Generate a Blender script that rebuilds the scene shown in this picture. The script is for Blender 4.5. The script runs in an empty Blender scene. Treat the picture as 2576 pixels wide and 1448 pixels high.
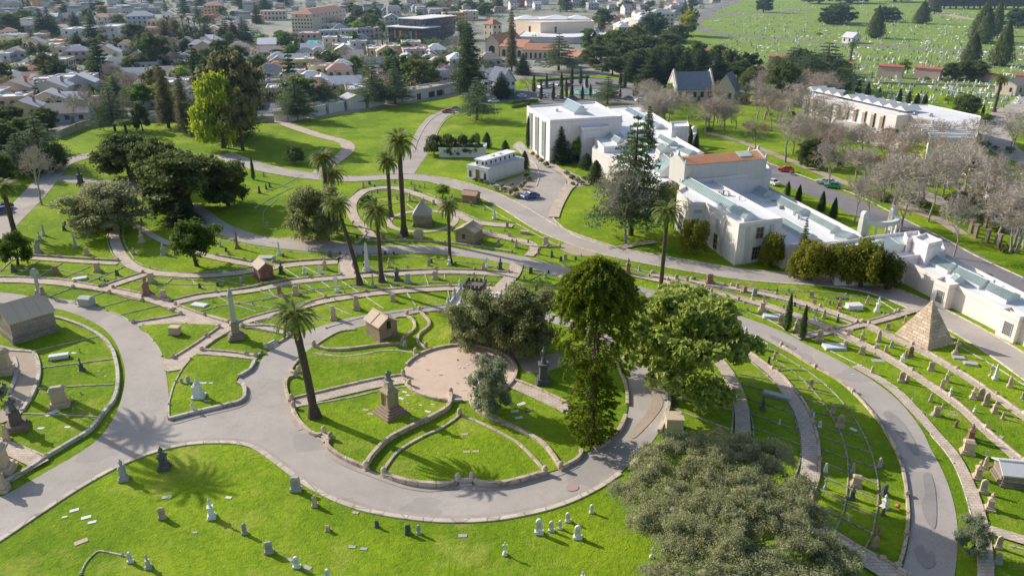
import bpy, bmesh, math, random
from mathutils import Vector, Matrix
from mathutils.geometry import tessellate_polygon
R = random.Random(11)
PI = math.pi
# ---------------------------------------------------------------- camera model (photo units 2576 x 1448)
F, PITCH, HC = 1950.0, math.radians(23.0), 55.0
cP, sP = math.cos(PITCH), math.sin(PITCH)
def at(x, y, z=0.0):
    """point of the level z seen at photo position x, y"""
    u = (x-1288)/F; v = (724-y)/F
    d = (u, cP+v*sP, v*cP-sP)
    t = (z-HC)/d[2]
    return Vector((d[0]*t, d[1]*t, z))
def proj(p):
    Z = p[2]-HC; dep = p[1]*cP-Z*sP; up = p[1]*sP+Z*cP
    return 1288+F*p[0]/dep, 724-F*up/dep
def hgt(x, yb, yt):
    P = at(x, yb); lo, hi = 0, 54.5
    for _ in range(30):
        m = (lo+hi)/2
        if proj((P.x, P.y, m))[1] > yt: lo = m
        else: hi = m
    return lo
def ppm(x, y):
    P = at(x, y); return F/(P.y*cP+HC*sP)
scene = bpy.context.scene
COL = scene.collection
# ---------------------------------------------------------------- materials
def nt(name):
    m = bpy.data.materials.new(name); m.use_nodes = True
    t = m.node_tree; t.nodes.clear()
    return m, t
class G:
    def __init__(s, t): s.t = t
    def n(s, kind, **kw):
        n = s.t.nodes.new(kind)
        for k, v in kw.items():
            if k.startswith('i_'):
                key = k[2:]; key = int(key) if key.isdigit() else key.replace('_', ' ')
                s.put(n, key, v)
            else: setattr(n, k, v)
        return n
    def put(s, n, key, v):
        if isinstance(v, bpy.types.NodeSocket): s.t.links.new(v, n.inputs[key])
        else:
            if isinstance(v, tuple) and len(v) == 3 and n.inputs[key].type == 'RGBA': v = v+(1,)
            n.inputs[key].default_value = v
    def noise(s, co, sc, det=4, rough=.6, col=False):
        n = s.n('ShaderNodeTexNoise', i_Vector=co, i_Scale=sc, i_Detail=det, i_Roughness=rough)
        return n.outputs['Color' if col else 'Fac']
    def ramp(s, fac, a, b, c0=(0,0,0), c1=(1,1,1)):
        n = s.n('ShaderNodeMapRange', i_0=fac, i_1=a, i_2=b); n.clamp = True
        return n.outputs[0]
    def mix(s, f, a, b, mode='MIX'):
        n = s.n('ShaderNodeMix', data_type='RGBA', blend_type=mode)
        s.put(n, 0, f); s.put(n, 6, a); s.put(n, 7, b)
        return n.outputs[2]
    def math(s, op, a, b=0.0):
        return s.n('ShaderNodeMath', operation=op, i_0=a, i_1=b).outputs[0]
    def pos(s): return s.n('ShaderNodeNewGeometry').outputs['Position']
    def obj(s): return s.n('ShaderNodeTexCoord').outputs['Object']
    def island(s): return s.n('ShaderNodeNewGeometry').outputs['Random Per Island']
    def rnd(s): return s.n('ShaderNodeObjectInfo').outputs['Random']
    def ocol(s): return s.n('ShaderNodeObjectInfo').outputs['Color']
    def bump(s, h, d, st=1.0):
        return s.n('ShaderNodeBump', i_Height=h, i_Distance=d, i_Strength=st).outputs[0]
    def out(s, col, rough=.8, nrm=None, spec=.3, metal=0.0, **kw):
        b = s.n('ShaderNodeBsdfPrincipled')
        s.put(b, 'Base Color', col); s.put(b, 'Roughness', rough)
        s.put(b, 'Specular IOR Level', spec); s.put(b, 'Metallic', metal)
        if nrm is not None: s.put(b, 'Normal', nrm)
        for k, v in kw.items(): s.put(b, k.replace('_', ' '), v)
        o = s.n('ShaderNodeOutputMaterial'); s.t.links.new(b.outputs[0], o.inputs[0]); return b
def simple(name, c1, c2, sc=1.0, bump=.02, rough=.85, world=True, stain=0.0, spec=.3, metal=0.0, bs=None, blocks=0):
    m, t = nt(name); g = G(t)
    p = g.pos() if world else g.obj()
    n = g.noise(p, sc, 6)
    col = g.mix(g.ramp(n, .3, .7), c1, c2)
    col = g.mix(g.ramp(g.noise(p, sc*6, 3), .35, .75), col, g.mix(.5, col, c1))
    if stain: col = g.mix(g.math('MULTIPLY', g.ramp(g.noise(p, sc*.23, 5), .5, .75), stain), col, (c1[0]*.45, c1[1]*.42, c1[2]*.38))
    if blocks:
        v = g.n('ShaderNodeTexVoronoi', i_Vector=p, i_Scale=blocks); r_ = g.n('ShaderNodeSeparateColor', i_0=v.outputs['Color']).outputs[0]
        col = g.mix(g.math('MULTIPLY', r_, .38), col, (c1[0]*.55, c1[1]*.53, c1[2]*.5))
        e = g.n('ShaderNodeTexVoronoi', feature='DISTANCE_TO_EDGE', i_Vector=p, i_Scale=blocks).outputs['Distance']
        col = g.mix(g.math('MULTIPLY', g.math('LESS_THAN', e, .03), .6), col, (c1[0]*.3, c1[1]*.28, c1[2]*.25))
    g.out(col, rough, g.bump(g.noise(p, bs or sc*5, 4), bump), spec, metal)
    return m
def grass_mat(name, a, b, c, dry):
    m, t = nt(name); g = G(t); p = g.pos()
    big = g.ramp(g.noise(p, .045, 6, .65), .42, .60)
    mid = g.ramp(g.noise(p, .28, 6, .7), .34, .68)
    fine = g.noise(p, 1.5, 6, .8)
    st = g.n('ShaderNodeTexWave', i_Vector=p, i_Scale=.22, i_Distortion=9.0, i_Detail=4.0, bands_direction='DIAGONAL').outputs['Fac']
    col = g.mix(big, a, b)
    col = g.mix(g.math('MULTIPLY', mid, .7), col, c)
    col = g.mix(g.math('MULTIPLY', g.ramp(fine, .46, .7), .6), col, (a[0]*.5, a[1]*.5, a[2]*.6))
    col = g.mix(g.math('MULTIPLY', g.ramp(g.noise(p, 3.5, 4, .7), .5, .7), .4), col, (b[0]*1.15, b[1]*1.02, b[2]*2))
    col = g.mix(g.math('MULTIPLY', g.ramp(st, .5, .95), .22), col, a)
    col = g.mix(g.math('MULTIPLY', g.ramp(g.noise(p, .11, 7, .75), .52, .70), .75), col, dry)
    col = g.mix(g.math('MULTIPLY', g.ramp(g.noise(p, .6, 6, .8), .66, .76), .5), col, (dry[0]*.75, dry[1]*.55, dry[2]*1.5))
    vor = g.n('ShaderNodeTexVoronoi', i_Vector=p, i_Scale=1.6)
    fl = g.math('MULTIPLY', g.math('LESS_THAN', vor.outputs['Distance'], .08), g.ramp(g.noise(p, .2, 3), .5, .58))
    col = g.mix(fl, col, (.6, .6, .42))
    h = g.math('ADD', g.noise(p, .9, 6, .75), g.math('MULTIPLY', g.noise(p, 6, 3), .3))
    g.out(col, .9, g.bump(h, .45, .9), .1)
    return m
def asphalt_mat(name, base, lite, patchy=.32):
    m, t = nt(name); g = G(t); p = g.pos()
    w = g.n('ShaderNodeVectorMath', operation='ADD', i_0=p, i_1=g.n('ShaderNodeVectorMath', operation='SCALE', i_0=g.noise(p, .9, 3, col=True), i_3=.9).outputs[0]).outputs[0]
    col = g.mix(g.ramp(g.noise(p, .1, 6, .7), .35, .65), base, lite)
    col = g.mix(g.math('MULTIPLY', g.ramp(g.noise(p, .6, 6, .75), .5, .75), .35), col, (base[0]*.78, base[1]*.77, base[2]*.76))
    col = g.mix(g.math('MULTIPLY', g.ramp(g.noise(p, 9, 3), .3, .8), .3), col, (base[0]*.6, base[1]*.6, base[2]*.6))
    pt = g.n('ShaderNodeTexVoronoi', i_Vector=w, i_Scale=.2)
    col = g.mix(g.math('MULTIPLY', g.math('LESS_THAN', g.n('ShaderNodeSeparateColor', i_0=pt.outputs['Color']).outputs[0], .12), patchy), col, (base[0]*.62, base[1]*.64, base[2]*.7))
    w2 = g.n('ShaderNodeVectorMath', operation='ADD', i_0=p, i_1=g.n('ShaderNodeVectorMath', operation='SCALE', i_0=g.noise(p, .5, 6, .75, col=True), i_3=5.0).outputs[0]).outputs[0]
    cr = g.n('ShaderNodeTexVoronoi', feature='DISTANCE_TO_EDGE', i_Vector=w2, i_Scale=.3).outputs['Distance']
    crk = g.math('MULTIPLY', g.math('LESS_THAN', cr, .008), g.ramp(g.noise(p, .07, 3), .47, .56))
    col = g.mix(g.math('MULTIPLY', crk, .42), col, (base[0]*.35, base[1]*.33, base[2]*.32))
    col = g.mix(g.math('MULTIPLY', g.ramp(g.noise(p, .5, 4), .62, .8), .35), col, (.30, .21, .15))
    g.out(col, .92, g.bump(g.noise(p, 12, 3), .01), .2)
    return m
def paver_mat(name, a, b):
    m, t = nt(name); g = G(t); p = g.pos()
    br = g.n('ShaderNodeTexBrick', i_Vector=p, i_Scale=1.0, i_Color1=a, i_Color2=b, i_Mortar=(a[0]*.6, a[1]*.55, a[2]*.5))
    br.inputs['Mortar Size'].default_value = .03; br.inputs['Brick Width'].default_value = .9; br.inputs['Row Height'].default_value = .45
    col = g.mix(g.math('MULTIPLY', g.ramp(g.noise(p, .5, 5), .45, .7), .6), br.outputs['Color'], (a[0]*.62, a[1]*.6, a[2]*.55))
    col = g.mix(g.math('MULTIPLY', g.ramp(g.noise(p, .23, 5), .55, .7), .35), col, (.16, .2, .06))
    g.out(col, .9, g.bump(g.noise(p, 6, 3), .02), .2)
    return m
def leaf_mat(name, a, b, trans=.25, spec=.25):
    m, t = nt(name); g = G(t)
    r = g.island()
    col = g.mix(r, a, b)
    col = g.mix(g.math('MULTIPLY', g.rnd(), .4), col, (a[0]*.7, a[1]*.75, a[2]*.8))
    tint = g.n('ShaderNodeMix', data_type='RGBA', blend_type='MULTIPLY'); g.put(tint, 0, 1.0); g.put(tint, 6, col); g.put(tint, 7, g.ocol())
    col = tint.outputs[2]
    b1 = g.n('ShaderNodeBsdfPrincipled'); g.put(b1, 'Base Color', col); g.put(b1, 'Roughness', .6); g.put(b1, 'Specular IOR Level', spec)
    tr = g.n('ShaderNodeBsdfTranslucent'); g.put(tr, 'Color', g.mix(.4, col, (b[0]*1.3, b[1]*1.4, b[2])))
    mx = g.n('ShaderNodeMixShader', i_0=trans+.15); t.links.new(b1.outputs[0], mx.inputs[1]); t.links.new(tr.outputs[0], mx.inputs[2])
    o = g.n('ShaderNodeOutputMaterial'); t.links.new(mx.outputs[0], o.inputs[0])
    return m
def tinted(name, sc=2.0, rough=.8, stain=.5, bump=.02, spec=.3, streak=False, bricks=False):
    """a surface that takes its main colour from the object's colour"""
    m, t = nt(name); g = G(t); p = g.obj(); oc = g.ocol()
    dk = g.mix(1.0, oc, (.45, .42, .4), 'MULTIPLY'); lt = g.mix(.35, oc, (.8, .78, .74))
    col = g.mix(g.ramp(g.noise(p, sc, 6), .38, .72), oc, g.mix(.4, oc, lt))
    if streak:
        q = g.n('ShaderNodeMapping', i_Vector=g.pos(), i_Scale=(1.6, 1.6, .16)).outputs[0]
        s1 = g.noise(q, .8, 8, .75); stain = stain*.62
    else: s1 = g.noise(p, sc*2.3, 6, .7)
    col = g.mix(g.math('MULTIPLY', g.ramp(s1, .5, .78), stain), col, dk)
    h = g.noise(p, sc*6, 4)
    if bricks:
        sp = g.n('ShaderNodeSeparateXYZ', i_0=g.obj()); cm = g.n('ShaderNodeCombineXYZ', i_0=g.math('ADD', sp.outputs[0], sp.outputs[1]), i_1=sp.outputs[2])
        b = g.n('ShaderNodeTexBrick', i_Vector=cm.outputs[0], i_Scale=1.0); b.inputs['Brick Width'].default_value = 1.25; b.inputs['Row Height'].default_value = .52; b.inputs['Mortar Size'].default_value = .025; b.inputs['Color1'].default_value = (.55,.55,.55,1); b.inputs['Color2'].default_value = (1,1,1,1)
        col = g.mix(.45, col, g.mix(1.0, col, b.outputs['Color'], 'MULTIPLY'))
        col = g.mix(g.math('MULTIPLY', b.outputs['Fac'], .7), col, dk)
    g.out(col, rough, g.bump(h, bump), spec)
    return m
MT = {}
MT['grass'] = grass_mat('lawn_grass', (.14,.255,.012), (.34,.465,.022), (.235,.365,.014), (.47,.48,.09))
MT['grass2'] = grass_mat('hill_grass', (.20,.31,.05), (.29,.39,.08), (.24,.34,.06), (.38,.39,.18))
MT['asphalt'] = asphalt_mat('road_asphalt', (.44,.39,.34), (.545,.485,.43))
MT['asphalt2'] = asphalt_mat('lot_asphalt', (.22,.21,.225), (.30,.28,.29), .4)
MT['brick'] = paver_mat('brick_path', (.60,.49,.39), (.69,.58,.48))
MT['gravel'] = simple('pink_gravel', (.66,.49,.37), (.76,.59,.47), .8, .06, .95, stain=.25, bs=9)
MT['patch'] = asphalt_mat('repair_asphalt', (.345,.31,.285), (.40,.36,.33), .2)
MT['redpatch'] = simple('red_patch', (.50,.32,.25), (.46,.36,.31), 1.5, .03, .95, stain=.5)
MT['dirt'] = simple('dirt', (.42,.33,.25), (.52,.42,.33), .5, .05, .95, bs=6)
MT['earth'] = simple('town_ground', (.20,.22,.16), (.42,.40,.37), .03, .05, .95, stain=.6)
MT['kerb'] = simple('kerb_concrete', (.68,.58,.47), (.78,.68,.57), 1.4, .02, .9, stain=.8, blocks=.5)
MT['coping'] = simple('pale_coping', (.58,.53,.44), (.72,.66,.58), 1.8, .02, .9, stain=.8, blocks=.45)
MT['coping_dim'] = simple('shaded_weathered_coping', (.36,.33,.28), (.46,.42,.36), 1.8, .02, .9, stain=.8, blocks=.45)  # weathered coping, darker copy with the right terraces' shade put into its colour
MT['wallstone'] = simple('tan_coping', (.60,.48,.36), (.72,.60,.48), 1.5, .03, .9, stain=.85, blocks=.5)
MT['white'] = simple('white_render', (.76,.74,.71), (.86,.84,.81), .5, .02, .85, stain=.35)
MT['stone'] = tinted('grave_stone', 3.0, .7, .6, .02)
MT['sand'] = tinted('sandstone_blocks', 1.2, .85, .6, .04)
MT['blocks'] = tinted('stone_blocks', 1.2, .85, .5, .04, bricks=True)
MT['render'] = tinted('render_wall', .6, .85, .55, .01, streak=True)
MT['roof'] = tinted('roof_covering', 1.2, .85, .35, .03)
MT['paint'] = tinted('car_paint', 1.0, .25, .0, .0, .6)
MT['far'] = tinted('house_wall', .5, .85, .25, .01)
MT['flatroof'] = simple('flat_roof_white', (.76,.755,.76), (.90,.895,.90), .18, .02, .8, stain=.22)
MT['glass'] = simple('skylight_glass', (.27,.36,.34), (.38,.47,.44), .5, .0, .25, stain=.1, spec=.5)
MT['glass_b'] = simple('skylight_glass_blue', (.22,.30,.36), (.32,.40,.46), .5, .0, .2, stain=.1, spec=.5)
MT['frame'] = simple('skylight_bars', (.62,.68,.64), (.72,.76,.72), 1, .0, .5)
MT['window'] = simple('window_glass', (.02,.025,.03), (.05,.06,.07), 1.0, .0, .12, spec=.6)
MT['dark'] = simple('dark_metal', (.03,.03,.03), (.05,.05,.05), 1.0, .0, .5)
MT['tyre'] = simple('tyre_rubber', (.015,.015,.015), (.03,.03,.03), 1.0, .0, .8)
MT['bronze'] = simple('bronze_door', (.12,.09,.04), (.2,.15,.07), 2, .0, .5)
MT['bark'] = simple('bark', (.075,.055,.04), (.14,.11,.085), 1.6, .08, .95, world=False)
MT['bark_grey'] = simple('bark_grey', (.30,.26,.22), (.44,.39,.34), 1.2, .04, .95, world=False)
MT['twig'] = simple('bare_twigs', (.38,.33,.27), (.55,.49,.42), .6, .0, .95, world=False)
MT['twig_red'] = simple('reddish_twigs', (.38,.29,.22), (.54,.44,.35), .6, .0, .95, world=False)
MT['palmbark'] = simple('palm_bark', (.085,.062,.045), (.16,.12,.09), 2.5, .12, .95, world=False)
MT['tile'] = simple('terracotta', (.95,.38,.18), (.95,.52,.32), .7, .05, .8, stain=.2)
MT['tilered'] = simple('red_roof', (.6,.13,.12), (.7,.2,.17), .4, .03, .8)
MT['slate'] = simple('slate_roof', (.16,.18,.22), (.24,.26,.31), 1.5, .03, .7)
MT['pool'] = simple('pool_water', (.12,.42,.42), (.2,.55,.52), .3, .03, .08, spec=.6)
MT['spray'] = simple('fountain_spray', (.85,.88,.9), (.95,.97,.98), 2, .0, .4)
L_ = {
 'oak': ((0.061,0.091,0.027), (0.183,0.220,0.073)), 'oakgrey': ((0.183,0.201,0.091), (0.537,0.525,0.305)), 'round': ((0.055,0.116,0.022), (0.195,0.268,0.049)),
 'bright': ((0.122,0.220,0.020), (0.415,0.512,0.073)), 'magn': ((0.110,0.195,0.024), (0.610,0.650,0.183)), 'cedar': ((0.073,0.116,0.061), (0.207,0.268,0.146)),
 'dark': ((0.037,0.067,0.030), (0.122,0.171,0.067)), 'cypress': ((0.037,0.073,0.024), (0.134,0.183,0.055)), 'yew': ((0.061,0.098,0.017), (0.403,0.378,0.055)),
 'euc': ((0.195,0.268,0.017), (0.561,0.610,0.061)), 'palm': ((0.098,0.146,0.030), (0.342,0.378,0.122)), 'olive': ((0.195,0.232,0.134), (0.488,0.500,0.366)),
 'arau': ((.055,.11,.012), (.34,.38,.03)), 'redw': ((0.098,0.104,0.055), (0.268,0.244,0.122)), 'shrub': ((0.110,0.159,0.049), (0.317,0.366,0.122)),
}
for k, (a, b) in L_.items(): MT['leaf_'+k] = leaf_mat('foliage_'+k, a, b)
MT['deadleaf'] = leaf_mat('dead_fronds', (.13,.09,.05), (.28,.2,.12), .1)
MT['fruit'] = leaf_mat('orange_fruit_stalks', (.42,.2,.02), (.6,.3,.03), .1)
# ---------------------------------------------------------------- mesh helpers
class MB:
    def __init__(s): s.v = []; s.f = []; s.m = []
    def add(s, vs, fs, mi=0):
        o = len(s.v); s.v.extend([tuple(v) for v in vs]); s.f.extend([tuple(i+o for i in f) for f in fs]); s.m.extend([mi]*len(fs))
    def quad(s, a, b, c, d, mi=0): s.add([a, b, c, d], [(0, 1, 2, 3)], mi)
    def box(s, x, y, z0, sx, sy, h, rot=0.0, top=1.0, mi=0, topy=None):
        topy = top if topy is None else topy
        c, n = math.cos(rot), math.sin(rot); vs = []
        for z, kx, ky in ((z0, 1, 1), (z0+h, top, topy)):
            for a, b in ((-1,-1), (1,-1), (1,1), (-1,1)):
                px, py = a*sx/2*kx, b*sy/2*ky
                vs.append((x+px*c-py*n, y+px*n+py*c, z))
        s.add(vs, [(3,2,1,0), (4,5,6,7), (0,1,5,4), (1,2,6,5), (2,3,7,6), (3,0,4,7)], mi)
    def prism(s, pts, z0, z1, mi=0, cap=True, side=True):
        n = len(pts); vs = [(p[0], p[1], z0) for p in pts]+[(p[0], p[1], z1) for p in pts]
        if area(pts) < 0: vs = [(p[0], p[1], z0) for p in reversed(pts)]+[(p[0], p[1], z1) for p in reversed(pts)]
        fs = []
        if side: fs += [(i, (i+1) % n, n+(i+1) % n, n+i) for i in range(n)]
        if cap: fs += [tuple(range(n, 2*n))]
        s.add(vs, fs, mi)
    def tube(s, path, rad, n=6, mi=0, cap=True):
        rings = []; k = len(path)
        for i, p in enumerate(path):
            p = Vector(p)
            d = (Vector(path[min(i+1, k-1)])-Vector(path[max(i-1, 0)]))
            if d.length < 1e-6: d = Vector((0,0,1))
            d.normalize(); a = d.cross(Vector((0,1,0)) if abs(d.y) < .9 else Vector((1,0,0))).normalized(); b = d.cross(a)
            rings.append([p+a*(rad[i]*math.cos(2*PI*j/n))+b*(rad[i]*math.sin(2*PI*j/n)) for j in range(n)])
        vs = [v for r in rings for v in r]; fs = []
        for i in range(k-1):
            for j in range(n): fs.append((i*n+j, i*n+(j+1) % n, (i+1)*n+(j+1) % n, (i+1)*n+j))
        if cap: fs.append(tuple((k-1)*n+j for j in range(n)))
        s.add(vs, fs, mi)
    def lathe(s, prof, n=12, x=0, y=0, mi=0):
        vs = []; fs = []
        for r, z in prof:
            for j in range(n): vs.append((x+r*math.cos(2*PI*j/n), y+r*math.sin(2*PI*j/n), z))
        for i in range(len(prof)-1):
            for j in range(n): fs.append((i*n+j, i*n+(j+1) % n, (i+1)*n+(j+1) % n, (i+1)*n+j))
        fs.append(tuple((len(prof)-1)*n+j for j in range(n)))
        s.add(vs, fs, mi)
    def poly(s, pts, z, mi=0):
        vs = [Vector((p[0], p[1], z)) for p in pts]
        if area(vs) < 0: vs.reverse()
        tr = tessellate_polygon([vs])
        fs = []
        for a, b, c in tr:
            nz = (vs[b]-vs[a]).cross(vs[c]-vs[a]).z
            if abs(nz) < 1e-9: continue
            fs.append((a, b, c) if nz > 0 else (a, c, b))
        s.add(vs, fs, mi)
    def mesh(s, name, mats, smooth=False):
        me = bpy.data.meshes.new(name); me.from_pydata(s.v, [], s.f)
        for m in (mats if isinstance(mats, (list, tuple)) else [mats]): me.materials.append(MT[m] if isinstance(m, str) else m)
        if any(s.m): me.polygons.foreach_set('material_index', s.m)
        if smooth: me.polygons.foreach_set('use_smooth', [True]*len(me.polygons))
        me.update(); return me
    def obj(s, name, mats, parent=None, color=None, smooth=False, label=None):
        return put(name, s.mesh(name, mats, smooth), parent, color, label)
def put(name, me, parent=None, color=None, label=None, loc=None):
    o = bpy.data.objects.new(name, me); COL.objects.link(o)
    if parent is not None: o.parent = parent
    if color: o.color = (*color, 1)
    if label: o['label'] = label
    if loc is not None: o.location = loc
    return o
def area(p): return sum(p[i][0]*p[(i+1) % len(p)][1]-p[(i+1) % len(p)][0]*p[i][1] for i in range(len(p)))/2
def smooth(pts, n=6, closed=False):
    P = [Vector(p) for p in pts]; k = len(P); out = []
    rng = range(k) if closed else range(k-1)
    for i in rng:
        if closed: a, b, c, d = P[(i-1) % k], P[i], P[(i+1) % k], P[(i+2) % k]
        else: a, b, c, d = P[max(i-1, 0)], P[i], P[i+1], P[min(i+2, k-1)]
        for j in range(n):
            t = j/n
            out.append(.5*((2*b)+(c-a)*t+(2*a-5*b+4*c-d)*t*t+(3*b-a-3*c+d)*t*t*t))
    if not closed: out.append(P[-1])
    return out
def W(pts, z=0.0): return [at(x, y, z) for x, y in pts]
# ---------------------------------------------------------------- things and labels
AUTO = []
def thing(name, cat, loc, rz=0.0, label=None, group=None, desc=None, px=None, scale=None):
    o = bpy.data.objects.new(name, None); COL.objects.link(o); o.empty_display_size = .3
    o.location = loc; o.rotation_euler = (0, 0, rz); o['category'] = cat
    if scale is not None: o.scale = scale if isinstance(scale, tuple) else (scale,)*3
    tagit(o, label, group, desc, px, loc); return o
def tagit(o, label=None, group=None, desc=None, px=None, loc=None):
    if label: o['label'] = label
    if group: o['group'] = group
    if desc: AUTO.append((o, desc, px or proj(loc)))
def struct(name, mb, mat, label=None):
    o = mb.obj(name, mat); o['kind'] = 'structure'
    if label: o['label'] = label
    return o
LM = [('the round gravel plaza',1157,937),('the tall brown statue monument',985,1040),('the tall pale obelisk on steps',595,855),('the big mausoleum at left edge',70,820),
 ('the plain sandstone mausoleum',958,850),('the small red-brown mausoleum',660,695),('the pyramid-roofed tomb',1062,565),('the gabled tan tomb',1175,605),
 ('the stone pyramid',2335,850),('the tall dome-topped tree',1487,1080),('the bright leafy tree',1700,930),('the huge grey-green oak',1820,1330),('the leaning foreground palm',790,1050),
 ('the pair of slim cypresses',1998,838),('the round clipped tree',495,655),('the spreading dark oak',480,500),('the small white mausoleum',1240,440),('the terracotta-roofed hall',1820,450),
 ('the palm before the white mausoleum',1660,720),('the box tomb at right edge',2540,1210),('the ornate white monument',501,1000),('the bare grey tree at left',105,505),
 ('the crenellated stone tomb',1185,735),('the folded-roof mausoleum',2240,290),('the slate-roofed chapel',1790,235),('the fountain',1470,235),
 ('the cream building with red roofs',800,85),('the dark modern apartment block',1060,105),('the cream windowless hall',1390,90),('the yellow-green eucalyptus',540,340),
 ('the row of white garages',900,270),('the pink building with turquoise awning',800,125),('the tiny white hillside chapel',2152,100),('the long white apartment row',250,95),
 ('the far left street',240,215),('the red-roofed niche walls',2300,180),('the semicircular white colonnade',2205,570),('the grove of dark town trees',420,120),('the tall thin conifer',1287,160),
 ('the top left corner',60,20),('the upper middle edge',1000,10),('the red terrace houses',1600,25),('the dark hillside pines',2130,45),('the top right corner',2520,30)]
ORD = ['nearest','second nearest','third nearest','fourth nearest','fifth nearest','sixth nearest','seventh nearest','eighth nearest','ninth nearest','tenth nearest','eleventh nearest','twelfth nearest','thirteenth nearest','fourteenth nearest','fifteenth nearest','sixteenth nearest','seventeenth nearest','eighteenth nearest','nineteenth nearest','twentieth nearest']
def resolve():
    cells = {}
    for o, desc, (x, y) in AUTO:
        best = None
        for nm, lx, ly in LM:
            k = 60+max(0, ly)*.12
            d = math.hypot((x-lx), (y-ly)*1.8)
            if best is None or d < best[0]: best = (d, nm, lx, ly)
        d, nm, lx, ly = best
        dx, dy = x-lx, (y-ly)*1.8
        dr = ('right of' if dx > 0 else 'left of') if abs(dx) > abs(dy) else ('in front of' if dy > 0 else 'behind')
        cells.setdefault((desc, dr, nm), []).append((d, o))
    for (desc, dr, nm), L in cells.items():
        L.sort(key=lambda t: t[0])
        for i, (d, o) in enumerate(L):
            desc = desc.replace('curved tan retaining wall', 'curved tan wall').replace('tan stone coping wall with capped piers', 'tan pier-topped coping wall').replace('flat-topped ', '').replace('thick pale stone', 'pale').replace('long pale kerb on the ', 'kerb on the ')
            if len(L) == 1: o['label'] = f'{desc} {dr} {nm}'
            elif i < len(ORD): o['label'] = f'{desc}, {ORD[i]} {dr} {nm}'
            else: o['label'] = f'{desc} far {dr} {nm}'
            w_ = o['label'].replace(',', ' ,').split()
            if len(o['label'].split()) > 16: o['label'] = ' '.join(o['label'].split()[1:])
def inst(proto, name, cat, loc, rz, sc, colors=None, **kw):
    """proto: list of (part name, mesh, colour key, [sub list])"""
    r = thing(name, cat, loc, rz, scale=sc, **kw)
    def rec(lst, par):
        for it in lst:
            o = put(it[0], it[1], par)
            ck = it[2]
            c = ck if isinstance(ck, tuple) else (colors or {}).get(ck)
            if c: o.color = (*c, 1)
            if len(it) > 3: rec(it[3], o)
    rec(proto, r); return r
# ================================================================ SETTING
Z_ROAD, Z_PATH, Z_ISL, Z_PATH2 = .04, .10, .16, .19
def ribbon(mb, pts, w, z, n=8, sm=True):
    P = W(pts) if not isinstance(pts[0], Vector) else pts
    if sm: P = smooth(P, n)
    k = len(P); L = []; Rr = []
    for i, p in enumerate(P):
        d = P[min(i+1, k-1)]-P[max(i-1, 0)]; d.z = 0; d.normalize(); nn = Vector((-d.y, d.x, 0))
        ww = w if not isinstance(w, (list, tuple)) else w[0]+(w[1]-w[0])*i/(k-1)
        L.append(p+nn*ww/2); Rr.append(p-nn*ww/2)
    vs = []
    for a, b in zip(L, Rr): vs += [(a.x, a.y, z), (b.x, b.y, z)]
    mb.add(vs, [(2*i, 2*i+1, 2*i+3, 2*i+2) for i in range(k-1)])
    return P, L, Rr
def area_poly(name, pts, z, mat, n=5, sm=True, label=None):
    mb = MB(); P = W(pts)
    if sm: P = smooth(P, n, True)
    mb.poly(P, z); return struct(name, mb, mat, label)
g0 = MB(); g0.poly([(-4000,-500), (4000,-500), (4000,9000), (-4000,9000)], 0.0)
struct('ground', g0, 'grass')
area_poly('town_ground', [(-900,330),(60,375),(150,335),(290,297),(400,290),(690,305),(726,300),(1169,232),(1200,214),(1330,198),(1500,190),(1600,182),(1690,140),(1750,64),(1800,30),(1856,0),(1950,-60),(1950,-92),(-900,-92)], .02, 'earth', sm=False)
area_poly('hillside', [(1700,150),(1760,64),(1800,30),(1860,0),(1960,-60),(3400,-60),(3400,330),(2576,330),(2480,260),(2200,200),(2080,190)], .02, 'grass2', sm=False)
WIDE = []   # strips kept free when scattering
def road(name, pts, w, mat='asphalt', z=Z_ROAD, kerb=True, kl=True, kr=True):
    mb = MB(); z = z+.0012*len(WIDE); P, L, Rr = ribbon(mb, pts, w, z)
    struct(name, mb, mat); WIDE.append((P, (w if not isinstance(w, (list, tuple)) else max(w))/2))
    return P, L, Rr
def coping_mesh(mb, P, w, h, z0=0.0, bevel=.04):
    k = len(P); vs = []
    for i, p in enumerate(P):
        d = P[min(i+1, k-1)]-P[max(i-1, 0)]; d.z = 0
        if d.length < 1e-6: d = Vector((1,0,0))
        d.normalize(); nn = Vector((-d.y, d.x, 0))
        for o, z in ((w/2, z0), (w/2, z0+h-bevel), (w/2-bevel, z0+h), (-w/2+bevel, z0+h), (-w/2, z0+h-bevel), (-w/2, z0)):
            q = p+nn*o; vs.append((q.x, q.y, z))
    fs = []
    for i in range(k-1):
        for j in range(5): fs.append((i*6+j, (i+1)*6+j, (i+1)*6+j+1, i*6+j+1))
    fs += [tuple(range(6)), tuple(reversed(range((k-1)*6, k*6)))]
    mb.add(vs, [tuple(reversed(f)) for f in fs])
def kerb(pts, w=.32, h=.17, mat='kerb', sm=True, name='kerb', desc='pale concrete kerb', pier=0, z0=0.0, n=5, cat='kerb'):
    P = W(pts); P = smooth(P, n) if sm and len(P) > 2 else P
    mb = MB(); coping_mesh(mb, P, w, h, z0)
    o = mb.obj(name, mat); o['category'] = cat
    mid = P[len(P)//2]; AUTO.append((o, desc, proj(mid)))
    if pier:
        global PIER
        ln = 0; last = -99; k = 0
        me = PIERS[mat if mat in PIERS else 'coping']
        for i, p in enumerate(P):
            if i: ln += (P[i]-P[i-1]).length
            if (i == 0 or i == len(P)-1 or ln-last >= pier) and k < 14:
                c = put('pier', me, o); c.location = (p.x, p.y, z0+h-.02); c.scale = (w/.4,)*3; last = ln; k += 1
    return o
PIERS = {}
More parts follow.
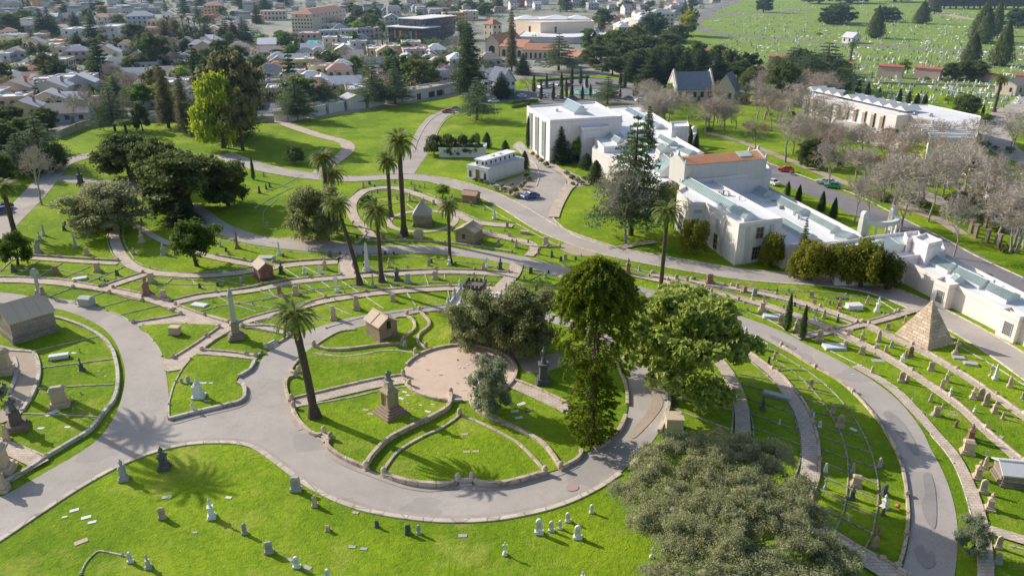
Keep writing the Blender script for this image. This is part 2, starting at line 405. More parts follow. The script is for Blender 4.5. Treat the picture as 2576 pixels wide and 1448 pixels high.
for mk in ('coping', 'wallstone', 'kerb'):
    pb = MB(); pb.box(0,0,-.45,.52,.52,.62); pb.box(0,0,.17,.6,.6,.08); pb.box(0,0,.25,.5,.5,.2,top=.2); PIERS[mk] = pb.mesh('pier', mk)
def pillar(x, y, h=1.15, w=.62, mat='wallstone', desc='rounded tan gate pillar'):
    p = at(x, y); t = thing('gate_pillar', 'pillar', p, R.uniform(0, 1.5), group='pillars along the ring road walls', desc=desc, px=(x, y))
    mb = MB(); mb.box(0,0,0,w*1.15,w*1.15,.2); mb.lathe([(w*.5,.2),(w*.52,h*.8),(w*.42,h*.95),(w*.2,h*1.05)], 10); mb.obj('shaft', mat, t)
# ---- main roads
ringP = W([(560,1050),(640,1040),(680,1075),(735,1130),(800,1180),(900,1228),(1020,1255),(1150,1263),(1300,1250),(1420,1222),(1510,1180),(1575,1130),(1620,1060),(1632,1000),(1615,940),(1575,895),(1520,860),(1440,820),(1340,795),(1240,778),(1140,777),(1040,787),(960,800),(880,822),(790,850),(725,880),(690,920),(675,960),(680,1010),(700,1060)])
mb = MB(); mb.poly(smooth(W([(-60,1392),(0,1357),(100,1290),(200,1225),(300,1170),(390,1135),(480,1115),(580,1112),(640,1125),(700,1165),(760,1210),(830,1250),(920,1282),(1020,1300),(1120,1309),(1230,1306),(1330,1290),(1420,1265),(1500,1228),(1570,1180),(1625,1130),(1655,1090),(1672,1060),(1684,1015),(1676,965),(1650,925),(1610,890),(1560,858),(1500,830),(1420,798),(1340,775),(1250,762),(1140,764),(1040,774),(930,790),(860,804),(790,826),(735,846),(700,868),(670,890),(640,925),(600,950),(600,1000),(560,1030),(440,1062),(424,1040),(425,1000),(416,930),(400,872),(370,835),(340,813),(290,790),(230,766),(180,755),(100,748),(0,735),(-80,732),(-80,760),(0,762),(130,775),(180,787),(230,808),(270,835),(295,870),(312,920),(314,960),(300,1020),(275,1070),(240,1110),(190,1145),(120,1185),(40,1230),(-60,1290)]), 5, True), Z_ROAD)
struct('ring_road', mb, 'asphalt')
R3 = road('middle_road', [(150,445),(230,458),(310,464),(360,480),(420,503),(487,528),(530,560),(580,584),(644,603),(750,618),(850,626),(950,628),(1050,627),(1150,633),(1288,652),(1380,674),(1460,698),(1600,733),(1700,758),(1800,790),(1932,838),(2007,877),(2082,915),(2157,960),(2220,1010),(2268,1072),(2293,1125),(2320,1180),(2340,1240),(2350,1311),(2345,1386),(2330,1460),(2310,1520)], [5.2, 4.3])
R4 = road('upper_road', [(560,388),(644,418),(760,440),(880,450),(1000,444),(1080,450),(1144,463),(1219,487),(1288,520),(1363,566),(1413,590),(1488,617),(1563,638),(1663,657),(1763,674),(1863,690),(1982,700),(2082,706),(2180,720),(2250,742),(2320,772),(2392,808),(2467,850),(2550,902),(2640,965)], 5.6)
area_poly('forecourt', [(1290,505),(1320,500),(1345,470),(1352,455),(1335,438),(1330,412),(1303,380),(1290,368),(1310,356),(1335,385),(1368,408),(1392,428),(1420,445),(1424,465),(1412,490),(1400,515),(1392,545),(1410,585),(1340,560)], Z_ROAD+.0018, 'asphalt', n=4)
road('left_road', [(-60,640),(-10,585),(35,540),(80,495),(115,455),(150,415),(200,397),(245,388),(330,384)], 6.0)
road('lawn_road', [(1150,276),(1120,285),(1099,296),(1076,325),(1062,358),(1050,382),(1034,405),(1008,440)], 7.0)
road('curved_lawn_path', [(700,304),(740,320),(800,340),(860,356),(876,370),(866,388),(835,410),(800,438)], 4.2, 'brick', Z_ROAD+.05)
road('garage_lane', [(700,312),(726,303),(869,281),(1019,257),(1110,243),(1169,238)], 7.5, 'dirt', Z_ROAD-.01)
area_poly('car_park', [(1160,226),(1175,245),(1195,258),(1240,262),(1290,252),(1340,258),(1420,262),(1520,260),(1600,262),(1650,262),(1640,230),(1600,205),(1500,196),(1430,198),(1370,205),(1330,222),(1260,232),(1200,232)], Z_ROAD, 'asphalt2')
road('hill_lane', [(1600,215),(1590,196),(1560,184),(1500,176),(1440,180),(1400,176),(1330,172)], 9, 'asphalt')
road('mausoleum_drive', [(1860,385),(1890,405),(1932,425),(1995,455),(2060,482),(2120,505),(2170,530),(2240,560),(2320,602),(2400,640),(2480,682),(2576,730),(2680,780)], [9, 9.5], 'asphalt2')
road('grove_path', [(1780,335),(1850,352),(1932,382),(2007,412),(2069,437),(2132,462),(2207,487),(2307,532),(2370,557),(2420,590)], 3.0, 'dirt')
road('east_path', [(2357,437),(2407,470),(2457,497),(2520,502),(2640,502)], 3.0, 'dirt')
road('east_road', [(2300,480),(2400,520),(2482,545),(2576,592),(2660,630)], 5.5, 'asphalt')
road('north_east_road', [(2640,225),(2576,262),(2520,292),(2500,330),(2540,385),(2640,420)], 9, 'asphalt')
road('hill_road', [(1740,62),(1788,80),(1860,89),(1932,95),(2057,107),(2182,115),(2307,122),(2432,130),(2576,143),(2700,152)], 11, 'asphalt2')
road('upper_hill_road', [(1758,46),(1838,37),(1932,32),(2060,24)], 14, 'asphalt2')
road('crest_road', [(2345,28),(2420,45),(2507,55),(2620,62)], 12, 'dirt')
road('boundary_road', [(1740,62),(1758,44),(1800,22),(1855,0),(1900,-20)], 15, 'asphalt2')
road('street', [(120,160),(180,178),(228,200),(262,226),(290,262),(330,300)], 9, 'asphalt2')
road('street_north', [(-60,118),(60,112),(150,110),(330,118),(430,150)], 10, 'asphalt2')
road('cross_street', [(640,205),(700,235),(690,285)], 9, 'asphalt2')
road('avenue', [(700,80),(850,90),(960,105),(1100,128),(1200,150),(1330,165)], 12, 'asphalt2')
# ---- islands of lawn inside the ring road
ISL = {
 'lawn_plaza_island': [(1140,784),(1240,786),(1340,803),(1440,828),(1510,856),(1560,900),(1578,950),(1580,1000),(1576,1040),(1560,1080),(1532,1112),(1495,1130),(1463,1143),(1450,1160),(1410,1180),(1370,1192),(1290,1214),(1206,1220),(1170,1212),(1150,1214),(1081,1222),(1019,1214),(966,1196),(920,1178),(864,1156),(829,1131),(818,1108),(785,1096),(764,1076),(749,1056),(736,1029),(722,990),(722,960),(736,946),(736,928),(752,903),(784,876),(824,852),(862,836),(920,820),(985,806),(1060,790)],
 'lawn_west_island': [(130,799),(157,805),(190,816),(210,824),(250,846),(270,864),(285,886),(292,909),(297,936),(297,974),(287,1009),(272,1030),(250,1058),(225,1086),(175,1118),(118,1152),(60,1185),(-40,1240),(-80,1000),(-80,800),(0,790)],
 'lawn_wedge': [(352,822),(372,841),(392,864),(405,884),(411,900),(436,901),(480,872),(552,824),(497,817),(437,815)],
 'lawn_monument_island': [(497,893),(560,898),(640,906),(632,930),(612,942),(598,952),(597,964),(612,972),(617,985),(615,1003),(600,1014),(560,1024),(500,1038),(427,1057),(426,1020),(432,990),(442,962),(460,930),(480,905)],
}
for nm, pts in ISL.items(): area_poly(nm, pts, Z_ISL, 'grass', n=4)
area_poly('brick_junction', [(412,932),(424,935),(455,930),(497,890),(560,897),(644,906),(660,890),(645,890),(585,886),(508,881),(560,845),(600,822),(650,830),(730,846),(735,838),(690,826),(640,815),(600,812),(560,800),(490,782),(440,764),(430,760),(455,790),(330,812),(350,822),(440,814),(552,822),(436,902),(411,900)], Z_PATH, 'brick', sm=False)
# gravel plaza
PC = at(1157,937); PR = 8.15
mb = MB(); mb.poly([(PC.x+PR*math.cos(2*PI*i/48), PC.y+PR*math.sin(2*PI*i/48)) for i in range(48)], Z_PATH2+.02); struct('gravel_plaza', mb, 'gravel')
arc = [PC+Vector((PR*math.cos(a), PR*math.sin(a), 0)) for a in [2*PI*i/60 for i in range(61)]]
for i0, i1, nm in ((0,28,'back'), (33,46,'front left'), (48,60,'front right')):
    mb = MB(); coping_mesh(mb, arc[i0:i1+1], .42, .55); o = mb.obj('plaza_wall', 'wallstone'); o['category'] = 'low wall'
    o['label'] = f'curved tan low wall edging the {nm} of the round gravel plaza'
# ---- brick paths (over lawns)
PN = [0]
def path(name, pts, w, mat='brick', z=Z_PATH):
    PN[0] += 1; return road(name, pts, w, mat, z+.0035*PN[0])
path('brick_path', [(290,560),(288,590),(292,615),(305,642),(330,668),(370,684),(425,691),(500,694),(575,690),(640,681),(700,672),(764,664),(850,660)], 2.1)
path('brick_path', [(300,545),(330,562),(370,585),(410,607),(480,632),(545,650),(640,668),(690,672)], 1.7)
path('brick_path', [(-20,653),(67,650),(150,655),(212,659),(297,664)], 1.5)
path('brick_path', [(-20,706),(45,706),(150,712),(220,722),(280,731),(340,746),(400,760),(440,776)], 2.2)
path('brick_path', [(372,690),(320,706),(262,727)], 1.8)
path('brick_path', [(440,763),(500,749),(560,741),(640,731),(700,718),(760,708),(860,699),(1000,690),(1100,685),(1200,687),(1290,694)], 1.7)
path('brick_path', [(590,818),(644,803),(744,777),(819,758),(869,750),(939,740),(1019,733),(1130,727),(1250,726)], 1.7)
path('brick_path', [(876,634),(874,660),(878,700)], 3.0)
path('brick_path', [(1300,665),(1290,692),(1262,722),(1250,745)], 2.6)
path('brick_path', [(934,600),(925,585),(894,553),(884,524),(893,500),(925,479),(981,473),(1031,484),(1094,507),(1139,532),(1174,552),(1206,562),(1290,570)], 2.4)
path('brick_path', [(1206,582),(1288,601),(1330,612),(1345,626),(1330,645)], 2.0)
TC = at(1062,556)
mb = MB(); ringpts = [TC+Vector((7.6*math.cos(a), 7.6*math.sin(a), 0)) for a in [2*PI*i/40 for i in range(41)]]
ribbon(mb, ringpts, 1.5, Z_PATH, sm=False); struct('circular_path', mb, 'brick')
path('entry_path', [(735,1018),(840,992),(950,967),(1024,956)], 2.4, z=Z_PATH2)
path('plaza_path', [(1290,968),(1340,990),(1400,1016),(1432,1036)], 2.2, z=Z_PATH2)
path('brick_path', [(1640,692),(1740,709),(1840,725),(1932,743),(2007,762),(2082,785),(2170,816),(2257,856),(2332,891),(2407,936),(2482,984),(2576,1050),(2640,1100)], 1.5)
path('brick_path', [(1560,686),(1680,712),(1758,728),(1850,750),(1932,773),(2007,798),(2095,832),(2182,874),(2257,916),(2332,966),(2407,1019),(2457,1066),(2500,1104),(2576,1170)], 1.5)
path('brick_path', [(2150,922),(2200,950),(2250,985),(2300,1035),(2348,1088),(2398,1146),(2434,1216),(2460,1290),(2473,1350),(2478,1400),(2480,1470)], 1.35)
path('brick_path', [(2000,850),(2094,833),(2172,816),(2240,798),(2305,778)], 1.7, z=Z_PATH+.004)
path('brick_path', [(2480,1332),(2540,1350),(2600,1368)], 1.5)
path('brick_path', [(1760,830),(1820,850),(1870,884),(1932,930),(1957,955),(1985,992),(2010,1030),(2025,1070),(2034,1110),(2036,1160),(2030,1210),(2010,1270)], 1.8)
path('brick_path', [(1800,900),(1832,944),(1855,990),(1866,1040),(1868,1090),(1866,1140)], 1.9)
path('brick_path', [(2040,1325),(2090,1352),(2160,1396),(2240,1446),(2300,1480)], 2.4)
path('gravel_path', [(-30,880),(30,894),(60,905),(70,935),(68,965),(55,1000),(30,1040),(-10,1060)], 3.0, 'dirt', Z_PATH2)
path('brick_path', [(-20,1120),(40,1140),(105,1172)], 1.9, z=Z_PATH2)
path('side_walk', [(1392,548),(1402,520),(1424,480),(1440,462),(1425,440),(1400,426),(1380,410),(1350,395),(1335,378)], 2.6, 'brick', Z_PATH)
path('side_walk', [(1560,625),(1600,616),(1650,610)], 2.0, 'dirt', Z_PATH)
# ---- kerbs of the roads
K = lambda pts, **kw: kerb(pts, **kw)
K([(-60,1394),(0,1358),(100,1291),(200,1226),(300,1171),(390,1136),(480,1116),(580,1113),(640,1126),(700,1166),(760,1211),(830,1251),(920,1283),(1020,1301),(1120,1310),(1230,1307),(1330,1291),(1420,1266),(1500,1229),(1560,1190)], w=.62, h=.14, desc='wide jointed tan kerb along the outer ring road')
def offk(P, side, d, **kw):
    mb = MB(); Q = P[2] if side < 0 else P[1]; coping_mesh(mb, Q, .36, .15); o = mb.obj('kerb', 'kerb'); o['category'] = 'kerb'; AUTO.append((o, kw.get('desc', 'long pale kerb edging the road'), proj(Q[len(Q)//3])))
offk(R4, 1, 0, desc='long pale kerb on the mausoleum side of the upper road'); offk(R4, -1, 0, desc='long pale kerb on the graves side of the upper road')
K([(1392,545),(1400,515),(1418,480),(1424,462)], desc='curved kerb by the blue car')
K([(1392,548),(1402,560),(1440,590),(1500,612),(1545,625)], desc='pale kerb edging the bright lawn'); K([(1302,366),(1318,392),(1345,412),(1356,440),(1350,468)], desc='kerb beside the shrub bed')
K([(1139,280),(1100,290),(1070,318),(1052,352),(1042,382)], desc='pale kerb left of the lawn road'); K([(1165,284),(1125,300),(1103,328),(1092,360)], desc='pale kerb right of the lawn road')
K([(1880,390),(1995,434),(2045,452),(2157,492),(2295,562),(2382,604),(2457,645),(2576,700)], desc='pale kerb behind the mausoleum drive')
# ---- retaining walls and copings, ring island
def wl(pts, h=.55, w=.42, mat='wallstone', desc='curved tan retaining wall', pier=0, sm=True, n=5): return kerb(pts, w, h, mat, sm, 'retaining_wall' if h > .4 else 'lot_coping', desc, pier, 0.0, n, 'low wall' if h > .4 else 'coping')
wl([(794,873),(824,882),(869,882),(919,876),(969,870),(1008,869),(1020,874)]); wl([(1024,798),(1039,809),(1044,824),(1039,836),(1019,849),(1011,861),(1019,873)])
wl([(794,871),(824,851),(856,836),(894,831)], h=.35); wl([(1000,800),(1024,798)], h=.35)
wl([(1056,786),(1069,799),(1079,811),(1079,824),(1056,844),(1051,859),(1056,869),(1071,879)])
wl([(784,889),(819,894),(859,898),(906,894),(956,884),(994,883),(1024,886),(1046,891)], h=.22, w=.3, mat='coping', desc='thin winding pale coping')
wl([(764,896),(744,916),(734,931),(737,937),(754,938)], h=.4); wl([(744,949),(726,954),(720,966),(721,986),(729,1011)], h=.5)
wl([(734,1007),(844,980),(944,957),(1014,946)], h=.5, desc='straight tan wall beside the entry path'); wl([(739,1027),(794,1017),(881,1002),(954,985),(1032,972)], h=.25, w=.3, mat='coping', desc='pale coping beside the entry path')
wl([(736,1029),(749,1056),(764,1074),(784,1092),(804,1097),(814,1091)], h=.5); wl([(831,1106),(824,1118),(829,1131),(864,1156),(916,1178)], h=.6)
wl([(1134,996),(1134,1011),(1126,1031),(1094,1051),(1054,1071),(1019,1088),(982,1108),(956,1131),(934,1156),(921,1178)], h=.8, w=.5)
wl([(1156,1046),(1139,1061),(1104,1083),(1069,1098),(1019,1126),(994,1146),(971,1178),(964,1193)], h=.35, w=.4)
wl([(1158,1046),(1219,1072),(1288,1108),(1313,1126),(1343,1156),(1369,1186)], h=.35, w=.4)
wl([(1184,1012),(1199,1034),(1231,1054),(1288,1077),(1330,1098),(1363,1118),(1388,1146),(1408,1178)], h=.6, w=.5)
wl([(966,1198),(1019,1215),(1081,1223),(1131,1222),(1154,1211)], h=.65, w=.5, desc='stout curved wall below the pointed lawn'); wl([(1186,1208),(1206,1219),(1244,1222),(1288,1216),(1368,1194)], h=.65, w=.5, desc='stout curved wall below the pointed lawn')
wl([(1412,1180),(1448,1160),(1463,1143),(1458,1134)], h=.5); wl([(1495,1130),(1530,1112),(1560,1080),(1574,1048)], h=.5, w=.5); wl([(1578,1020),(1576,980),(1562,940),(1548,905)], h=.45)
wl([(1290,958),(1345,978),(1432,1020)], h=.5, desc='straight wall behind the shaded brick path'); wl([(1290,978),(1400,1028),(1428,1042)], h=.25, mat='coping', desc='coping before the shaded brick path')
wl([(1140,783),(1060,787),(985,804)], h=.3)
for x, y in ((921,1180),(966,1196),(1152,1211),(1188,1208),(1371,1192),(1410,1181),(1072,878),(1046,892),(1015,948),(1030,972),(1134,994),(734,1010),(739,1028),(815,1092),(832,1106),(752,938),(744,949),(1020,872),(1024,797),(1056,786),(1156,1046),(790,873)): pillar(x, y)
def steps(name, a, b, out, n, mat='kerb', label=None, rise=.16):
    A, B = at(*a), at(*b); d = (B-A); L = d.length; d.normalize(); o = at(*out)-(A+B)/2; nn = Vector((-d.y, d.x, 0)); s = 1 if nn.dot(o) > 0 else -1
    mb = MB(); c0 = (A+B)/2; ang = math.atan2(d.y, d.x)
    for i in range(n):
        c = c0+nn*s*(.17+.33*i); mb.box(c.x, c.y, 0, L-.06, .34, rise*(n-i), ang)
    ob = mb.obj(name, mat); ob['category'] = 'steps'; ob['label'] = label
steps('stone_steps', (1154,1211), (1186,1208), (1170,1240), 3, label='small grey stone steps between pillars below the pointed lawn')
steps('stone_steps', (814,1092), (831,1106), (800,1115), 3, label='small tan steps in the ring wall near the leaning foreground palm')
steps('stone_steps', (752,939), (744,948), (720,945), 2, label='tiny tan steps beside the ring road left of the plaza lawn')
steps('stone_steps', (664,876), (690,862), (700,880), 4, 'coping', label='pale stone steps near the tall pale obelisk')
steps('stone_steps', (-30,1195), (28,1225), (10,1262), 5, 'coping', label='broad stone steps at the left edge of the photo')
steps('stone_steps', (2258,1432), (2290,1448), (2290,1470), 3, label='concrete steps at the bottom end of the brick path')
# ---- other lot walls and copings: (height code, points)  T = tan wall with piers, C = pale coping
LOTS = """T67,642 150,647 212,651 297,656|C0,684 37,648|C102,654 42,694|C165,658 100,694|C227,671 150,703|C314,671 217,712|C147,679 192,687 252,694 300,703|C-10,678 60,681 147,679
T-20,697 45,698 150,704 200,712 252,722|T360,687 305,704 254,722|C300,664 330,674 360,684|C275,570 270,597 275,622 285,642 297,655|C309,582 312,607 325,632 347,661 390,676 450,686 525,684 630,673
C315,552 360,577 410,600|T545,643 590,650 635,660|C387,697 440,701 500,704 580,700 640,693|C434,699 417,715 392,724|C482,702 494,716|C337,707 417,714 490,717 560,716|C537,702 590,712 644,724
T185,724 262,735 310,744 375,761 435,782 455,791|T455,792 395,803 335,812|C112,751 175,762 240,775 297,791 332,811|C400,769 300,793|C335,751 243,776|C260,736 180,762|C180,725 112,751
T285,725 335,735 382,745 425,759|T425,759 495,742 560,734 625,724 694,709 754,702 859,693|C445,767 512,753 600,739 644,733 700,724 760,713 862,704|T442,767 490,785 540,802 577,813
T600,811 644,796 744,770 819,750 869,743 939,733 1019,726 1130,721 1235,719|C495,786 545,772 620,760 700,745 790,729 900,716|C550,747 585,765 644,784|C649,731 689,744 720,757|C600,762 691,777|C769,716 824,748|C861,709 906,737
C710,672 754,700|C761,668 811,696|C670,720 690,745|C808,708 831,724|C910,698 926,712|C965,694 989,726|C1069,690 1079,722|C1119,690 1120,704|C1220,690 1215,704|C940,716 1060,712 1250,708|T894,689 969,683 1094,679 1194,680 1279,686|C894,700 969,696 1094,691 1200,693 1271,697
T702,660 764,656 854,652|T854,652 871,641|T894,688 884,668 896,642|C644,624 731,634 819,640 861,642|C896,641 969,643 1056,648 1150,658 1236,669 1280,680|C547,602 600,613 644,624|C853,662 854,690|C1240,670 1195,682|C1268,676 1238,686|C1271,697 1249,722
C617,826 644,827 719,843|T610,822 681,820 726,830|T508,881 585,887 644,897|T644,897 660,889|T692,863 704,861 728,846|C518,874 545,854 590,828|C660,756 744,740 860,726 1000,716|C640,810 700,828|C690,784 824,806|C819,764 885,793|C920,746 965,776|C1024,737 1046,768|C1127,731 1133,760
C640,812 735,792 790,815|C1040,776 1140,764 960,792 900,802 820,826|T436,901 480,874 552,824|C352,823 372,841 392,864 405,884 411,900 436,901|C360,819 437,814 497,816 550,822|C480,905 460,930 442,962 432,990 426,1020 426,1056
W427,1057 500,1038 560,1024 600,1014 615,1003|W615,1003 617,985 612,972 597,966|W600,950 614,942 632,930 642,908|C497,893 560,898 640,906
W130,799 157,805 190,816 210,824 250,846 270,864 285,886 292,909 297,936 297,974 287,1009 272,1028 250,1057 225,1086 175,1117 118,1151|C250,848 170,866 85,886|C287,905 190,917 95,929|C287,969 190,974 88,981|C58,1043 150,1046 252,1051
W85,887 95,906 100,936 95,966 80,1001 58,1036|W35,901 43,924 38,961 25,994|W-20,883 40,886 85,889|T118,1152 60,1128 -20,1098|W118,1153 60,1190 -20,1235|C137,810 160,826 150,870
T928,606 1019,606 1119,611 1214,623 1288,635|T889,562 914,577 921,589 911,602 896,613|C1201,554 1240,560 1288,564|T1206,590 1288,608 1338,621 1408,622|C1216,515 1269,547 1308,567 1360,596 1408,620|C870,520 880,498 912,472 975,466 1040,476 1100,498 1150,528 1203,553
C912,497 935,484 975,480 1024,486|C935,500 990,492 1028,488|C956,520 1020,508 1080,506|C905,540 945,560 975,585|C1024,514 1050,532|C1120,590 1145,568|C1240,614 1262,600|C1350,660 1420,668 1470,680|C1310,672 1292,706 1352,717 1400,716|C1312,680 1400,694|C1328,708 1366,686
C690,420 760,446|C664,485 715,465 760,440|C640,524 680,500 740,470|C662,560 665,530 700,500|C505,560 600,590 690,612
C1560,672 1613,681 1688,699 1788,714 1880,721 1932,728 2007,732 2107,738 2182,748 2215,758 2257,784|T1640,688 1740,704 1840,720 1932,737 2007,757 2082,780 2167,811|C1600,682 1660,697 1740,714 1840,731 1932,749 2007,769 2088,794 2160,821
T1680,706 1758,723 1850,745 1932,767 2007,793 2092,826|C1680,718 1758,733 1850,757 1932,779 2005,804 2080,832|C1795,757 1860,778 1932,804 1970,826 2002,846
T2094,828 2130,822 2155,813|T2169,812 2215,800 2260,784|T2021,842 2060,836 2083,832|C2016,852 2060,846 2100,838 2165,824 2255,800 2300,782
T2185,816 2257,851 2332,886 2407,930 2482,978 2576,1043|C2178,824 2257,862 2332,897 2407,942 2482,990 2576,1057|T2107,830 2182,868 2257,910 2332,959 2407,1012 2460,1060 2500,1097 2576,1160|C2100,842 2182,880 2257,923 2332,973 2407,1027 2457,1073 2495,1108 2560,1165
C2082,879 2132,904 2182,929 2257,977 2307,1025 2357,1082 2407,1143 2447,1211 2474,1286 2485,1326|C2487,1328 2532,1340 2580,1352|C2488,1346 2496,1400 2502,1460|C2540,1372 2600,1388|C2342,1094 2390,1152 2420,1216 2442,1293 2457,1368 2462,1450
C2410,870 2450,892 2500,920 2576,968|C2380,838 2440,872
C1932,874 1952,884 1992,909 2032,934 2072,964 2104,994 2134,1029 2157,1064 2172,1092 2192,1138 2202,1178 2209,1216 2209,1261 2202,1303 2194,1343 2174,1383|C1954,909 1987,929 2019,954 2047,984 2072,1014 2092,1046 2112,1084 2124,1118 2132,1153 2134,1186 2132,1221 2127,1261 2117,1301 2097,1338
T1870,876 1932,921 1969,948 1994,978 2014,1001 2032,1031 2044,1061 2053,1090 2059,1126 2060,1191 2052,1226 2039,1261 2029,1286|C1860,886 1932,947 1974,996 1994,1039 2010,1086 2016,1128 2012,1163 2000,1200|C1845,944 1870,994 1888,1044 1895,1086 1894,1120|C1818,946 1838,986 1844,1036 1840,1090
W1673,965 1682,994 1682,1024 1673,1054 1658,1088|C1686,992 1725,1004 1840,1030|C1686,1025 1725,1039 1835,1079|C1763,976 1833,988|C1775,945 1816,950|C1863,941 1935,955|C1870,968 1968,993|C1880,1002 1992,1037|C1890,1040 2010,1084|C1895,1075 2014,1118
C1935,938 1987,930 2030,934|C1969,953 2019,957 2070,964|C1992,974 2047,984 2098,996|C2014,1002 2072,1015 2132,1028|C2032,1031 2092,1048 2154,1066|C2047,1064 2112,1086 2172,1098|C2057,1126 2129,1152 2200,1174|C2056,1092 2124,1118 2189,1138|C2062,1158 2134,1188 2206,1215|C2059,1193 2132,1226 2207,1258|C2054,1227 2124,1263 2202,1300|C2039,1261 2115,1301 2190,1340
T2042,1311 2094,1338 2174,1385 2257,1428|T1965,869 2032,914 2107,956 2157,999 2207,1056 2227,1086 2257,1141 2274,1198 2282,1261 2284,1311 2274,1381 2259,1426
C203,1445 215,1418 232,1398 250,1386 288,1392 322,1399|C1610,735 1660,748 1720,766 1790,790|C1870,832 1900,848 1932,866"""
for grp in LOTS.replace('\n', '|').split('|'):
    kind = grp[0]; pts = [tuple(float(v) for v in q.split(',')) for q in grp[1:].split()]
    if kind == 'T': wl(pts, h=.34, w=.34, desc='tan stone coping wall with capped piers' , pier=7, n=4)
    elif kind == 'W': wl(pts, h=.5, w=.5, mat='coping', desc='thick pale stone retaining wall', pier=0, n=4)
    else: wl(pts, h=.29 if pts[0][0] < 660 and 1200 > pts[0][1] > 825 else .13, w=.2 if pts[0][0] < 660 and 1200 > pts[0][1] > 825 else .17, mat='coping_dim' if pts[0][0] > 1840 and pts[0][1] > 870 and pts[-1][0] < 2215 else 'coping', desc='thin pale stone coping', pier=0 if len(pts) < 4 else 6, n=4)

def patch(name, pts, mat, z, label=None): area_poly(name, pts, z, mat, 4, True, label)
patch('road_patch', [(1425,1222),(1440,1216),(1455,1222),(1452,1232),(1435,1236),(1424,1231)], 'redpatch', Z_ROAD+.05)
for q in ([(2222,1042),(2240,1036),(2270,1062),(2300,1108),(2312,1140),(2298,1142),(2275,1110),(2250,1080)],[(2322,1196),(2340,1190),(2352,1230),(2356,1290),(2350,1330),(2330,1310),(2318,1270),(2326,1240)],[(2300,1380),(2320,1370),(2330,1392),(2345,1386),(2352,1420),(2330,1430),(2310,1410)],[(1700,762),(1760,772),(1800,788),(1770,786)],[(1945,845),(2000,872),(1990,878),(1940,852)]): patch('road_patch', q, 'patch', Z_ROAD+.05)
patch('road_patch', [(1630,950),(1650,975),(1668,1010),(1655,1040),(1600,1100),(1585,1090),(1625,1040),(1640,1000)], 'dirt', Z_ROAD+.05)
patch('mulch_bed', [(1205,455),(1240,470),(1262,482),(1290,496),(1320,498),(1345,474),(1350,456),(1335,440),(1325,432),(1300,446),(1235,462)], 'dirt', .05)
patch('mulch_bed', [(1412,430),(1425,428),(1475,452),(1490,462),(1440,472),(1432,450)], 'dirt', .05)
patch('bare_earth', [(700,600),(760,598),(820,604),(880,612),(890,620),(800,616),(720,606)], 'dirt', .045)
patch('bare_earth', [(1405,620),(1440,612),(1500,640),(1440,640)], 'dirt', .02)
patch('bare_earth', [(1195,868),(1250,868),(1330,900),(1400,890),(1420,920),(1330,940),(1290,900)], 'dirt', Z_ISL+.006)

MT['gutter'] = simple('gutter_dirt', (.40,.335,.28), (.50,.44,.39), 1.1, .02, .95, stain=.4)
def gutter(pts, w=.9):
    m = MB(); ribbon(m, pts, w, Z_ROAD+.048); struct('gutter', m, 'gutter')
gutter([(200,1221),(300,1166),(390,1131),(480,1111),(580,1108),(642,1121),(702,1161),(762,1205),(832,1245),(922,1277),(1022,1295),(1120,1304),(1230,1301),(1330,1285),(1420,1260),(1500,1223),(1560,1180)])
gutter([(718,955),(716,988),(722,1012),(733,1034),(746,1060),(760,1080)], 1.0); gutter([(826,1136),(862,1162),(918,1185),(966,1203),(1019,1221),(1081,1230),(1150,1224),(1206,1228),(1290,1222),(1370,1200),(1410,1188),(1452,1168)], 1.0)
gutter([(424,1045),(430,1064),(500,1046),(560,1032),(604,1020),(622,1004),(620,984)], .9)
# ================================================================ GRAVESTONES (unit height 1)
SC = {'g': (.44,.43,.42), 't': (.56,.43,.30), 'w': (.78,.77,.74), 'd': (.10,.10,.105), 'r': (.34,.18,.13), 'p': (.52,.30,.26)}
CN = {'g': 'grey granite', 't': 'tan sandstone', 'w': 'pale marble', 'd': 'dark granite', 'r': 'reddish brown', 'p': 'pink granite'}
def part(name, fn, mat='stone', key='c', sub=None, sm=False):
    mb = MB(); fn(mb); t = [name, mb.mesh(name, mat, sm), key]
    if sub: t.append(sub)
    return t
def arch(mb, w, d, z0, z1, n=8, pointed=False):
    zs = z1-w/2*(1 if not pointed else 1.3)
    pr = [(-w/2, z0), (w/2, z0), (w/2, zs)]
    for i in range(1, n):
        a = PI*i/n; pr.append((w/2*math.cos(a), zs+(z1-zs)*(math.sin(a) if not pointed else 1-abs(math.cos(a)))))
    pr.append((-w/2, zs)); k = len(pr)
    mb.add([(x, -d/2, z) for x, z in pr]+[(x, d/2, z) for x, z in pr], [tuple(range(k)), tuple(reversed(range(k, 2*k)))]+[(i, k+i, k+(i+1) % k, (i+1) % k) for i in range(k)])
def plaque(mb, w, h, y, z):   # carved panel with lines
    mb.box(0, y, z, w, .012, h)
def figure(mb, z0, h, r):
    mb.lathe([(r*1.0, z0), (r*.95, z0+h*.15), (r*.75, z0+h*.4), (r*.85, z0+h*.62), (r*.95, z0+h*.74), (r*.45, z0+h*.82), (r*.3, z0+h*.85), (r*.42, z0+h*.91), (r*.36, z0+h*.97), (r*.1, z0+h)], 8)
    mb.tube([(r*.8, 0, z0+h*.74), (r*1.25, -r*.3, z0+h*.58), (r*.5, -r*.8, z0+h*.52)], [r*.3, r*.24, r*.15], 5)
    mb.tube([(-r*.8, 0, z0+h*.74), (-r*1.2, -r*.2, z0+h*.56), (-r*.7, -r*.5, z0+h*.42)], [r*.3, r*.24, r*.15], 5)
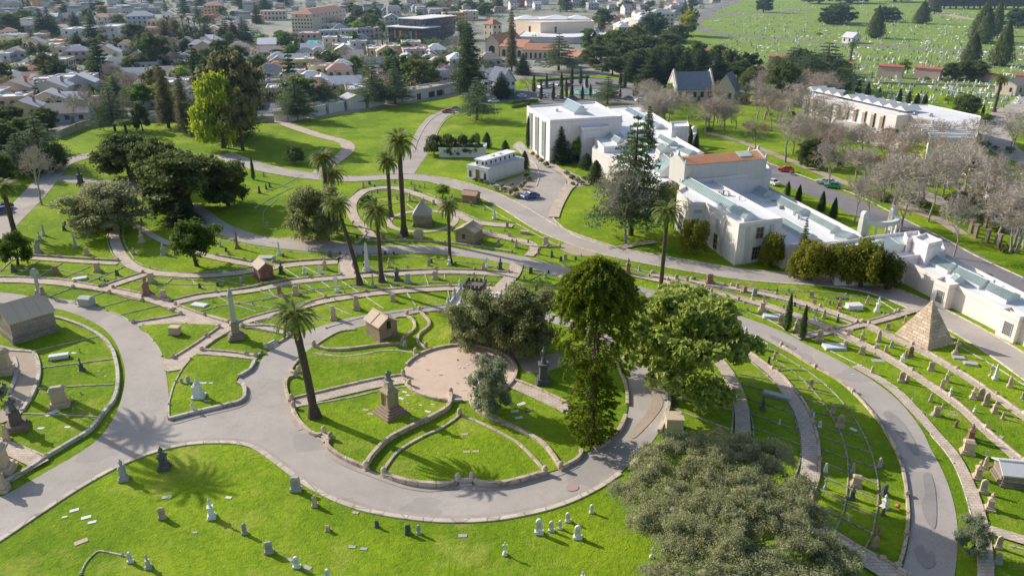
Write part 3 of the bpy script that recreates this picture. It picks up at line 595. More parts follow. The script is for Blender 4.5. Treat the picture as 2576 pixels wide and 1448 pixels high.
PROTO = {
 'h': [part('base', lambda m: m.box(0,0,0,.72,.4,.18)), part('tablet', lambda m: arch(m, .52, .18, .18, 1)), part('inscription_panel', lambda m: plaque(m, .34, .38, -.092, .38), key='k')],
 'q': [part('base', lambda m: m.box(0,0,0,.98,.5,.22)), part('tablet', lambda m: (m.box(0,0,.22,.78,.28,.7,top=.97), m.box(0,0,.92,.72,.24,.08,top=.8))), part('inscription_panel', lambda m: plaque(m, .55, .42, -.146, .36), key='k')],
 'o': [part('base', lambda m: (m.box(0,0,0,.44,.44,.07), m.box(0,0,.07,.34,.34,.06))), part('die', lambda m: (m.box(0,0,.13,.24,.24,.17,top=.9), m.box(0,0,.30,.27,.27,.03))), part('shaft', lambda m: (m.box(0,0,.33,.18,.18,.6,top=.65), m.box(0,0,.93,.117,.117,.07,top=.05)))],
 'p': [part('base', lambda m: (m.box(0,0,0,.62,.62,.1), m.box(0,0,.1,.5,.5,.1,top=.9))), part('die', lambda m: (m.box(0,0,.2,.36,.36,.34,top=.93), m.box(0,0,.54,.46,.46,.05), m.box(0,0,.59,.38,.38,.1,top=.55))), part('urn', lambda m: m.lathe([(.1,.69),(.07,.73),(.13,.82),(.12,.88),(.05,.93),(.03,1.0)], 8))],
 'c': [part('base', lambda m: (m.box(0,0,0,.46,.4,.12), m.box(0,0,.12,.34,.28,.16,top=.8))), part('cross', lambda m: (m.box(0,0,.28,.11,.1,.72), m.box(-.16,0,.7,.21,.1,.11), m.box(.16,0,.7,.21,.1,.11)))],
 'k': [part('base', lambda m: m.box(0,0,0,.36,.3,.16,top=.8)), part('shaft', lambda m: (m.box(0,0,.16,.16,.12,.84,top=.8), m.box(-.13,0,.76,.13,.1,.1), m.box(.13,0,.76,.13,.1,.1))), part('ring', lambda m: m.tube([(.17*math.cos(a), 0, .81+.17*math.sin(a)) for a in [2*PI*i/14 for i in range(15)]], [.035]*15, 5))],
 'b': [part('base', lambda m: (m.box(0,0,0,1.0,.78,.14), m.box(0,0,.14,.86,.64,.14))), part('die', lambda m: m.box(0,0,.28,.68,.46,.5,top=.93)), part('cap', lambda m: (m.box(0,0,.78,.8,.58,.1), m.box(0,0,.88,.7,.5,.12,top=.8,topy=.5)))],
 't': [part('base', lambda m: m.box(0,0,0,.6,.5,.16)), part('die', lambda m: (m.box(0,0,.16,.44,.36,.56,top=.72), m.box(0,0,.72,.36,.3,.07))), part('cap', lambda m: m.box(0,0,.79,.28,.24,.21,top=.5))],
 's': [part('base', lambda m: (m.box(0,0,0,.56,.56,.09), m.box(0,0,.09,.46,.46,.08))), part('pedestal', lambda m: (m.box(0,0,.17,.33,.33,.34,top=.86), m.box(0,0,.51,.4,.4,.05))), part('statue', lambda m: figure(m, .56, .44, .1))],
}
NM = {'h': ('headstone','headstone','rounded headstone'), 'q': ('headstone','headstone','square-topped headstone'), 'o': ('obelisk','obelisk','obelisk gravestone'), 'p': ('grave_monument','monument','urn-topped monument'),
 'c': ('grave_cross','cross','cross on a plinth'), 'k': ('celtic_cross','cross','tall wheel-headed cross'), 'b': ('grave_monument','monument','stepped block monument'), 't': ('grave_monument','monument','tapering stub monument'),
 's': ('grave_statue','statue','draped figure on a pedestal')}
def stone(ty, col, x, y, hpx, rz=None, label=None):
    p = at(x, y); h = hgt(x, y+hpx*.04, y-hpx)
    s = ppm(x, y)
    h = max(.4, min(h, 16)); c = SC[col]
    j = R.uniform(.88, 1.12); c = tuple(min(.8, v*j) for v in c)
    nm, cat, ds = NM[ty]
    size = 'small ' if h < 1.1 else ('big ' if h > 2.6 else '')
    if rz is None: rz = R.uniform(-.12, .12)+(-.32 if x > 1900 else (.25 if x < 700 else 0))
    kx = R.uniform(.88, 1.15); t = R.uniform(-.03, .03)
    hw = h*{'h': .72, 'q': .66, 'b': .76, 't': .74}.get(ty, .69)
    r = inst(PROTO[ty], nm, cat, p, rz, (hw*kx, hw*kx, h), {'c': c, 'k': tuple(v*.72 for v in c)}, label=label, desc=None if label else size+CN[col]+' '+ds, px=(x, y), group='gravestones on the cemetery lawns')
    r.rotation_euler = (t, R.uniform(-.03, .03), rz); return r
GR = """sd205,466,48 tt214,430,16 og111,593,28 sg101,604,22 pg96,636,33 og191,623,32 qt219,641,18 td162,579,18 qd165,567,10 tt224,597,14 qg240,586,8 qg367,548,12 qg356,558,9 pt357,609,29 ht337,639,16 pg412,640,28 pg555,620,16 qd569,632,9 qg576,640,11 or597,624,41 qg591,608,9
td35,684,20 kg98,738,60 br142,690,20 bt246,682,20 qd295,692,13 qd251,704,6 qd264,707,6 qd272,709,6 bt380,709,22 pr370,742,45 qd548,719,10 qg570,707,8 qg607,709,12 cg616,699,12 qd503,724,11 hg664,444,11 td653,486,18 td670,476,14 td679,471,13 sw715,470,10 qg673,569,10 td849,588,15 qd899,598,9 pd859,577,10
tt915,473,14 qd930,464,9 qd943,472,7 ht936,491,10 td950,486,7 hg994,461,9 tt1044,479,17 qt1035,464,8 qg1056,472,7 ot1068,473,15 qt999,502,9 pt1031,506,22 qg1041,500,6 pg1066,512,17 bt1091,514,11 pw1098,497,10 st1138,498,12 qt1185,518,11 bd1200,510,12 tt1219,527,12 ow1244,551,38 bt1054,600,22 br965,604,16 hg1009,602,12 ht1254,617,15 qt1276,572,14 tt1270,581,9 pg1235,586,11 bt1282,596,12
ow703,641,33 qd713,646,8 bg690,658,13 hd831,651,22 qd856,641,8 qd915,641,10 qg941,641,9 qd969,641,9 qd991,642,9 ow924,682,71 qd916,667,9 pt979,672,24 hg990,663,9 qt1079,668,16 qd1085,661,10 bt1026,677,10 tt1010,678,6 sw1130,666,22 bd1146,663,5 tt1216,678,20 cw1225,671,25 pd1258,680,30 pd708,688,28 pw766,688,21 tw805,689,21 pt818,677,28 tt795,678,6 pd999,704,33 bg1026,711,22 bt1096,701,19 kw847,734,38 og938,721,32 hg1193,696,11 hr704,740,22 pt754,724,15 bt744,741,22
tt1299,623,20 hg1329,612,11 bt1373,616,20 ht1355,639,16 pd1388,646,19 qt1422,653,14 qd1411,656,11 qr1448,653,9 tg1462,645,8 pr1579,689,39 tg1608,682,15 ht1557,667,12 qg1644,689,9 br1633,696,6 qt1702,703,13 ht1729,709,14 qd1747,706,9 br1785,714,24 pr1823,719,10 qt1855,726,14 ht1774,735,18 qd1335,687,15 qd1380,689,9 pg1373,699,19 bg1318,703,10 bg1359,707,9 hr1349,730,16
br1613,756,19 tt1788,748,24 ht1858,758,12 qg1880,784,9 qg1898,743,18 st1917,783,42 br1873,735,14 tt1899,874,30 hw1876,840,16 pw1694,986,52 sd1367,964,88 sd1918,1030,35 pd1954,739,16 tt1977,744,10 qg1984,734,9 ht2000,750,10 qt2041,748,16 tt2062,742,7 qt2048,768,15 qd1999,770,10 qg2011,778,10 qt2087,766,11 qg2096,764,7 qw2077,758,6 qg2068,753,5 pr2110,775,25 bt2112,784,11 ot2138,764,22 tt2181,765,21 sw2206,784,36 qw2167,774,7 tt2157,783,7 hw2222,791,7 hw2152,803,10 ht1971,779,14 qt2033,783,13 qw2041,784,9 tg2052,793,18 tt2072,800,21 hw2047,803,9 hw2056,806,9 sd2107,810,21 ht1963,816,25 pt2003,829,28 ht2061,858,29 bt2126,873,16 pt2167,859,29 tt2210,858,27 bt2136,844,18 tg2242,874,18 bg2206,879,14 tt2227,889,21 bt2168,890,20 qt2233,828,15 ht2277,814,19 hr2290,896,24 tt2278,898,18 pw2268,913,24 ct2402,891,36 tt2193,939,18 ht2267,960,25 bt2282,958,14 qt2342,931,21 pt2381,959,28 tt2369,978,24 pw2391,990,18 kt2491,946,25 ow2503,953,37 tt2540,973,26 tt2341,1009,20 tt2371,1024,11 bt2354,1044,22 cw2293,1010,11 pt2447,1001,28 ht2466,1003,26 ht2479,1019,30 pt2501,1036,28 sw2451,1035,15 tt2522,1053,17 hr2404,1074,15 pr2442,1100,30 qg2574,1002,16
pt1948,904,23 td1933,916,20 hg1960,939,14 ht2040,975,22 ht2094,1038,23 ht2113,1074,30 hw2041,1036,8 tw2046,1049,13 hw2062,1074,15 tw1961,1066,12 bt2433,1139,32 pr2440,1108,42 cw2482,1148,16 tt2478,1177,28 pt2458,1202,44 tt2512,1180,26 ht2472,1239,32 pt2489,1280,40 ht2510,1378,30 hg2510,1416,24 hg2213,1173,22 qd2223,1243,24 pw2224,1276,32 qd2220,1295,16 hr2208,1346,24 hp2200,1376,28 tw2076,1186,21 cg2076,1228,25 tg2145,1186,22 bt2153,1221,26 pd2143,1254,34 cw2134,1310,16 sw2045,1285,9
bt412,750,20 tg537,760,9 hg636,765,8 sd207,933,33 cd202,888,12 bt153,1022,48 tt204,993,9 tt195,1015,10 tt185,1034,11 hg458,965,14 hg475,965,19 tw486,1036,23 pg312,1205,48 pd414,1177,52 qt409,1303,26 sw533,1301,48 hg616,1342,26 hw329,1413,24 sg374,1427,33 qg745,1233,32 tt792,1272,26 bt825,1334,13 qd949,1325,16 qd1027,1342,22 hg1054,1342,22 qg677,1389,26 hw747,1426,26 hw825,1455,24 cw1270,1395,31
hw1356,1341,36 hw1387,1335,24 hw1409,1330,21 hw1429,1311,22 hw1488,1289,20 hw1453,1353,31 tw1622,1216,29 tg1586,1248,15 qd1595,1235,14 cw1639,1401,25 sw1466,1465,30 hw843,756,8 tt898,778,34 bt989,757,18 tt840,803,32 pt720,806,24 tt868,738,12"""
for e in GR.split():
    x, y, h = (float(v) for v in e[2:].split(','))
    stone(e[0], e[1], x, y, h, rz=(.5 if y > 1150 and x > 2180 and x < 2240 else None))
# raised box tombs and ledgers
def tomb(x, y, w, d, h, col, rz, desc, gable=False, label=None):
    p = at(x, y); t = thing('box_tomb', 'tomb', p, rz, desc=None if label else desc, label=label, px=(x, y)); c = SC[col]
    m = MB(); m.box(0,0,0,w+.35,d+.35,.16); m.obj('base', 'stone', t, tuple(v*.8 for v in c))
    m = MB(); m.box(0,0,.16,w,d,h-.3); m.obj('chest', 'stone', t, c)
    m = MB(); m.box(0,0,h-.14,w+.12,d+.12,.14)
    if gable: m.box(0,0,h,w+.1,d+.1,.3,top=.9,topy=.05)
    m.obj('lid', 'stone', t, tuple(min(.75, v*1.15) for v in c))
for a in [(201,703,2.2,1.0,.4,'w',.5,'low pale ledger tomb'),(502,768,2.6,1.2,.25,'w',-.3,'flat white slab tomb'),(1320,588,1.8,.7,.7,'t',-.3,'low tan coffin-shaped tomb'),(2148,775,2.4,1.5,.8,'w',.1,'white box tomb'),(1941,799,2.6,1.2,.5,'w',-.2,'white box tomb'),(2098,874,3.0,1.6,.4,'w',.0,'white box tomb'),
 (150,903,2.5,.8,.8,'w',.35,'twin grey-white box tomb'),(1955,998,3.6,.8,.45,'g',-.55,'long low grey bench tomb'),(442,842,1.6,1.0,1.5,'t',-.1,'tan box tomb'),(2116,750,1.6,.7,.2,'d',-.2,'dark ledger tomb'),(375,532,2.6,1.0,.5,'w',0,'pale ledger tomb'),(2412,900,1.4,.7,.2,'g',-.2,'grey ledger tomb'),(2442,916,1.6,.8,.3,'g',-.3,'grey ledger tomb'),(668,650,2.8,1.6,.4,'g',0,'grey slab tomb')]:
    tomb(*a)
tomb(1694,1078,2.1,2.0,2.0,'t',-.05,'', label='square tan block tomb with overhanging base beneath the bright leafy tree')
tomb(220,768,2.2,1.5,1.5,'g',-.2,'', True, label='broad dark granite tomb with white pitched lid beside the left curved road')
tomb(1054,598,1.9,1.6,1.3,'t',.1,'', True, label='dark coffin-lidded tomb in front of the pyramid-roofed tomb')
# flat markers
fm = [part('slab', lambda m: m.box(0,0,0,.9,.45,.06))]
for i, (x, y, c, rz, s) in enumerate([(420,1250,'w',.15,1.1),(575,1251,'w',-.15,.8),(187,1283,'w',.5,1),(163,1300,'w',.4,.6),(217,1301,'w',.45,1.1),(232,1313,'w',.4,.9),(490,1339,'g',0,.6),(204,1362,'t',.65,1.4),(894,1289,'t',-.2,.8),(886,1375,'g',-.1,.8),(915,1380,'g',-.1,.8),(1164,1347,'g',0,1),(1169,1092,'t',0,.9),(1174,1136,'t',0,.9),(1197,1135,'t',0,.9),(729,1407,'g',-.4,.8),(773,1427,'g',-.4,1),
  (1018,986,'w',-.4,.8),(1026,994,'w',-.4,.6),(1008,1002,'w',-.4,1),(1025,1014,'t',-.3,.6),(1058,1019,'w',-.3,.5),(1088,1017,'w',-.3,.5),(1076,1035,'w',-.4,.9),(1037,1053,'g',-.3,.6),(920,1031,'t',-.3,.9),(932,1041,'t',-.3,.9),(1295,1034,'w',.3,1.2),(1330,1034,'d',.3,1.2),(1305,1050,'w',.3,1.1),(1312,1016,'w',.6,1.3),(1700,1010,'d',1.5,1.2),(1700,1018,'d',1.5,1.2),(186,888,'w',-.2,.9),(202,933,'w',0,.7),(248,933,'w',0,.3),(265,946,'w',0,.3),(103,1153-76,'w',0,.9),(170,1074,'w',0,.8),(131,1038,'w',1.0,1.9),
  (513,963,'w',0,.8),(531,963,'w',0,.6),(521,1008,'g',0,1),(2146,941,'w',0,.4),(2147,1080,'w',-.9,1),(2333,1167,'g',.9,1.2),(2518,1100,'g',.7,1),(2415,1163,'g',1.2,1.3),(2426,1178,'g',1.2,1.3),(2345,1045,'g',-.6,.9),(2209,907,'g',-.1,2.0),(2404,1045,'g',-.5,.6),(2396,1036,'g',-.5,.6)]):
    t = thing('flat_grave_marker', 'grave marker', at(x, y, Z_ISL-.02 if 720 < x < 1580 and 780 < y < 1220 or x < 640 and 800 < y < 1100 else 0), rz, desc='flat '+CN[c]+' marker', px=(x, y), scale=(s, s, 1), group='flat markers in the lawn')
    put('slab', fm[0][1], t, SC[c])
# gravel plaza markers (small plaques)
for i in range(26):
    a = R.uniform(0, 2*PI); q = PR*.9*math.sqrt(R.random()); p = PC+Vector((q*math.cos(a), q*math.sin(a), Z_PATH2+.015))
    t = thing('flat_plaque', 'plaque', p, R.uniform(0, PI), desc='tiny grey plaque', px=proj(p), group='plaques set in the round gravel plaza')
    put('slab', fm[0][1], t, SC[R.choice('ggdw')]).scale = (R.uniform(.35,.6), .5, 1)
# ---- individual monuments
def statue_monument():
    p = at(983,1040); t = thing('statue_monument', 'monument', p, .75, label='tall tiered brown stone monument topped by a seated dark figure beside the round plaza')
    c = (.36,.25,.17); m = MB()
    for i in range(5): m.box(0,0,.14+.28*i,3.5-.5*i,3.5-.5*i,.28)
    m.obj('stepped_base', 'sand', t, c)
    m = MB(); m.box(0,0,1.5,1.35,1.35,2.0,top=.9)
    for a, b in ((-1,-1),(1,-1),(1,1),(-1,1)): m.tube([(a*.72,b*.72,1.5),(a*.72,b*.72,3.4)], [.16,.14], 8)
    m.obj('die', 'sand', t, (.40,.32,.2))
    m = MB(); m.box(0,0,3.45,2.0,2.0,.22); m.box(0,0,3.67,1.7,1.7,.35,top=.7); m.obj('cornice', 'sand', t, (.44,.33,.2))
    m = MB(); m.box(0,0,4.0,.95,.95,.9,top=.85); m.box(0,0,4.9,1.1,1.1,.15); m.obj('pedestal', 'sand', t, (.42,.36,.26))
    m = MB(); figure(m, 5.05, 1.5, .34); m.box(0,.2,5.05,.6,.5,.5,top=.8); m.obj('figure', 'stone', t, (.2,.21,.2), True)
statue_monument()
def tall_obelisk():
    p = at(595,850); t = thing('tall_obelisk', 'obelisk', p, .35, label='tallest pale column with cross-topped finial on a stepped dark base left of centre')
    m = MB(); m.box(0,0,.1,2.5,2.5,.3); m.box(0,0,.4,2.1,2.1,.3); m.box(0,0,.7,1.7,1.7,.3); m.obj('stepped_base', 'sand', t, (.3,.22,.17))
    m = MB(); m.box(0,0,1.0,1.2,1.2,1.5,top=.94); m.box(0,0,2.5,1.5,1.5,.22); m.box(0,0,2.72,1.2,1.2,.25,top=.8); m.obj('die', 'sand', t, (.33,.27,.2))
    m = MB(); m.box(0,0,2.97,.85,.85,4.2,top=.78); m.obj('shaft', 'stone', t, (.5,.47,.42))
    m = MB(); m.box(0,0,7.17,.95,.95,.2); m.box(0,0,7.37,.75,.75,.6,top=.7); m.lathe([(.2,7.97),(.3,8.15),(.1,8.4),(.04,8.75)], 8); m.obj('finial', 'stone', t, (.42,.42,.44))
tall_obelisk()
def ornate():
    p = at(501,1000); t = thing('ornate_monument', 'monument', p, .1, label='ornate white marble monument with spire and side tablets on the walled lawn left of centre')
    c = SC['w']; m = MB(); m.box(0,0,.1,1.7,1.5,.3); m.box(0,0,.4,1.35,1.15,.3,top=.9); m.obj('base', 'stone', t, c)
    m = MB(); m.box(0,0,.7,.8,.7,1.3,top=.92); m.box(-.6,0,.5,.35,.5,1.3); m.box(.55,0,.5,.3,.5,.9); m.obj('die', 'stone', t, c)
    m = MB(); m.box(0,0,2.0,1.0,.9,.14); m.box(0,0,2.14,.7,.6,.5,top=.5); m.lathe([(.16,2.6),(.22,2.75),(.12,2.95),(.14,3.05),(.04,3.3)], 8); m.obj('spire', 'stone', t, c)
ornate()
def dark_statue():
    p = at(45,1078); t = thing('dark_statue_monument', 'monument', p, .5, label='blackened stone monument with carved figure on stepped base near the left edge')
    m = MB(); m.box(0,0,.1,2.6,2.6,.4); m.box(0,0,.5,2.1,2.1,.4); m.obj('stepped_base', 'sand', t, (.22,.16,.13))
    m = MB(); m.box(0,0,.9,1.3,1.3,1.7,top=.85); m.box(0,0,2.6,1.45,1.45,.2); m.obj('die', 'stone', t, (.09,.08,.075))
    m = MB(); figure(m, 2.8, 1.9, .45); m.obj('figure', 'stone', t, (.13,.13,.13), True)
dark_statue()
# corner cluster of stones at far left
for x, y, h in ((12,940,60),(2,905,30),(18,1110,40),(0,1190,70),(6,1235,50)): stone('b' if h > 50 else 't', 't', x, y, h)
# ================================================================ VEGETATION
def rv(rr): 
    while 1:
        v = Vector((rr.uniform(-1,1), rr.uniform(-1,1), rr.uniform(-1,1)))
        if .05 < v.length < 1: return v.normalized()
def leaves(mb, c, r, n, size, rr, flat=1.0, shell=.55, asp=.6):
    """n small leaf-sized faces through an ellipsoid c, r=(rx,ry,rz)"""
    V = []; Fc = []
    for _ in range(n):
        d = rv(rr); q = shell+(1-shell)*rr.random()
        p = Vector((c[0]+d.x*r[0]*q, c[1]+d.y*r[1]*q, c[2]+d.z*r[2]*q*flat))
        nrm = (d*.7+rv(rr)).normalized(); a = nrm.cross(rv(rr)).normalized(); b = nrm.cross(a)
        s = size*rr.uniform(.6, 1.35); k = len(V)
        V += [p+a*s, p+b*s*asp, p-a*s, p-b*s*asp]; Fc.append((k, k+1, k+2, k+3))
    mb.add(V, Fc)
def blob(mb, c, rx, rz, rr):
    mb.lathe([(.05*rx, c[2]-rz)]+[(rx*math.sin(PI*k/5)*rr.uniform(.85,1.1), c[2]-rz*math.cos(PI*k/5)) for k in (1,2,3,4)]+[(.05*rx, c[2]+rz)], 7, c[0], c[1])
def puffy(mb, lobes, n, size, rr, sub=9, asp=.6, core=.42):
    """each lobe is broken into smaller puffs so the crown shows light and dark clumps"""
    tot = sum(l[3]**2 for l in lobes)
    for x, y, z, r in lobes:
        m = int(n*r*r/tot); per = max(6, m//(sub+2))
        if core: blob(mb, (x, y, z), r*core, r*core*.75, rr)
        leaves(mb, (x, y, z), (r*.62, r*.62, r*.5), per*2, size, rr, shell=.2, asp=asp)
        for _ in range(sub):
            d = rv(rr); d.z = abs(d.z)*.9-.25 if rr.random() < .8 else d.z; q = r*rr.uniform(.55, .92); pr = r*rr.uniform(.28, .46)
            leaves(mb, (x+d.x*q, y+d.y*q, z+d.z*q*.85), (pr*1.15, pr*1.15, pr*.95), per, size, rr, shell=.15, asp=asp)
def limb(mb, p, d, ln, r, depth, rr, ends=None, n=5, spread=.6, up=.25, kids=3, seg=3, minr=.012, shr=.66, taper=.6):
    p = Vector(p); path = [p.copy()]; dd = Vector(d)
    for i in range(seg):
        dd = (dd+rv(rr)*.16+Vector((0,0,up*.2))).normalized(); p = p+dd*(ln/seg); path.append(p.copy())
    mb.tube(path, [max(minr, r*(1-(1-taper)*i/seg)) for i in range(seg+1)], n, cap=False)
    if depth <= 0:
        if ends is not None: ends.append(p)
        return
    for k in range(kids+(1 if rr.random() < .4 else 0)):
        q = path[-1] if k < 2 else path[rr.randint(max(1, seg-1), seg)]
        nd = (dd+rv(rr)*spread+Vector((0,0,up))).normalized()
        limb(mb, q, nd, ln*rr.uniform(.6, .85), max(minr, r*taper*rr.uniform(.6, .85)), depth-1, rr, ends, max(3, n-1), spread, up, kids, max(2, seg-1), minr, shr, taper)
def P_(trunk, crown, tm, cm):
    return [['trunk', trunk.mesh('trunk', MT[tm], True), None], ['crown', crown.mesh('crown', MT[cm]), 'k']]
def mk_oak(seed, n=15000, leaf='leaf_oak', size=.19, size_h=8.0, lobn=15, low=.22, skirt=9, rl=1.0):
    rr = random.Random(seed); t = MB(); ends = []
    limb(t, (0,0,-.1), (rr.uniform(-.15,.15), rr.uniform(-.15,.15), 1), 2.0, .42, 3, rr, ends, 7, .95, .12, 3, 3, .05)
    lob = []
    for i in range(lobn):
        a = 2*PI*i/lobn*2.4+rr.uniform(-.3,.3); f = (i+.5)/lobn; el = 1.3-1.75*f; q = 3.5*math.cos(el)*rr.uniform(.75,1.08); z = size_h*(.47+.34*math.sin(el))+rr.uniform(-.4,.4)
        lob.append((q*math.cos(a), q*math.sin(a), z, rr.uniform(1.35, 2.0)*rl))
    lob.append((0,0,size_h*.5,2.3*rl)); lob.append((.4,.3,size_h*.68,2.2)); lob += [(2.8*math.cos(k_), 2.8*math.sin(k_), size_h*rr.uniform(.16,.32), rr.uniform(1.4,1.9)) for k_ in [rr.uniform(0,6.3) for _ in range(skirt)]]; lob.append((-1.2,.8,size_h*.5,2.0)); lob.append((1.2,-1.0,size_h*.48,2.0)); c = MB(); puffy(c, lob, n, size, rr, 12)
    return P_(t, c, 'bark', leaf)
def mk_round(seed, n=9000, leaf='leaf_round', size=.17):
    rr = random.Random(seed); t = MB(); limb(t, (0,0,-.1), (.02,.02,1), 2.0, .3, 2, rr, None, 7, .7, .3, 3)
    lob = [(2.0*math.cos(a)*rr.uniform(.8,1.1), 2.0*math.sin(a)*rr.uniform(.8,1.1), z, rr.uniform(1.3,1.7)) for z, k in ((3.1,6),(4.6,6)) for a in [2*PI*i/k+z for i in range(k)]]+[(0,0,5.6,1.9),(0,0,4,2)]
    c = MB(); puffy(c, lob, n, size, rr, 8); return P_(t, c, 'bark', leaf)
def mk_cedar(seed, H=16., W_=5.5, leaf='leaf_cedar', tiers=15, base=.16, top_p=.85, per=300, gap=.9, size=.24, bark='bark', droop=-.12, bare=0):
    """layered conifer with flat sprays"""
    rr = random.Random(seed); t = MB(); t.tube([(0,0,-.2),(0,0,H*.5),(0,0,H*.98)], [H*.022, H*.014, .03], 7)
    c = MB(); br = MB()
    for i in range(tiers):
        f = (i+.5)/tiers; z = H*(base+(1-base)*f*.98); rad = W_*((1-f)**top_p)*rr.uniform(.75, 1.1)+.15
        nb = max(4, int(9*(1-f)+4))
        for k in range(nb):
            a = 2*PI*k/nb+i*1.3+rr.uniform(-.3,.3); L = rad*rr.uniform(.65, 1.1); dv = Vector((math.cos(a), math.sin(a), droop+rr.uniform(-.1,.15)))
            e = Vector((0,0,z))+dv*L; br.tube([(0,0,z), e], [.02*H/6*(1-f)+.02, .02], 3, cap=False)
            m = max(4, int(per*L/W_/2))
            if i < bare: continue
            for s in range(3):
                q = .4+.28*s; cc = Vector((0,0,z))+dv*L*q; rr_ = L*.22+.12
                leaves(c, cc, (rr_*1.35, rr_*1.35, rr_*.36*gap+.08), m//3+3, size, rr, shell=.2, asp=.35)
    t.add(br.v, br.f); return P_(t, c, bark, leaf)
def mk_column(seed, H=6., r=.55, n=1500, leaf='leaf_cypress', size=.13, tip=1.6):
    rr = random.Random(seed); t = MB(); t.tube([(0,0,-.1),(0,0,H*.6)], [.12,.05], 6); c = MB()
    V = []; Fc = []
    for _ in range(n):
        f = rr.random()**.9; z = H*(.04+.96*f); rad = r*min(1, (f*9+.35))*(1-f**tip)**.8*rr.uniform(.6, 1.12)+.03
        a = rr.uniform(0, 2*PI); p = Vector((rad*math.cos(a), rad*math.sin(a), z)); out_ = Vector((math.cos(a), math.sin(a), .35)); nn = (out_+rv(rr)*.7).normalized()
        u = nn.cross(Vector((0,0,1))).normalized(); w = nn.cross(u); s = size*rr.uniform(.6,1.3); k = len(V)
        V += [p+u*s*.45, p+w*s*1.3, p-u*s*.45, p-w*s*1.3]; Fc.append((k,k+1,k+2,k+3))
    c.add(V, Fc); co = MB(); co.lathe([(r*.35,.1),(r*.6,H*.15),(r*.5,H*.6),(.05,H*.93)], 7); c.add(co.v, co.f)
    return P_(t, c, 'bark', leaf)
def mk_bare(seed, H=12., bark='bark_grey', tw='twig', depth=5, spread=.62, kids=3, up=.28):
    rr = random.Random(seed); t = MB(); ends = []
    limb(t, (0,0,-.1), (rr.uniform(-.12,.12), rr.uniform(-.12,.12), 1), H*.27, H*.022, 2, rr, ends, 6, spread, up, kids, 3, .03, taper=.62)
    c = MB(); e2 = []
    for p in ends: 
        for _ in range(3): limb(c, p, (rv(rr)*.9+Vector((p.x*.18, p.y*.18, .45))).normalized(), H*.14, .06, 2, rr, e2, 3, .9, .1, 3, 2, .028, taper=.6)
    V = []; Fc = []
    for p in e2:
        for _ in range(8):
            d = (rv(rr)+Vector((0,0,.2))).normalized(); L = H*.065*rr.uniform(.5,1.2); u = d.cross(rv(rr)).normalized()*.017; k = len(V)
            V += [p-u, p+u, p+d*L]; Fc.append((k,k+1,k+2))
    c.add(V, Fc); return [['trunk', t.mesh('trunk', MT[bark], True), None], ['crown', c.mesh('crown', MT[tw]), 'k']]
def mk_palm(seed, H=12., R_=3.4, r0=.42, lean=(0,0), nf=64, dead=16, fruit=True, thick=1.0):
    rr = random.Random(seed); t = MB(); top = Vector((lean[0], lean[1], H)); path = []; rad = []
    for i in range(15):
        f = i/14; path.append((lean[0]*f**1.4, lean[1]*f**1.4, H*f-.1)); rad.append((r0*(1.75-.75*min(1, f*7)) if f < .143 else r0*(1.0-.18*f))*(1+.06*math.sin(i*2.4)))
    rad[-1] = r0*1.05; rad[-2] = r0*1.0; t.tube(path, rad, 12)
    def frond(mb, a, el, L, curl, wd=.085, nl=20, ll=.5):
        d = Vector((math.cos(a), math.sin(a), 0)); pts = []; e = el; p = top+Vector((0,0,.1))+d*.15
        st = L/9
        for i in range(10):
            pts.append(p.copy()); p = p+(d*math.cos(e)+Vector((0,0,1))*math.sin(e))*st; e -= curl/9*(1+.6*i/9)
        side = Vector((-d.y, d.x, 0)); V = []; Fc = []
        for i in range(9):
            k = len(V); w = .03*(1-i/10); V += [pts[i]-side*w, pts[i]+side*w, pts[i+1]+side*w, pts[i+1]-side*w]; Fc.append((k,k+1,k+2,k+3))
        for j in range(nl):
            f = .14+.84*j/nl; q = f*9; i = min(8, int(q)); base = pts[i].lerp(pts[i+1], q-i); tan = (pts[i+1]-pts[i]).normalized(); nrm = side.cross(tan)
            l = ll*(math.sin(PI*min(1, f*.8+.22))**.6)*L/3.4*rr.uniform(.85,1.15)
            for s in (-1, 1):
                dir_ = (side*s*.9+tan*.75-Vector((0,0,1))*.28+nrm*(.12 if nrm.z > 0 else -.12)).normalized(); w = tan*wd*.5; k = len(V)
                V += [base-w, base+w, base+dir_*l+w*.15]; Fc.append((k,k+1,k+2))
        mb.add(V, Fc)
    c = MB()
    for i in range(nf):
        f = (i+.5)/nf; el = 1.45-1.95*f+rr.uniform(-.12,.12); frond(c, i*2.39996, el, R_*rr.uniform(.88,1.08), 1.15+.35*rr.random()+(.3 if f < .5 else 0),   .16*thick, 26)
    dd = MB()
    for i in range(dead): frond(dd, i*2.39996+.3, -.75-.5*rr.random(), R_*.72*rr.uniform(.7,1), .5, .07*thick, 12, .3)
    P = [['trunk', t.mesh('trunk', MT['palmbark'], True), None], ['fronds', c.mesh('fronds', MT['leaf_palm']), 'k'], ['dead_fronds', dd.mesh('dead_fronds', MT['deadleaf']), (1,1,1)]]
    if fruit:
        fb = MB()
        for i in range(16):
            a = i*2.4; dz = Vector((math.cos(a), math.sin(a), 0)); fb.tube([top, top+dz*.7+Vector((0,0,.35)), top+dz*1.15-Vector((0,0,.0))], [.05,.05,.02], 3)
            leaves(fb, top+dz*1.0+Vector((0,0,.05)), (.28,.28,.25), 26, .09, rr)
        P.append(['fruit_stalks', fb.mesh('fruit_stalks', MT['fruit']), (1,1,1)])
    return P
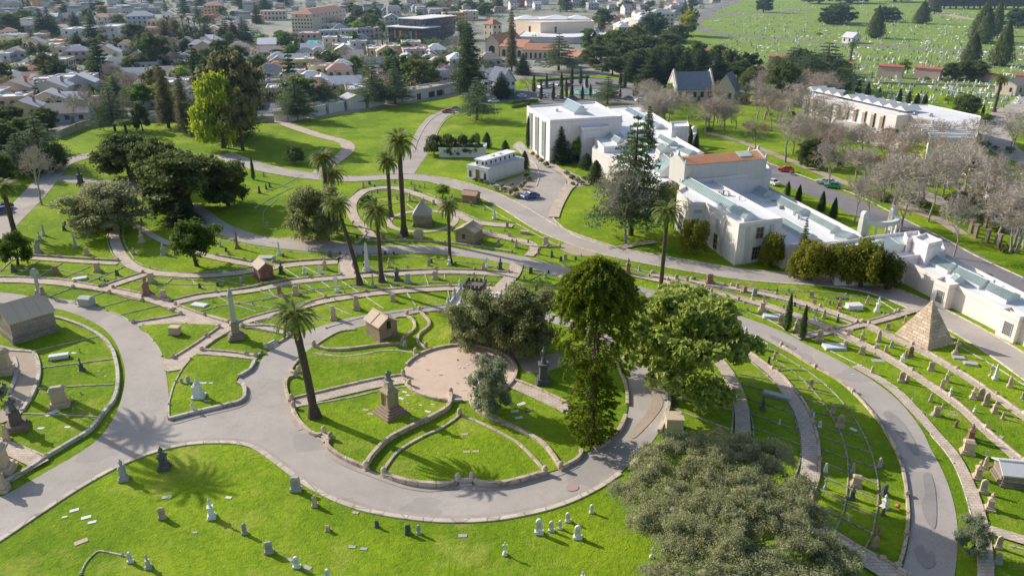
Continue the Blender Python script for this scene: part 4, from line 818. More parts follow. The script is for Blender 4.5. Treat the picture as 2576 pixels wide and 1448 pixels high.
def mk_shrub(seed, n=700, leaf='leaf_shrub', size=.13):
    rr = random.Random(seed); t = MB(); t.tube([(0,0,-.05),(0,0,.5)], [.06,.04], 5); c = MB()
    puffy(c, [(.35*math.cos(a), .35*math.sin(a), .5, .45) for a in (0,1.3,2.5,3.8,5.1)]+[(0,0,.62,.55)], n, size, rr, 5)
    return [['stem', t.mesh('stem', MT['bark']), None], ['foliage', c.mesh('foliage', MT[leaf]), 'k']]
def mk_bush(seed, leaf='leaf_oak'):
    rr = random.Random(seed); t = MB(); t.tube([(0,0,-.1),(0,0,1.0)], [.15,.1], 6); c = MB()
    puffy(c, [(1.5*math.cos(a), 1.5*math.sin(a), 1.3, 1.3) for a in (0,1.05,2.1,3.15,4.2,5.25)]+[(.8*math.cos(a), .8*math.sin(a), 2.7, 1.3) for a in (0,2,4)]+[(0,0,3.2,1.1)], 6000, .16, rr, 8)
    return P_(t, c, 'bark', leaf)
def mk_yew(seed, n=5200, H=6., r=2.4):
    rr = random.Random(seed); t = MB(); t.tube([(0,0,-.1),(0,0,1.2)], [.25,.2], 7); c = MB()
    for i in range(46):
        a = rr.uniform(0, 2*PI); q = r*math.sqrt(rr.random())*.85; z = H*(.14+.6*rr.random()*(1-(q/r)**2*.5)); h = H*rr.uniform(.16,.27)
        leaves(c, (q*math.cos(a), q*math.sin(a), z), (.5,.5,h*.55), n//46, .13, rr, shell=.5, asp=.5)
    leaves(c, (0,0,H*.4), (r*.8,r*.8,H*.34), n//3, .15, rr, shell=.6)
    return P_(t, c, 'bark', 'leaf_yew')
PT = {
 'oak': [mk_oak(1), mk_oak(2), mk_oak(3)], 'far': [mk_oak(5, 3000, 'leaf_dark', .36, lobn=9), mk_oak(6, 3000, 'leaf_oak', .36, lobn=9), mk_oak(7, 3000, 'leaf_round', .34, lobn=8)],
 'round': [mk_round(8), mk_round(9, 5000, 'leaf_bright')], 'cedar': [mk_cedar(10), mk_cedar(11, W_=6.2, tiers=12), mk_cedar(12, H=20, W_=4.5, tiers=20)],
 'fir': [mk_cedar(13, H=16, W_=3.4, leaf='leaf_dark', tiers=22, base=.05, per=200, gap=1.5, size=.24), mk_cedar(14, H=16, W_=3.0, leaf='leaf_dark', tiers=20, base=.04, per=200, gap=1.5, size=.24)],
 'redw': [mk_cedar(15, H=20, W_=2.6, leaf='leaf_redw', tiers=22, base=.12, top_p=.45, per=170, gap=2.4, size=.22, droop=-.35), mk_cedar(16, H=20, W_=3.4, leaf='leaf_dark', tiers=22, base=.1, top_p=.55, per=200, gap=2.4, size=.24, droop=-.3)],
 'col': [mk_column(17), mk_column(18, r=.8)], 'cone': [mk_column(19, H=12, r=3.0, n=3600, leaf='leaf_oak', size=.26, tip=1.0)], 'bare': [mk_bare(20), mk_bare(21, spread=.75), mk_bare(22, up=.15, spread=.8), mk_bare(23, tw='twig_red')],
 'palm': [mk_palm(24, 12), mk_palm(25, 14, 3.3), mk_palm(26, 10, 3.2, r0=.4)], 'wpalm': [mk_palm(27, 18, 1.9, .22, nf=34, dead=14, fruit=False, thick=2.2)], 'shrub': [mk_shrub(28), mk_shrub(29, leaf='leaf_olive')], 'yew': [mk_yew(30), mk_yew(31)],
 'bush': [mk_bush(62), mk_bush(63, 'leaf_round')], 'euc': [mk_oak(32, 11000, 'leaf_euc', .19, lobn=20, rl=.75)], 'mass': [mk_round(60, 9000, 'leaf_redw', .2), mk_round(61, 9000, 'leaf_dark', .2)], 'olive': [mk_oak(33, 16000, 'leaf_olive', .14, lobn=9)], 'farcone': [mk_cedar(34, H=14, W_=3.2, leaf='leaf_dark', tiers=10, base=.06, per=110, gap=2.0, size=.45)], 'magn': [mk_oak(35, 26000, 'leaf_magn', .18, lobn=44, rl=.6, skirt=3)],
 'ogrey': [mk_oak(36, 26000, 'leaf_oakgrey', .14, lobn=14), mk_oak(37, 24000, 'leaf_oakgrey', .14, lobn=12)],
}
DIM = {}
def dims(p):
    if id(p) not in DIM:
        vs = [v.co for part_ in p for v in part_[1].vertices]; hs = sorted(v.z for v in vs); rs = sorted(math.hypot(v.x, v.y) for v in vs)
        DIM[id(p)] = (hs[-1], rs[int(len(rs)*.985)])
    return DIM[id(p)]
TN = {'oak': ('oak_tree','dark spreading evergreen oak'), 'far': ('leafy_tree','dark leafy tree'), 'round': ('round_tree','dense green round-headed tree'), 'cedar': ('cedar_tree','layered cedar tree'), 'fir': ('fir_tree','dark pointed fir tree'), 'redw': ('redwood_tree','tall narrow conifer'),
 'col': ('cypress_tree','slim dark cypress'), 'cone': ('cypress_tree','broad cone-shaped evergreen'), 'bare': ('bare_tree','leafless winter tree'), 'palm': ('palm_tree','tall date palm'), 'wpalm': ('fan_palm','thin tall fan palm'), 'shrub': ('shrub','low rounded shrub'), 'yew': ('yew_shrub','golden-tipped yew'), 'mass': ('redwood_tree','massive dark evergreen'), 'bush': ('round_bush','dense rounded bush'), 'euc': ('eucalyptus_tree','yellow-green eucalyptus'),
 'olive': ('olive_tree','grey-green olive-like tree'), 'farcone': ('conifer_tree','dark conifer'), 'magn': ('magnolia_tree','bright glossy-leaved tree'), 'ogrey': ('oak_tree','grey-green spreading oak')}
def tree(kind, x, y, ytop, wpx, v=None, tint=(1,1,1), label=None, group=None, rz=None, desc=None, hmul=1):
    """base at photo position x,y; top at ytop; half width wpx"""
    ps = PT[kind]; p = ps[(v if v is not None else R.randrange(len(ps))) % len(ps)]; h0, r0 = dims(p)
    P = at(x, y); h = hgt(x, y, ytop)*hmul; r = wpx/ppm(x, y)*{'cedar': 1.35, 'fir': 1.35, 'redw': 1.3, 'farcone': 1.3}.get(kind, 1)
    nm, ds = TN[kind]
    big = ''
    t = inst(p, nm, 'shrub' if kind == 'shrub' else ('palm tree' if 'palm' in kind else 'tree'), P, R.uniform(0, 6) if rz is None else rz, (r/r0, r/r0, h/h0), {'k': tint}, label=label, group=group, desc=None if label else (desc or ds), px=(x, y))
    return t
G1 = 'trees in the cemetery park'
# --- palms of the park
for x, y, yt, w, v, lb in [(1017,593,325,45,1,'tallest date palm, its crown highest of the cemetery palms'),(983,545,380,36,0,None),(960,708,500,42,2,None),(1132,662,492,32,0,None),(830,575,375,38,1,None),(845,560,415,38,2,None),(38,590,450,44,0,'date palm on the verge at the left edge beside the left road'),(320,345,300,26,2,None),(2500,282,185,26,0,None),(2138,158,103,18,2,None),(1635,86,28,14,2,None)]:
    tree('palm', x, y, yt, w, v, label=lb, group='date palms of the cemetery')
def unique_palm(seed, x, y, yc, dx, dy, Rr, label, r0=.45):
    P = at(x, y); H = hgt(x, y, yc); t = thing('palm_tree', 'palm tree', P, 0, label=label, group='date palms of the cemetery')
    for q in mk_palm(seed, H, Rr, r0, (dx, dy), 66, 20): put(q[0], q[1], t, q[2] if q[2] and q[2] != 'k' else (1,1,1))
s6 = ppm(790,1050)
unique_palm(50, 792,1050, 800, (768-790)/s6-.25, .5, 3.7, 'lone foreground palm with a long bare trunk leaning left beside the ring road', .56)
s2 = ppm(905,715)
unique_palm(51, 905,715, 515, (862-905)/s2, .3, 3.5, 'palm with a strongly curved trunk bending left, among the middle palms', .42)
unique_palm(52, 1661,735, 535, .15, 0, 3.6, 'single palm with broad crown standing in front of the long white mausoleum', .40)
# two palms just beyond the left edge whose shadows fall on the road
PB = []
for k_, (S_, h_) in enumerate(((at(455,1205), 24), (at(335,1085), 24))):
    l_ = h_/math.tan(math.radians(29)); q_ = (S_.x-.85*l_, S_.y+.527*l_); px_ = proj((q_[0], q_[1], 0))
    unique_palm(53+k_, px_[0], px_[1], proj((q_[0], q_[1], h_))[1], 0, 0, 4.8, ('nearer','farther')[k_]+' palm just beyond the left edge, its shadow falls across the ring road', .5)
# --- oaks
tree('ogrey', 275,580,452,104,1,group=G1,label='wide grey-green oak leaning over the brick path at left'); tree('oak', 478,530,372,112,0,label='largest dark spreading oak left of centre',group=G1); tree('oak', 575,515,395,56,1,group=G1); tree('oak', 425,520,400,62,2,group=G1); tree('oak', 335,450,335,88,2,group=G1); tree('oak',400,470,345,60,1,group=G1)
tree('ogrey', 800,602,462,72,0,tint=(.8,.85,.7),label='multi-stemmed oak beside the middle road left of the palms',group=G1); tree('round', 495,668,548,66,0,tint=(.8,.8,.75),label='round dense dark-green tree standing alone behind a pale plinth',group=G1); tree('fir',465,565,505,34,0,label='weeping blackish shrub tree below the large dark oak',group=G1)
tree('bush', 742,412,366,26,0,group=G1,desc='dense dark bush-like tree'); tree('bush', 925,530,486,24,1,group=G1,desc='dense dark bush-like tree'); tree('round',1113,498,460,22,1,group=G1,desc='small bright green tree')
tree('oak', 45,665,580,40,2,tint=(1.3,1.5,.8),group=G1,desc='small windswept tree')
tree('olive', 1238,1035,895,60,0,label='grey-green olive tree at the right rim of the round plaza',group=G1)
tree('ogrey', 1200,872,722,74,1,label='grey-green oak hiding the white marble tomb behind the plaza',group=G1,tint=(.75,.8,.7)); tree('ogrey', 1322,890,712,86,0,label='twisted grey-brown oak between the plaza and dome-topped tree',group=G1,tint=(.8,.8,.7)); tree('olive',2440,1392,1292,42,0,label='small grey-green olive beside the brick path at bottom right',group=G1)
tree('magn', 1712,985,722,166,0,rz=2.2,label='bright glossy-leaved magnolia with wide crown over the ring road',group=G1)
# --- foreground oak built lobe by lobe
def big_oak():
    rr = random.Random(77); base = at(1790,1395); t = thing('oak_tree', 'tree', base, 0, label='huge grey-green oak filling the lower right foreground', group=G1)
    lob = []
    for x, y, z, r in [(1600,1190,5,1.7),(1660,1150,6,1.9),(1730,1140,6.5,2),(1810,1150,7,2.1),(1890,1130,7,1.8),(1950,1170,6.5,1.9),(1575,1250,4,1.4),(1640,1240,5.5,1.8),(1720,1230,7,2.2),(1810,1240,8,2.3),(1900,1240,7.5,2.2),(1985,1240,6.5,1.9),(2010,1300,6,1.8),
      (1700,1310,5.5,1.6),(1790,1330,7,2.1),(1880,1330,7.5,2.2),(1960,1350,6.5,2),(2050,1370,5.5,1.7),(1700,1400,5,1.6),(1760,1420,6.5,1.9),(1850,1420,7,2.1),(1940,1430,6.5,2),(2030,1440,5.5,1.8),(2100,1430,4.5,1.4),(1640,1440,4,1.3),(1800,1520,6,2.2),(1930,1530,6,2.1),(2060,1520,5,1.7),(1690,1500,5,1.7),(1990,1195,5.5,1.2),(1770,1110,5.2,1.3)]:
        p = at(x, y, z)-base; lob.append((p.x, p.y, p.z, r))
    OUT = [(1535,1215),(1590,1150),(1660,1112),(1760,1092),(1850,1105),(1930,1110),(1990,1150),(2015,1210),(2060,1290),(2110,1380),(2150,1440),(2150,1600),(1600,1600),(1590,1500),(1640,1420),(1650,1340),(1590,1290)]
    big = []
    while len(big) < 240:
        x, y = rr.uniform(1530, 2160), 1090+510*rr.random()**1.45
        k = False; jj = len(OUT)-1
        for ii in range(len(OUT)):
            if (OUT[ii][1] > y) != (OUT[jj][1] > y) and x < (OUT[jj][0]-OUT[ii][0])*(y-OUT[ii][1])/(OUT[jj][1]-OUT[ii][1])+OUT[ii][0]: k = not k
            jj = ii
        if not k: continue
        z = 7.6-((x-1830)/330)**2*3.0-((1330-y)/260)**2*2.2*(1 if y < 1330 else .4)+rr.uniform(-.7,.7)
        p = at(x, y, max(2.6, z))-base; big.append((p.x, p.y, p.z, rr.uniform(1.15, 1.9)))
    c = MB(); puffy(c, big, 390000, .1, rr, 12, .42, .45); c.obj('crown', 'leaf_oakgrey', t)
    b = MB(); limb(b, (0,0,-.2), (0,.1,1), 1.6, .6, 0, rr, None, 9, .5, .1, 3)
    for l in lob:
        e = Vector(l[:3]); m = e*.5+Vector((rr.uniform(-.8,.8), rr.uniform(-.8,.8), .2)); b.tube([(0,0,1.3), m*.45+Vector((0,0,.5)), m*.97, e*.96, e+rv(rr)*l[3]*.4], [.32,.2,.11,.06,.03], 6)
        for _ in range(3): b.tube([m.lerp(e,.6), e+rv(rr)*l[3]*.8], [.05,.018], 4)
    b.obj('trunk', 'bark_grey', t)
big_oak()
# --- dome-topped bunya tree
def bunya():
    rr = random.Random(5); base = at(1487,1115); H = hgt(1487,1115,648); t = thing('araucaria_tree', 'tree', base, 0, label='tallest tree at centre with a dome of drooping tufted branches over a shaggy green column', group=G1)
    b = MB(); c = MB(); b.tube([(0,0,-.2),(.1,.1,H*.5),(0,0,H*.97)], [.55,.38,.08], 9)
    R0 = 105/ppm(1487,1115)*.9
    def tuft(p, d, L, n=24, sz=.34):
        V = []; Fc = []
        for _ in range(n):
            q = p+d*L*rr.random(); o = (rv(rr)+d*.6).normalized()*sz*rr.uniform(.7,1.3); u = o.cross(rv(rr)).normalized()*.08; k = len(V)
            V += [q-u, q+u, q+o]; Fc.append((k,k+1,k+2))
        c.add(V, Fc)
    for i in range(15):      # dome of mop-ended branches
        f = i/14; zf = .80+.195*f; z = H*zf; el = math.asin(min(1, f)); rad = R0*math.cos(el*.93)*.96
        nb = 17 if f < .8 else 9
        for k in range(nb):
            a = 2*PI*k/nb+i*.7+rr.uniform(-.2,.2); L = max(.5, rad*rr.uniform(.8, 1.05)); d = Vector((math.cos(a), math.sin(a), 0))
            p0 = Vector((0,0,z-.5)); p1 = p0+d*L*.6+Vector((0,0,.5)); p2 = p0+d*L+Vector((0,0,.5-L*.16))
            b.tube([p0, p1, p2], [.08,.06,.03], 4, cap=False)
            for s in range(5):
                q = 1-s*.12; pp = p1.lerp(p2, max(0, (q-.6)/.4)) if q > .6 else p0.lerp(p1, q/.6)
                tuft(pp+rv(rr)*.15, (d*.6+Vector((0,0,-.9))+rv(rr)*.3).normalized(), .8, 40, .42)
    for i in range(16):      # drooping whorls below the dome, thinning downwards so the trunk shows
        zf = .47+.33*i/15; z = H*zf; nb = 6+int(5*i/15)
        for k in range(nb):
            a = 2*PI*k/nb+i*.9+rr.uniform(-.3,.3); L = R0*rr.uniform(.5, 1.15)*(.75+.32*i/15); d = Vector((math.cos(a), math.sin(a), 0))
            p0 = Vector((0,0,z)); p1 = p0+d*L*.6+Vector((0,0,-.1*L)); p2 = p0+d*L+Vector((0,0,-L*rr.uniform(.2,.42))); b.tube([p0, p1, p2], [.07,.05,.025], 4, cap=False)
            for s in range(2+(i > 9)): tuft(p1.lerp(p2, 1-.3*s)+rv(rr)*.2, (d*.3+Vector((0,0,-1))+rv(rr)*.3).normalized(), rr.uniform(.5,1.0), 40, .4)
    for i in range(900):     # shaggy lower column
        zf = .03+.46*rr.random(); a = rr.uniform(0, 2*PI); lim = .26+.40*math.exp(-((zf-.2)/.16)**2)+.1*math.sin(a*3+zf*26)
        q = R0*lim*math.sqrt(rr.random()); d = Vector((math.cos(a), math.sin(a), -.3)).normalized(); z = H*zf
        p = Vector((q*math.cos(a), q*math.sin(a), z)); tuft(p, d, .5, 24, .3)
        if i % 5 == 0: b.tube([(0,0,z+.4), p], [.06,.02], 3, cap=False)
    b.obj('trunk', 'bark', t); c.obj('crown', 'leaf_arau', t)
bunya()
# --- conifers and cypresses of the park
def many(kind, s, **kw):
    for e in s.split():
        a = [float(v) for v in e.split(',')]; tree(kind, a[0], a[1], a[2], a[3], int(a[4]) if len(a) > 4 else None, **kw)
tree('cedar',1200,302,192,46,1,label='flat-layered cedar on the lawn beside the two parked cars',group=G1)
many('cedar', '748,302,190,42 820,272,198,34 940,268,158,40 995,262,152,36,0 2070,225,105,88,1 1985,215,118,72,1 2030,240,130,70,0 1945,225,140,50,0 1528,262,188,36,1 1405,178,82,46,1 110,420,280,60,1 60,440,335,55,0 290,330,200,45,1 2330,350,285,30,0', group=G1)
many('fir', '1262,246,180,26 1315,188,134,18 1655,195,120,22 1610,190,128,20 1700,195,105,24 1750,200,118,22 1795,205,130,24 1640,190,140,16 2450,412,380,16', group=G1)
tree('redw',1180,245,58,36,1,label='tall dark conifer left of the slate-blue roofed house',group=G1); tree('redw',1287,180,22,14,0,label='very tall thin conifer in front of the cream church hall',group=G1)
many('redw', '425,322,160,24,0 470,336,185,22,0', group=G1)
tree('mass',600,356,122,78,0,label='massive dark redwood behind the yellow-green eucalyptus',group=G1); tree('redw',545,340,140,58,1,group=G1); tree('redw',592,350,112,52,1,group=G1); tree('mass',612,378,215,50,0,tint=(1.5,1.5,1.0),group=G1); tree('euc',562,372,172,70,0,label='yellow-green eucalyptus leaning on the lawn left of centre',group=G1)
many('col', '638,452,393,6 1978,832,735,11,0 2016,852,765,11,0 1980,492,455,9 2007,512,463,10 2065,532,480,11 2095,550,496,11 1735,378,322,9 1750,382,335,9 1271,384,352,14,1 1225,372,332,15,1 1320,425,378,14,1', group='slim cypresses in the park')
many('col', '1343,232,187,7 1375,222,182,5 1361,250,206,6 1392,252,205,6 1413,250,208,6 1424,232,195,5 1438,215,165,6 1438,248,210,7 1412,222,180,6 1460,213,166,6 1465,250,213,6 1475,222,188,6 1485,243,210,5 1560,220,180,6 1571,222,178,6 1595,242,205,6 1602,240,195,6 1425,245,213,5 1361,215,198,4 1560,245,222,4', group='cypresses around the fountain car park')
many('col', '2124,230,198,7 2135,232,196,7 2158,237,200,8 2181,241,206,8 2210,248,218,6 2260,260,222,8 2283,264,228,8 2305,264,234,9 2325,264,236,9 2469,298,262,5', group='cypresses behind the folded-roof mausoleum')
many('fir', '1410,410,318,22,0 1430,405,330,24,1 1440,395,325,18,0', group='evergreens against the white mausoleum'); many('col', '1475,425,385,22,1 1498,462,402,26,1 1458,405,350,16,1 1328,372,290,7,0', group='evergreens against the white mausoleum')
many('round', '1452,408,340,20,1', group='evergreens against the white mausoleum'); many('yew', '1690,530,462,38 1742,640,548,42,0 1937,672,580,34,1 2038,704,600,50,0 1998,700,628,24,1 2110,714,606,44,1 2165,722,600,52,0 2140,716,610,40,1', group='golden yews along the white mausoleum'); tree('yew',2228,727,634,38,1,tint=(.35,.5,.6),label='dark blue-green conical bush at the end of the yews',group=G1)
tree('cedar',2010,690,540,14,2,label='spindly sparse young tree rising between the yews',group=G1,tint=(1.2,1,.6))
tree('cedar',1587,592,288,84,0,label='tall half-bare cedar standing between lawn and white mausoleum',group=G1); tree('bare',1573,612,400,84,0,label='leafless grey tree in front of the half-bare cedar',group=G1); tree('redw',1625,420,266,22,1,label='dark narrow conifer top rising behind the half-bare cedar',group=G1)
many('round', '1690,250,198,20,1', group=G1); many('bush', '1092,390,336,28,0 1130,392,334,26,0 1165,392,336,26,0 1196,392,330,24,1', group='clipped round bushes before the low white wall')
# bare trees of the grove
many('bare', '105,515,350,58,1 195,330,222,30 240,325,200,28 262,328,228,24 1880,262,200,30 1672,312,218,40 1730,308,225,36 1640,262,215,30 1805,310,195,44 1905,300,210,42 1975,408,262,62 2005,330,200,40 2085,470,345,50 2180,560,430,48 2150,560,425,50,2 2262,588,440,62,0 2335,558,352,60,1 2398,648,480,62,2 2495,532,372,38,0 2580,660,510,50 2590,560,470,50 2120,420,300,50 2200,415,320,45 1850,330,262,40 1940,330,230,44 2060,380,280,46 2300,400,300,46 2370,400,290,44 2430,420,330,40 1810,335,275,34 1690,262,215,26 2030,300,215,36 1900,380,290,40 2560,470,400,36', group='leafless trees of the grove')
many('bare', '2020,400,300,56,3 2240,480,370,46,3 1955,300,225,44,3 2350,440,330,44,3 1330,235,190,24,3', group='leafless trees of the grove')
many('oak', '2030,420,345,34 2075,400,330,28 2250,340,285,36 2235,360,320,26 2425,530,480,46 2130,300,225,28 1960,260,150,44 2110,190,150,26 2440,200,150,44 2400,200,155,32 2430,300,235,34', group=G1)
many('round', '2418,288,232,32,1 2250,345,300,22,1 2200,300,230,22 1940,262,205,26,1 2460,310,282,22,1 2385,262,238,16,1 2480,308,285,18,1 2270,190,145,18,1 2120,210,160,22', group=G1)
many('cone', '2200,96,12,26 2317,60,0,24 2465,105,0,36 2440,160,78,28 2515,166,48,30 2470,110,30,24 2500,90,0,22 2085,60,10,20', group='cone-shaped evergreens on the hillside')
many('oak', '15,420,300,56,0 70,380,290,50,1 120,330,270,34,2 130,430,360,44,1 10,470,380,40,2', group=G1)
many('fir', '1640,215,128,34 1680,210,122,34 1720,215,128,34 1760,205,120,36 1800,215,135,34 1590,205,140,26', group=G1)
many('oak', '1500,165,110,40 1560,160,90,40 1620,150,85,44 1680,140,80,40 1600,190,120,40 1660,180,110,40 1540,190,140,30 1850,215,150,50 1900,240,165,44', group=G1)
many('far', '2115,58,8,40,0 2090,62,12,36,0 2230,55,15,34,0 1920,32,-20,22,0 2060,10,-40,40,0 2140,8,-40,50,0 2250,5,-50,50,0 2350,35,8,16,0 2400,3,-60,50,0 2480,3,-60,50,0 2560,70,20,36,0 1640,100,30,40,0 1700,108,60,36 1730,90,15,24,0 1560,110,70,26 1600,125,60,30 1660,140,95,34 1700,160,110,32 1620,165,120,40 1750,170,100,34 1520,60,20,30 1880,190,130,36 1835,185,120,28 1800,175,110,30 1575,165,105,30 1510,135,85,26 1480,128,70,26 1540,140,75,28 2060,190,130,40 2010,180,120,34', group='dark trees between town and hillside')
tree('round',1730,92,18,26,1,tint=(1.6,1.1,.6),label='golden-yellow tree by the hillside road entrance',group=G1)
# hill pines with tall bare trunks
for i in range(16):
    x = 2340+i*16+R.uniform(-4,4); tree('redw', x, 22, -60, 12, 0, group='tall pines on the hill crest')
# shrubs
sh = '1283,492,472,10 1296,486,468,10 1310,476,460,9 1318,468,452,9 1285,470,458,9 1262,472,460,8 1240,468,456,8 1222,462,452,8 1300,498,484,11 1330,455,442,8 1268,482,470,9 1250,480,470,8 1325,446,434,8 1210,458,448,8 1195,455,446,7 1440,452,438,9 1452,458,444,9 1462,464,452,9 1440,466,456,7 1470,452,442,8 1425,440,428,8 1340,392,380,6 1352,402,388,6 1362,412,396,7 1374,420,404,8'
many('shrub', sh, group='shrubs in the beds by the small white mausoleum')
many('shrub', '2330,205,192,9 2380,210,196,10 2060,90,82,8 2330,345,330,10 2380,352,338,10 2200,345,332,9 1905,430,420,6 1990,440,428,6 1720,345,330,10 1780,330,318,12 5,1010,962,22 1560,180,165,18 1500,175,162,16 2440,560,520,30', group='shrubs in the park', desc='bushy shrub')

rg = random.Random(9)
ZG = [(1600,258,1680,330),(1680,270,1960,345),(1950,260,2080,430),(2060,350,2330,470),(2330,370,2560,520),(2180,500,2330,560),(2480,520,2600,640),(1840,200,2010,300)]
k_ = 0
while k_ < 80:
    z_ = rg.choice(ZG); x, y = rg.uniform(z_[0], z_[2]), rg.uniform(z_[1], z_[3])
    if 1680 < x < 1900 and y < 305: continue
    if 1960 < x < 2400 and abs(y-(430+(x-1960)*.42)) < 26: continue
    h = rg.uniform(9, 15); P0 = at(x, y); yt = proj((P0.x, P0.y, h))[1]; tree('bare', x, y, yt, h*.58*ppm(x, y), rg.randrange(4), group='leafless trees of the grove'); k_ += 1
for i in range(110):
    z_ = rg.choice(ZG); x, y = rg.uniform(z_[0], z_[2]), rg.uniform(z_[1], z_[3])
    if 1680 < x < 1900 and y < 305: continue
    if 1960 < x < 2400 and abs(y-(430+(x-1960)*.42)) < 30: continue
    h = rg.uniform(1, 2.6); P0 = at(x, y); yt = proj((P0.x, P0.y, h))[1]; tree('shrub', x, y, yt, h*.7*ppm(x, y), group='shrubs in the park', desc='bushy shrub', tint=rg.choice(((1,1,1),(1.7,1.0,.8),(1.2,1.1,.6))))
# ================================================================ BUILDINGS
def shrink(P, d):
    n = len(P); s = 1 if area(P) > 0 else -1; out = []
    for i in range(n):
        a, b, c = Vector(P[i-1][:2]), Vector(P[i][:2]), Vector(P[(i+1) % n][:2])
        e1 = (b-a).normalized(); e2 = (c-b).normalized(); n1 = Vector((-e1.y, e1.x))*s; n2 = Vector((-e2.y, e2.x))*s
        m = (n1+n2); m = m/max(.3, m.length_squared)*2*d*.5*2/2 if m.length > 1e-4 else n1*d
        out.append((b.x+m.x, b.y+m.y))
    return out
def wing(par, px, z, z0=0.0, col=(0.80,0.724,0.692), pz=.55, roofmat='flatroof', world=None, cornice=True, label=None):
    """a flat-roofed wing: walls with parapet, recessed roof, cornice line"""
    P = [(v[0], v[1]) for v in (world or W(px, z))]
    I = shrink(P, .38); m = MB(); m.prism(P, z0, z, cap=False); m.prism(list(reversed(I)), z-pz, z, cap=False)
    n = len(P)
    A3 = [(p[0], p[1], z) for p in P]+[(p[0], p[1], z) for p in I]; m.add(A3, [((i, (i+1) % n, n+(i+1) % n, n+i) if area(P) > 0 else (n+i, n+(i+1) % n, (i+1) % n, i)) for i in range(n)])
    # inner parapet faces look inwards
    w = m.obj('wall', 'render', par, col, label=label)
    r = MB(); r.poly(I, z-pz); r.obj('flat_roof', roofmat, par)
    if cornice:
        c = MB(); O = shrink(P, -.1); c.prism(O, z-.95, z-.72, cap=True); c.poly(shrink(P, -.1), z-.95); c.obj('cornice', 'render', w, tuple(v*.85 for v in col))
    return P
def skylight(par, px, z, rise=1.0, n=18, mat='glass', curb=.45, world=None):
    """gabled ribbed skylight; px = a, b (one long side), c, d (other long side, reversed)"""
    q = world or W(px, z); a, b, c, d = [Vector((v[0], v[1], z)) for v in q]
    m = MB(); m.prism([a, b, c, d], z-.6, z+curb, cap=False); 
    up = Vector((0,0,curb)); r0 = (a+d)/2+Vector((0,0,curb+rise)); r1 = (b+c)/2+Vector((0,0,curb+rise)); 
    a, b, c, d = a+up, b+up, c+up, d+up; e = (r1-r0)*.0
    m.add([a, b, r1, r0], [(0,1,2,3)], 1); m.add([c, d, r0, r1], [(0,1,2,3)], 1); m.add([a, r0, d], [(0,1,2)], 0); m.add([b, c, r1], [(0,1,2)], 0)
    s = m.obj('skylight', ['render', mat], par, (.6,.62,.6))
    f = MB()
    for i in range(n+1):
        t = i/n
        for p0, p1, q0, q1 in ((a, b, r0, r1), (d, c, r0, r1)):
            u = p0.lerp(p1, t)+Vector((0,0,.03)); v = q0.lerp(q1, t)+Vector((0,0,.03)); f.tube([u, v], [.08, .08], 4)
    f.tube([r0+Vector((0,0,.04)), r1+Vector((0,0,.04))], [.09,.09], 4); f.obj('glazing_bars', 'frame', s)
    return s
def wall_panel(par, A, B, t0, t1, z0, z1, name='window', mat='window', d=.05, frame=True, color=None, grid=(0,0)):
    """a window on the wall running from A to B (outside is to the right of A->B, seen from above)"""
    A, B = Vector((A[0], A[1], 0)), Vector((B[0], B[1], 0)); u = (B-A).normalized(); n = Vector((u.y, -u.x, 0)); L = (B-A).length
    p, q = A+u*(L*t0), A+u*(L*t1); wd = (q-p).length; c = (p+q)/2+n*(d*.5-.02); ang = math.atan2(u.y, u.x)
    m = MB(); m.box(c.x, c.y, z0, wd, d, z1-z0, ang); w = m.obj(name, mat, par, color)
    if frame:
        f = MB(); c2 = (p+q)/2+n*(d*.5)
        for (x, zz, ww, hh) in ((0, z0-.1, wd+.24, .1), (0, z1, wd+.24, .1)): f.box(c2.x, c2.y, zz, ww, d+.14, hh, ang)
        for s in (-1, 1): e = c2+u*s*(wd/2+.06); f.box(e.x, e.y, z0, .12, d+.12, z1-z0, ang)
        for i in range(1, grid[0]): e = c2+u*(wd*(i/grid[0]-.5)); f.box(e.x, e.y, z0, .05, d+.08, z1-z0, ang)
        for j in range(1, grid[1]): f.box(c2.x, c2.y, z0+(z1-z0)*j/grid[1], wd, d+.07, .05, ang)
        f.obj('frame', 'render', w, color or (.5,.48,.45))
    return w
# ---- the white mausoleum
wm = thing('white_mausoleum', 'mausoleum', at(1700,520), 0, label='sprawling flat-roofed white mausoleum complex with ribbed skylights across the centre right')
wm.location = (0,0,0)
hA = hgt(1382,412,302); hD = hgt(1847,667,562); hG = hgt(2254,704,650); zE = 5.0; zC = 6.4
PA = wing(wm, [(1325.5,266),(1384,302),(1565.5,291),(1497,255)], hA, col=(0.85,0.772,0.760))
A0, A1, A2 = PA[0], PA[1], PA[2]
for t in (.17, .45, .74):
    wall_panel(wm, A0, A1, t-.05, t+.05, .9, hA-1.6, 'window', 'glass', .08, True, (.42,.41,.40), (3, 7))
    u = (Vector(A1)-Vector(A0)); p = Vector(A0)+u*(t+.085); q = MB(); q.lathe([(.42,0),(.42,hA-1.4),(.3,hA-1.2)], 10, p.x, p.y); q.obj('half_column', 'render', wm, (.45,.45,.46))
skylight(wm, [(1413,273),(1444,288),(1478,287),(1440,266)], hA-.5, 2.2, 12, 'glass_b')
wing(wm, [(1449,309),(1466,323),(1536,316),(1503,303)], hA-2.2, col=(0.74,0.685,0.682))
wing(wm, [(1471,322),(1519,369),(1551,367),(1590,352),(1534,318)], 7.6, col=(0.82,0.753,0.722))
wall_panel(wm, at(1471,322,7.6), at(1519,369,7.6), .68, .8, 1.2, 4.2)
skylight(wm, [(1516,342),(1552,364),(1570,358),(1532,336)], 7.1, .9, 12)
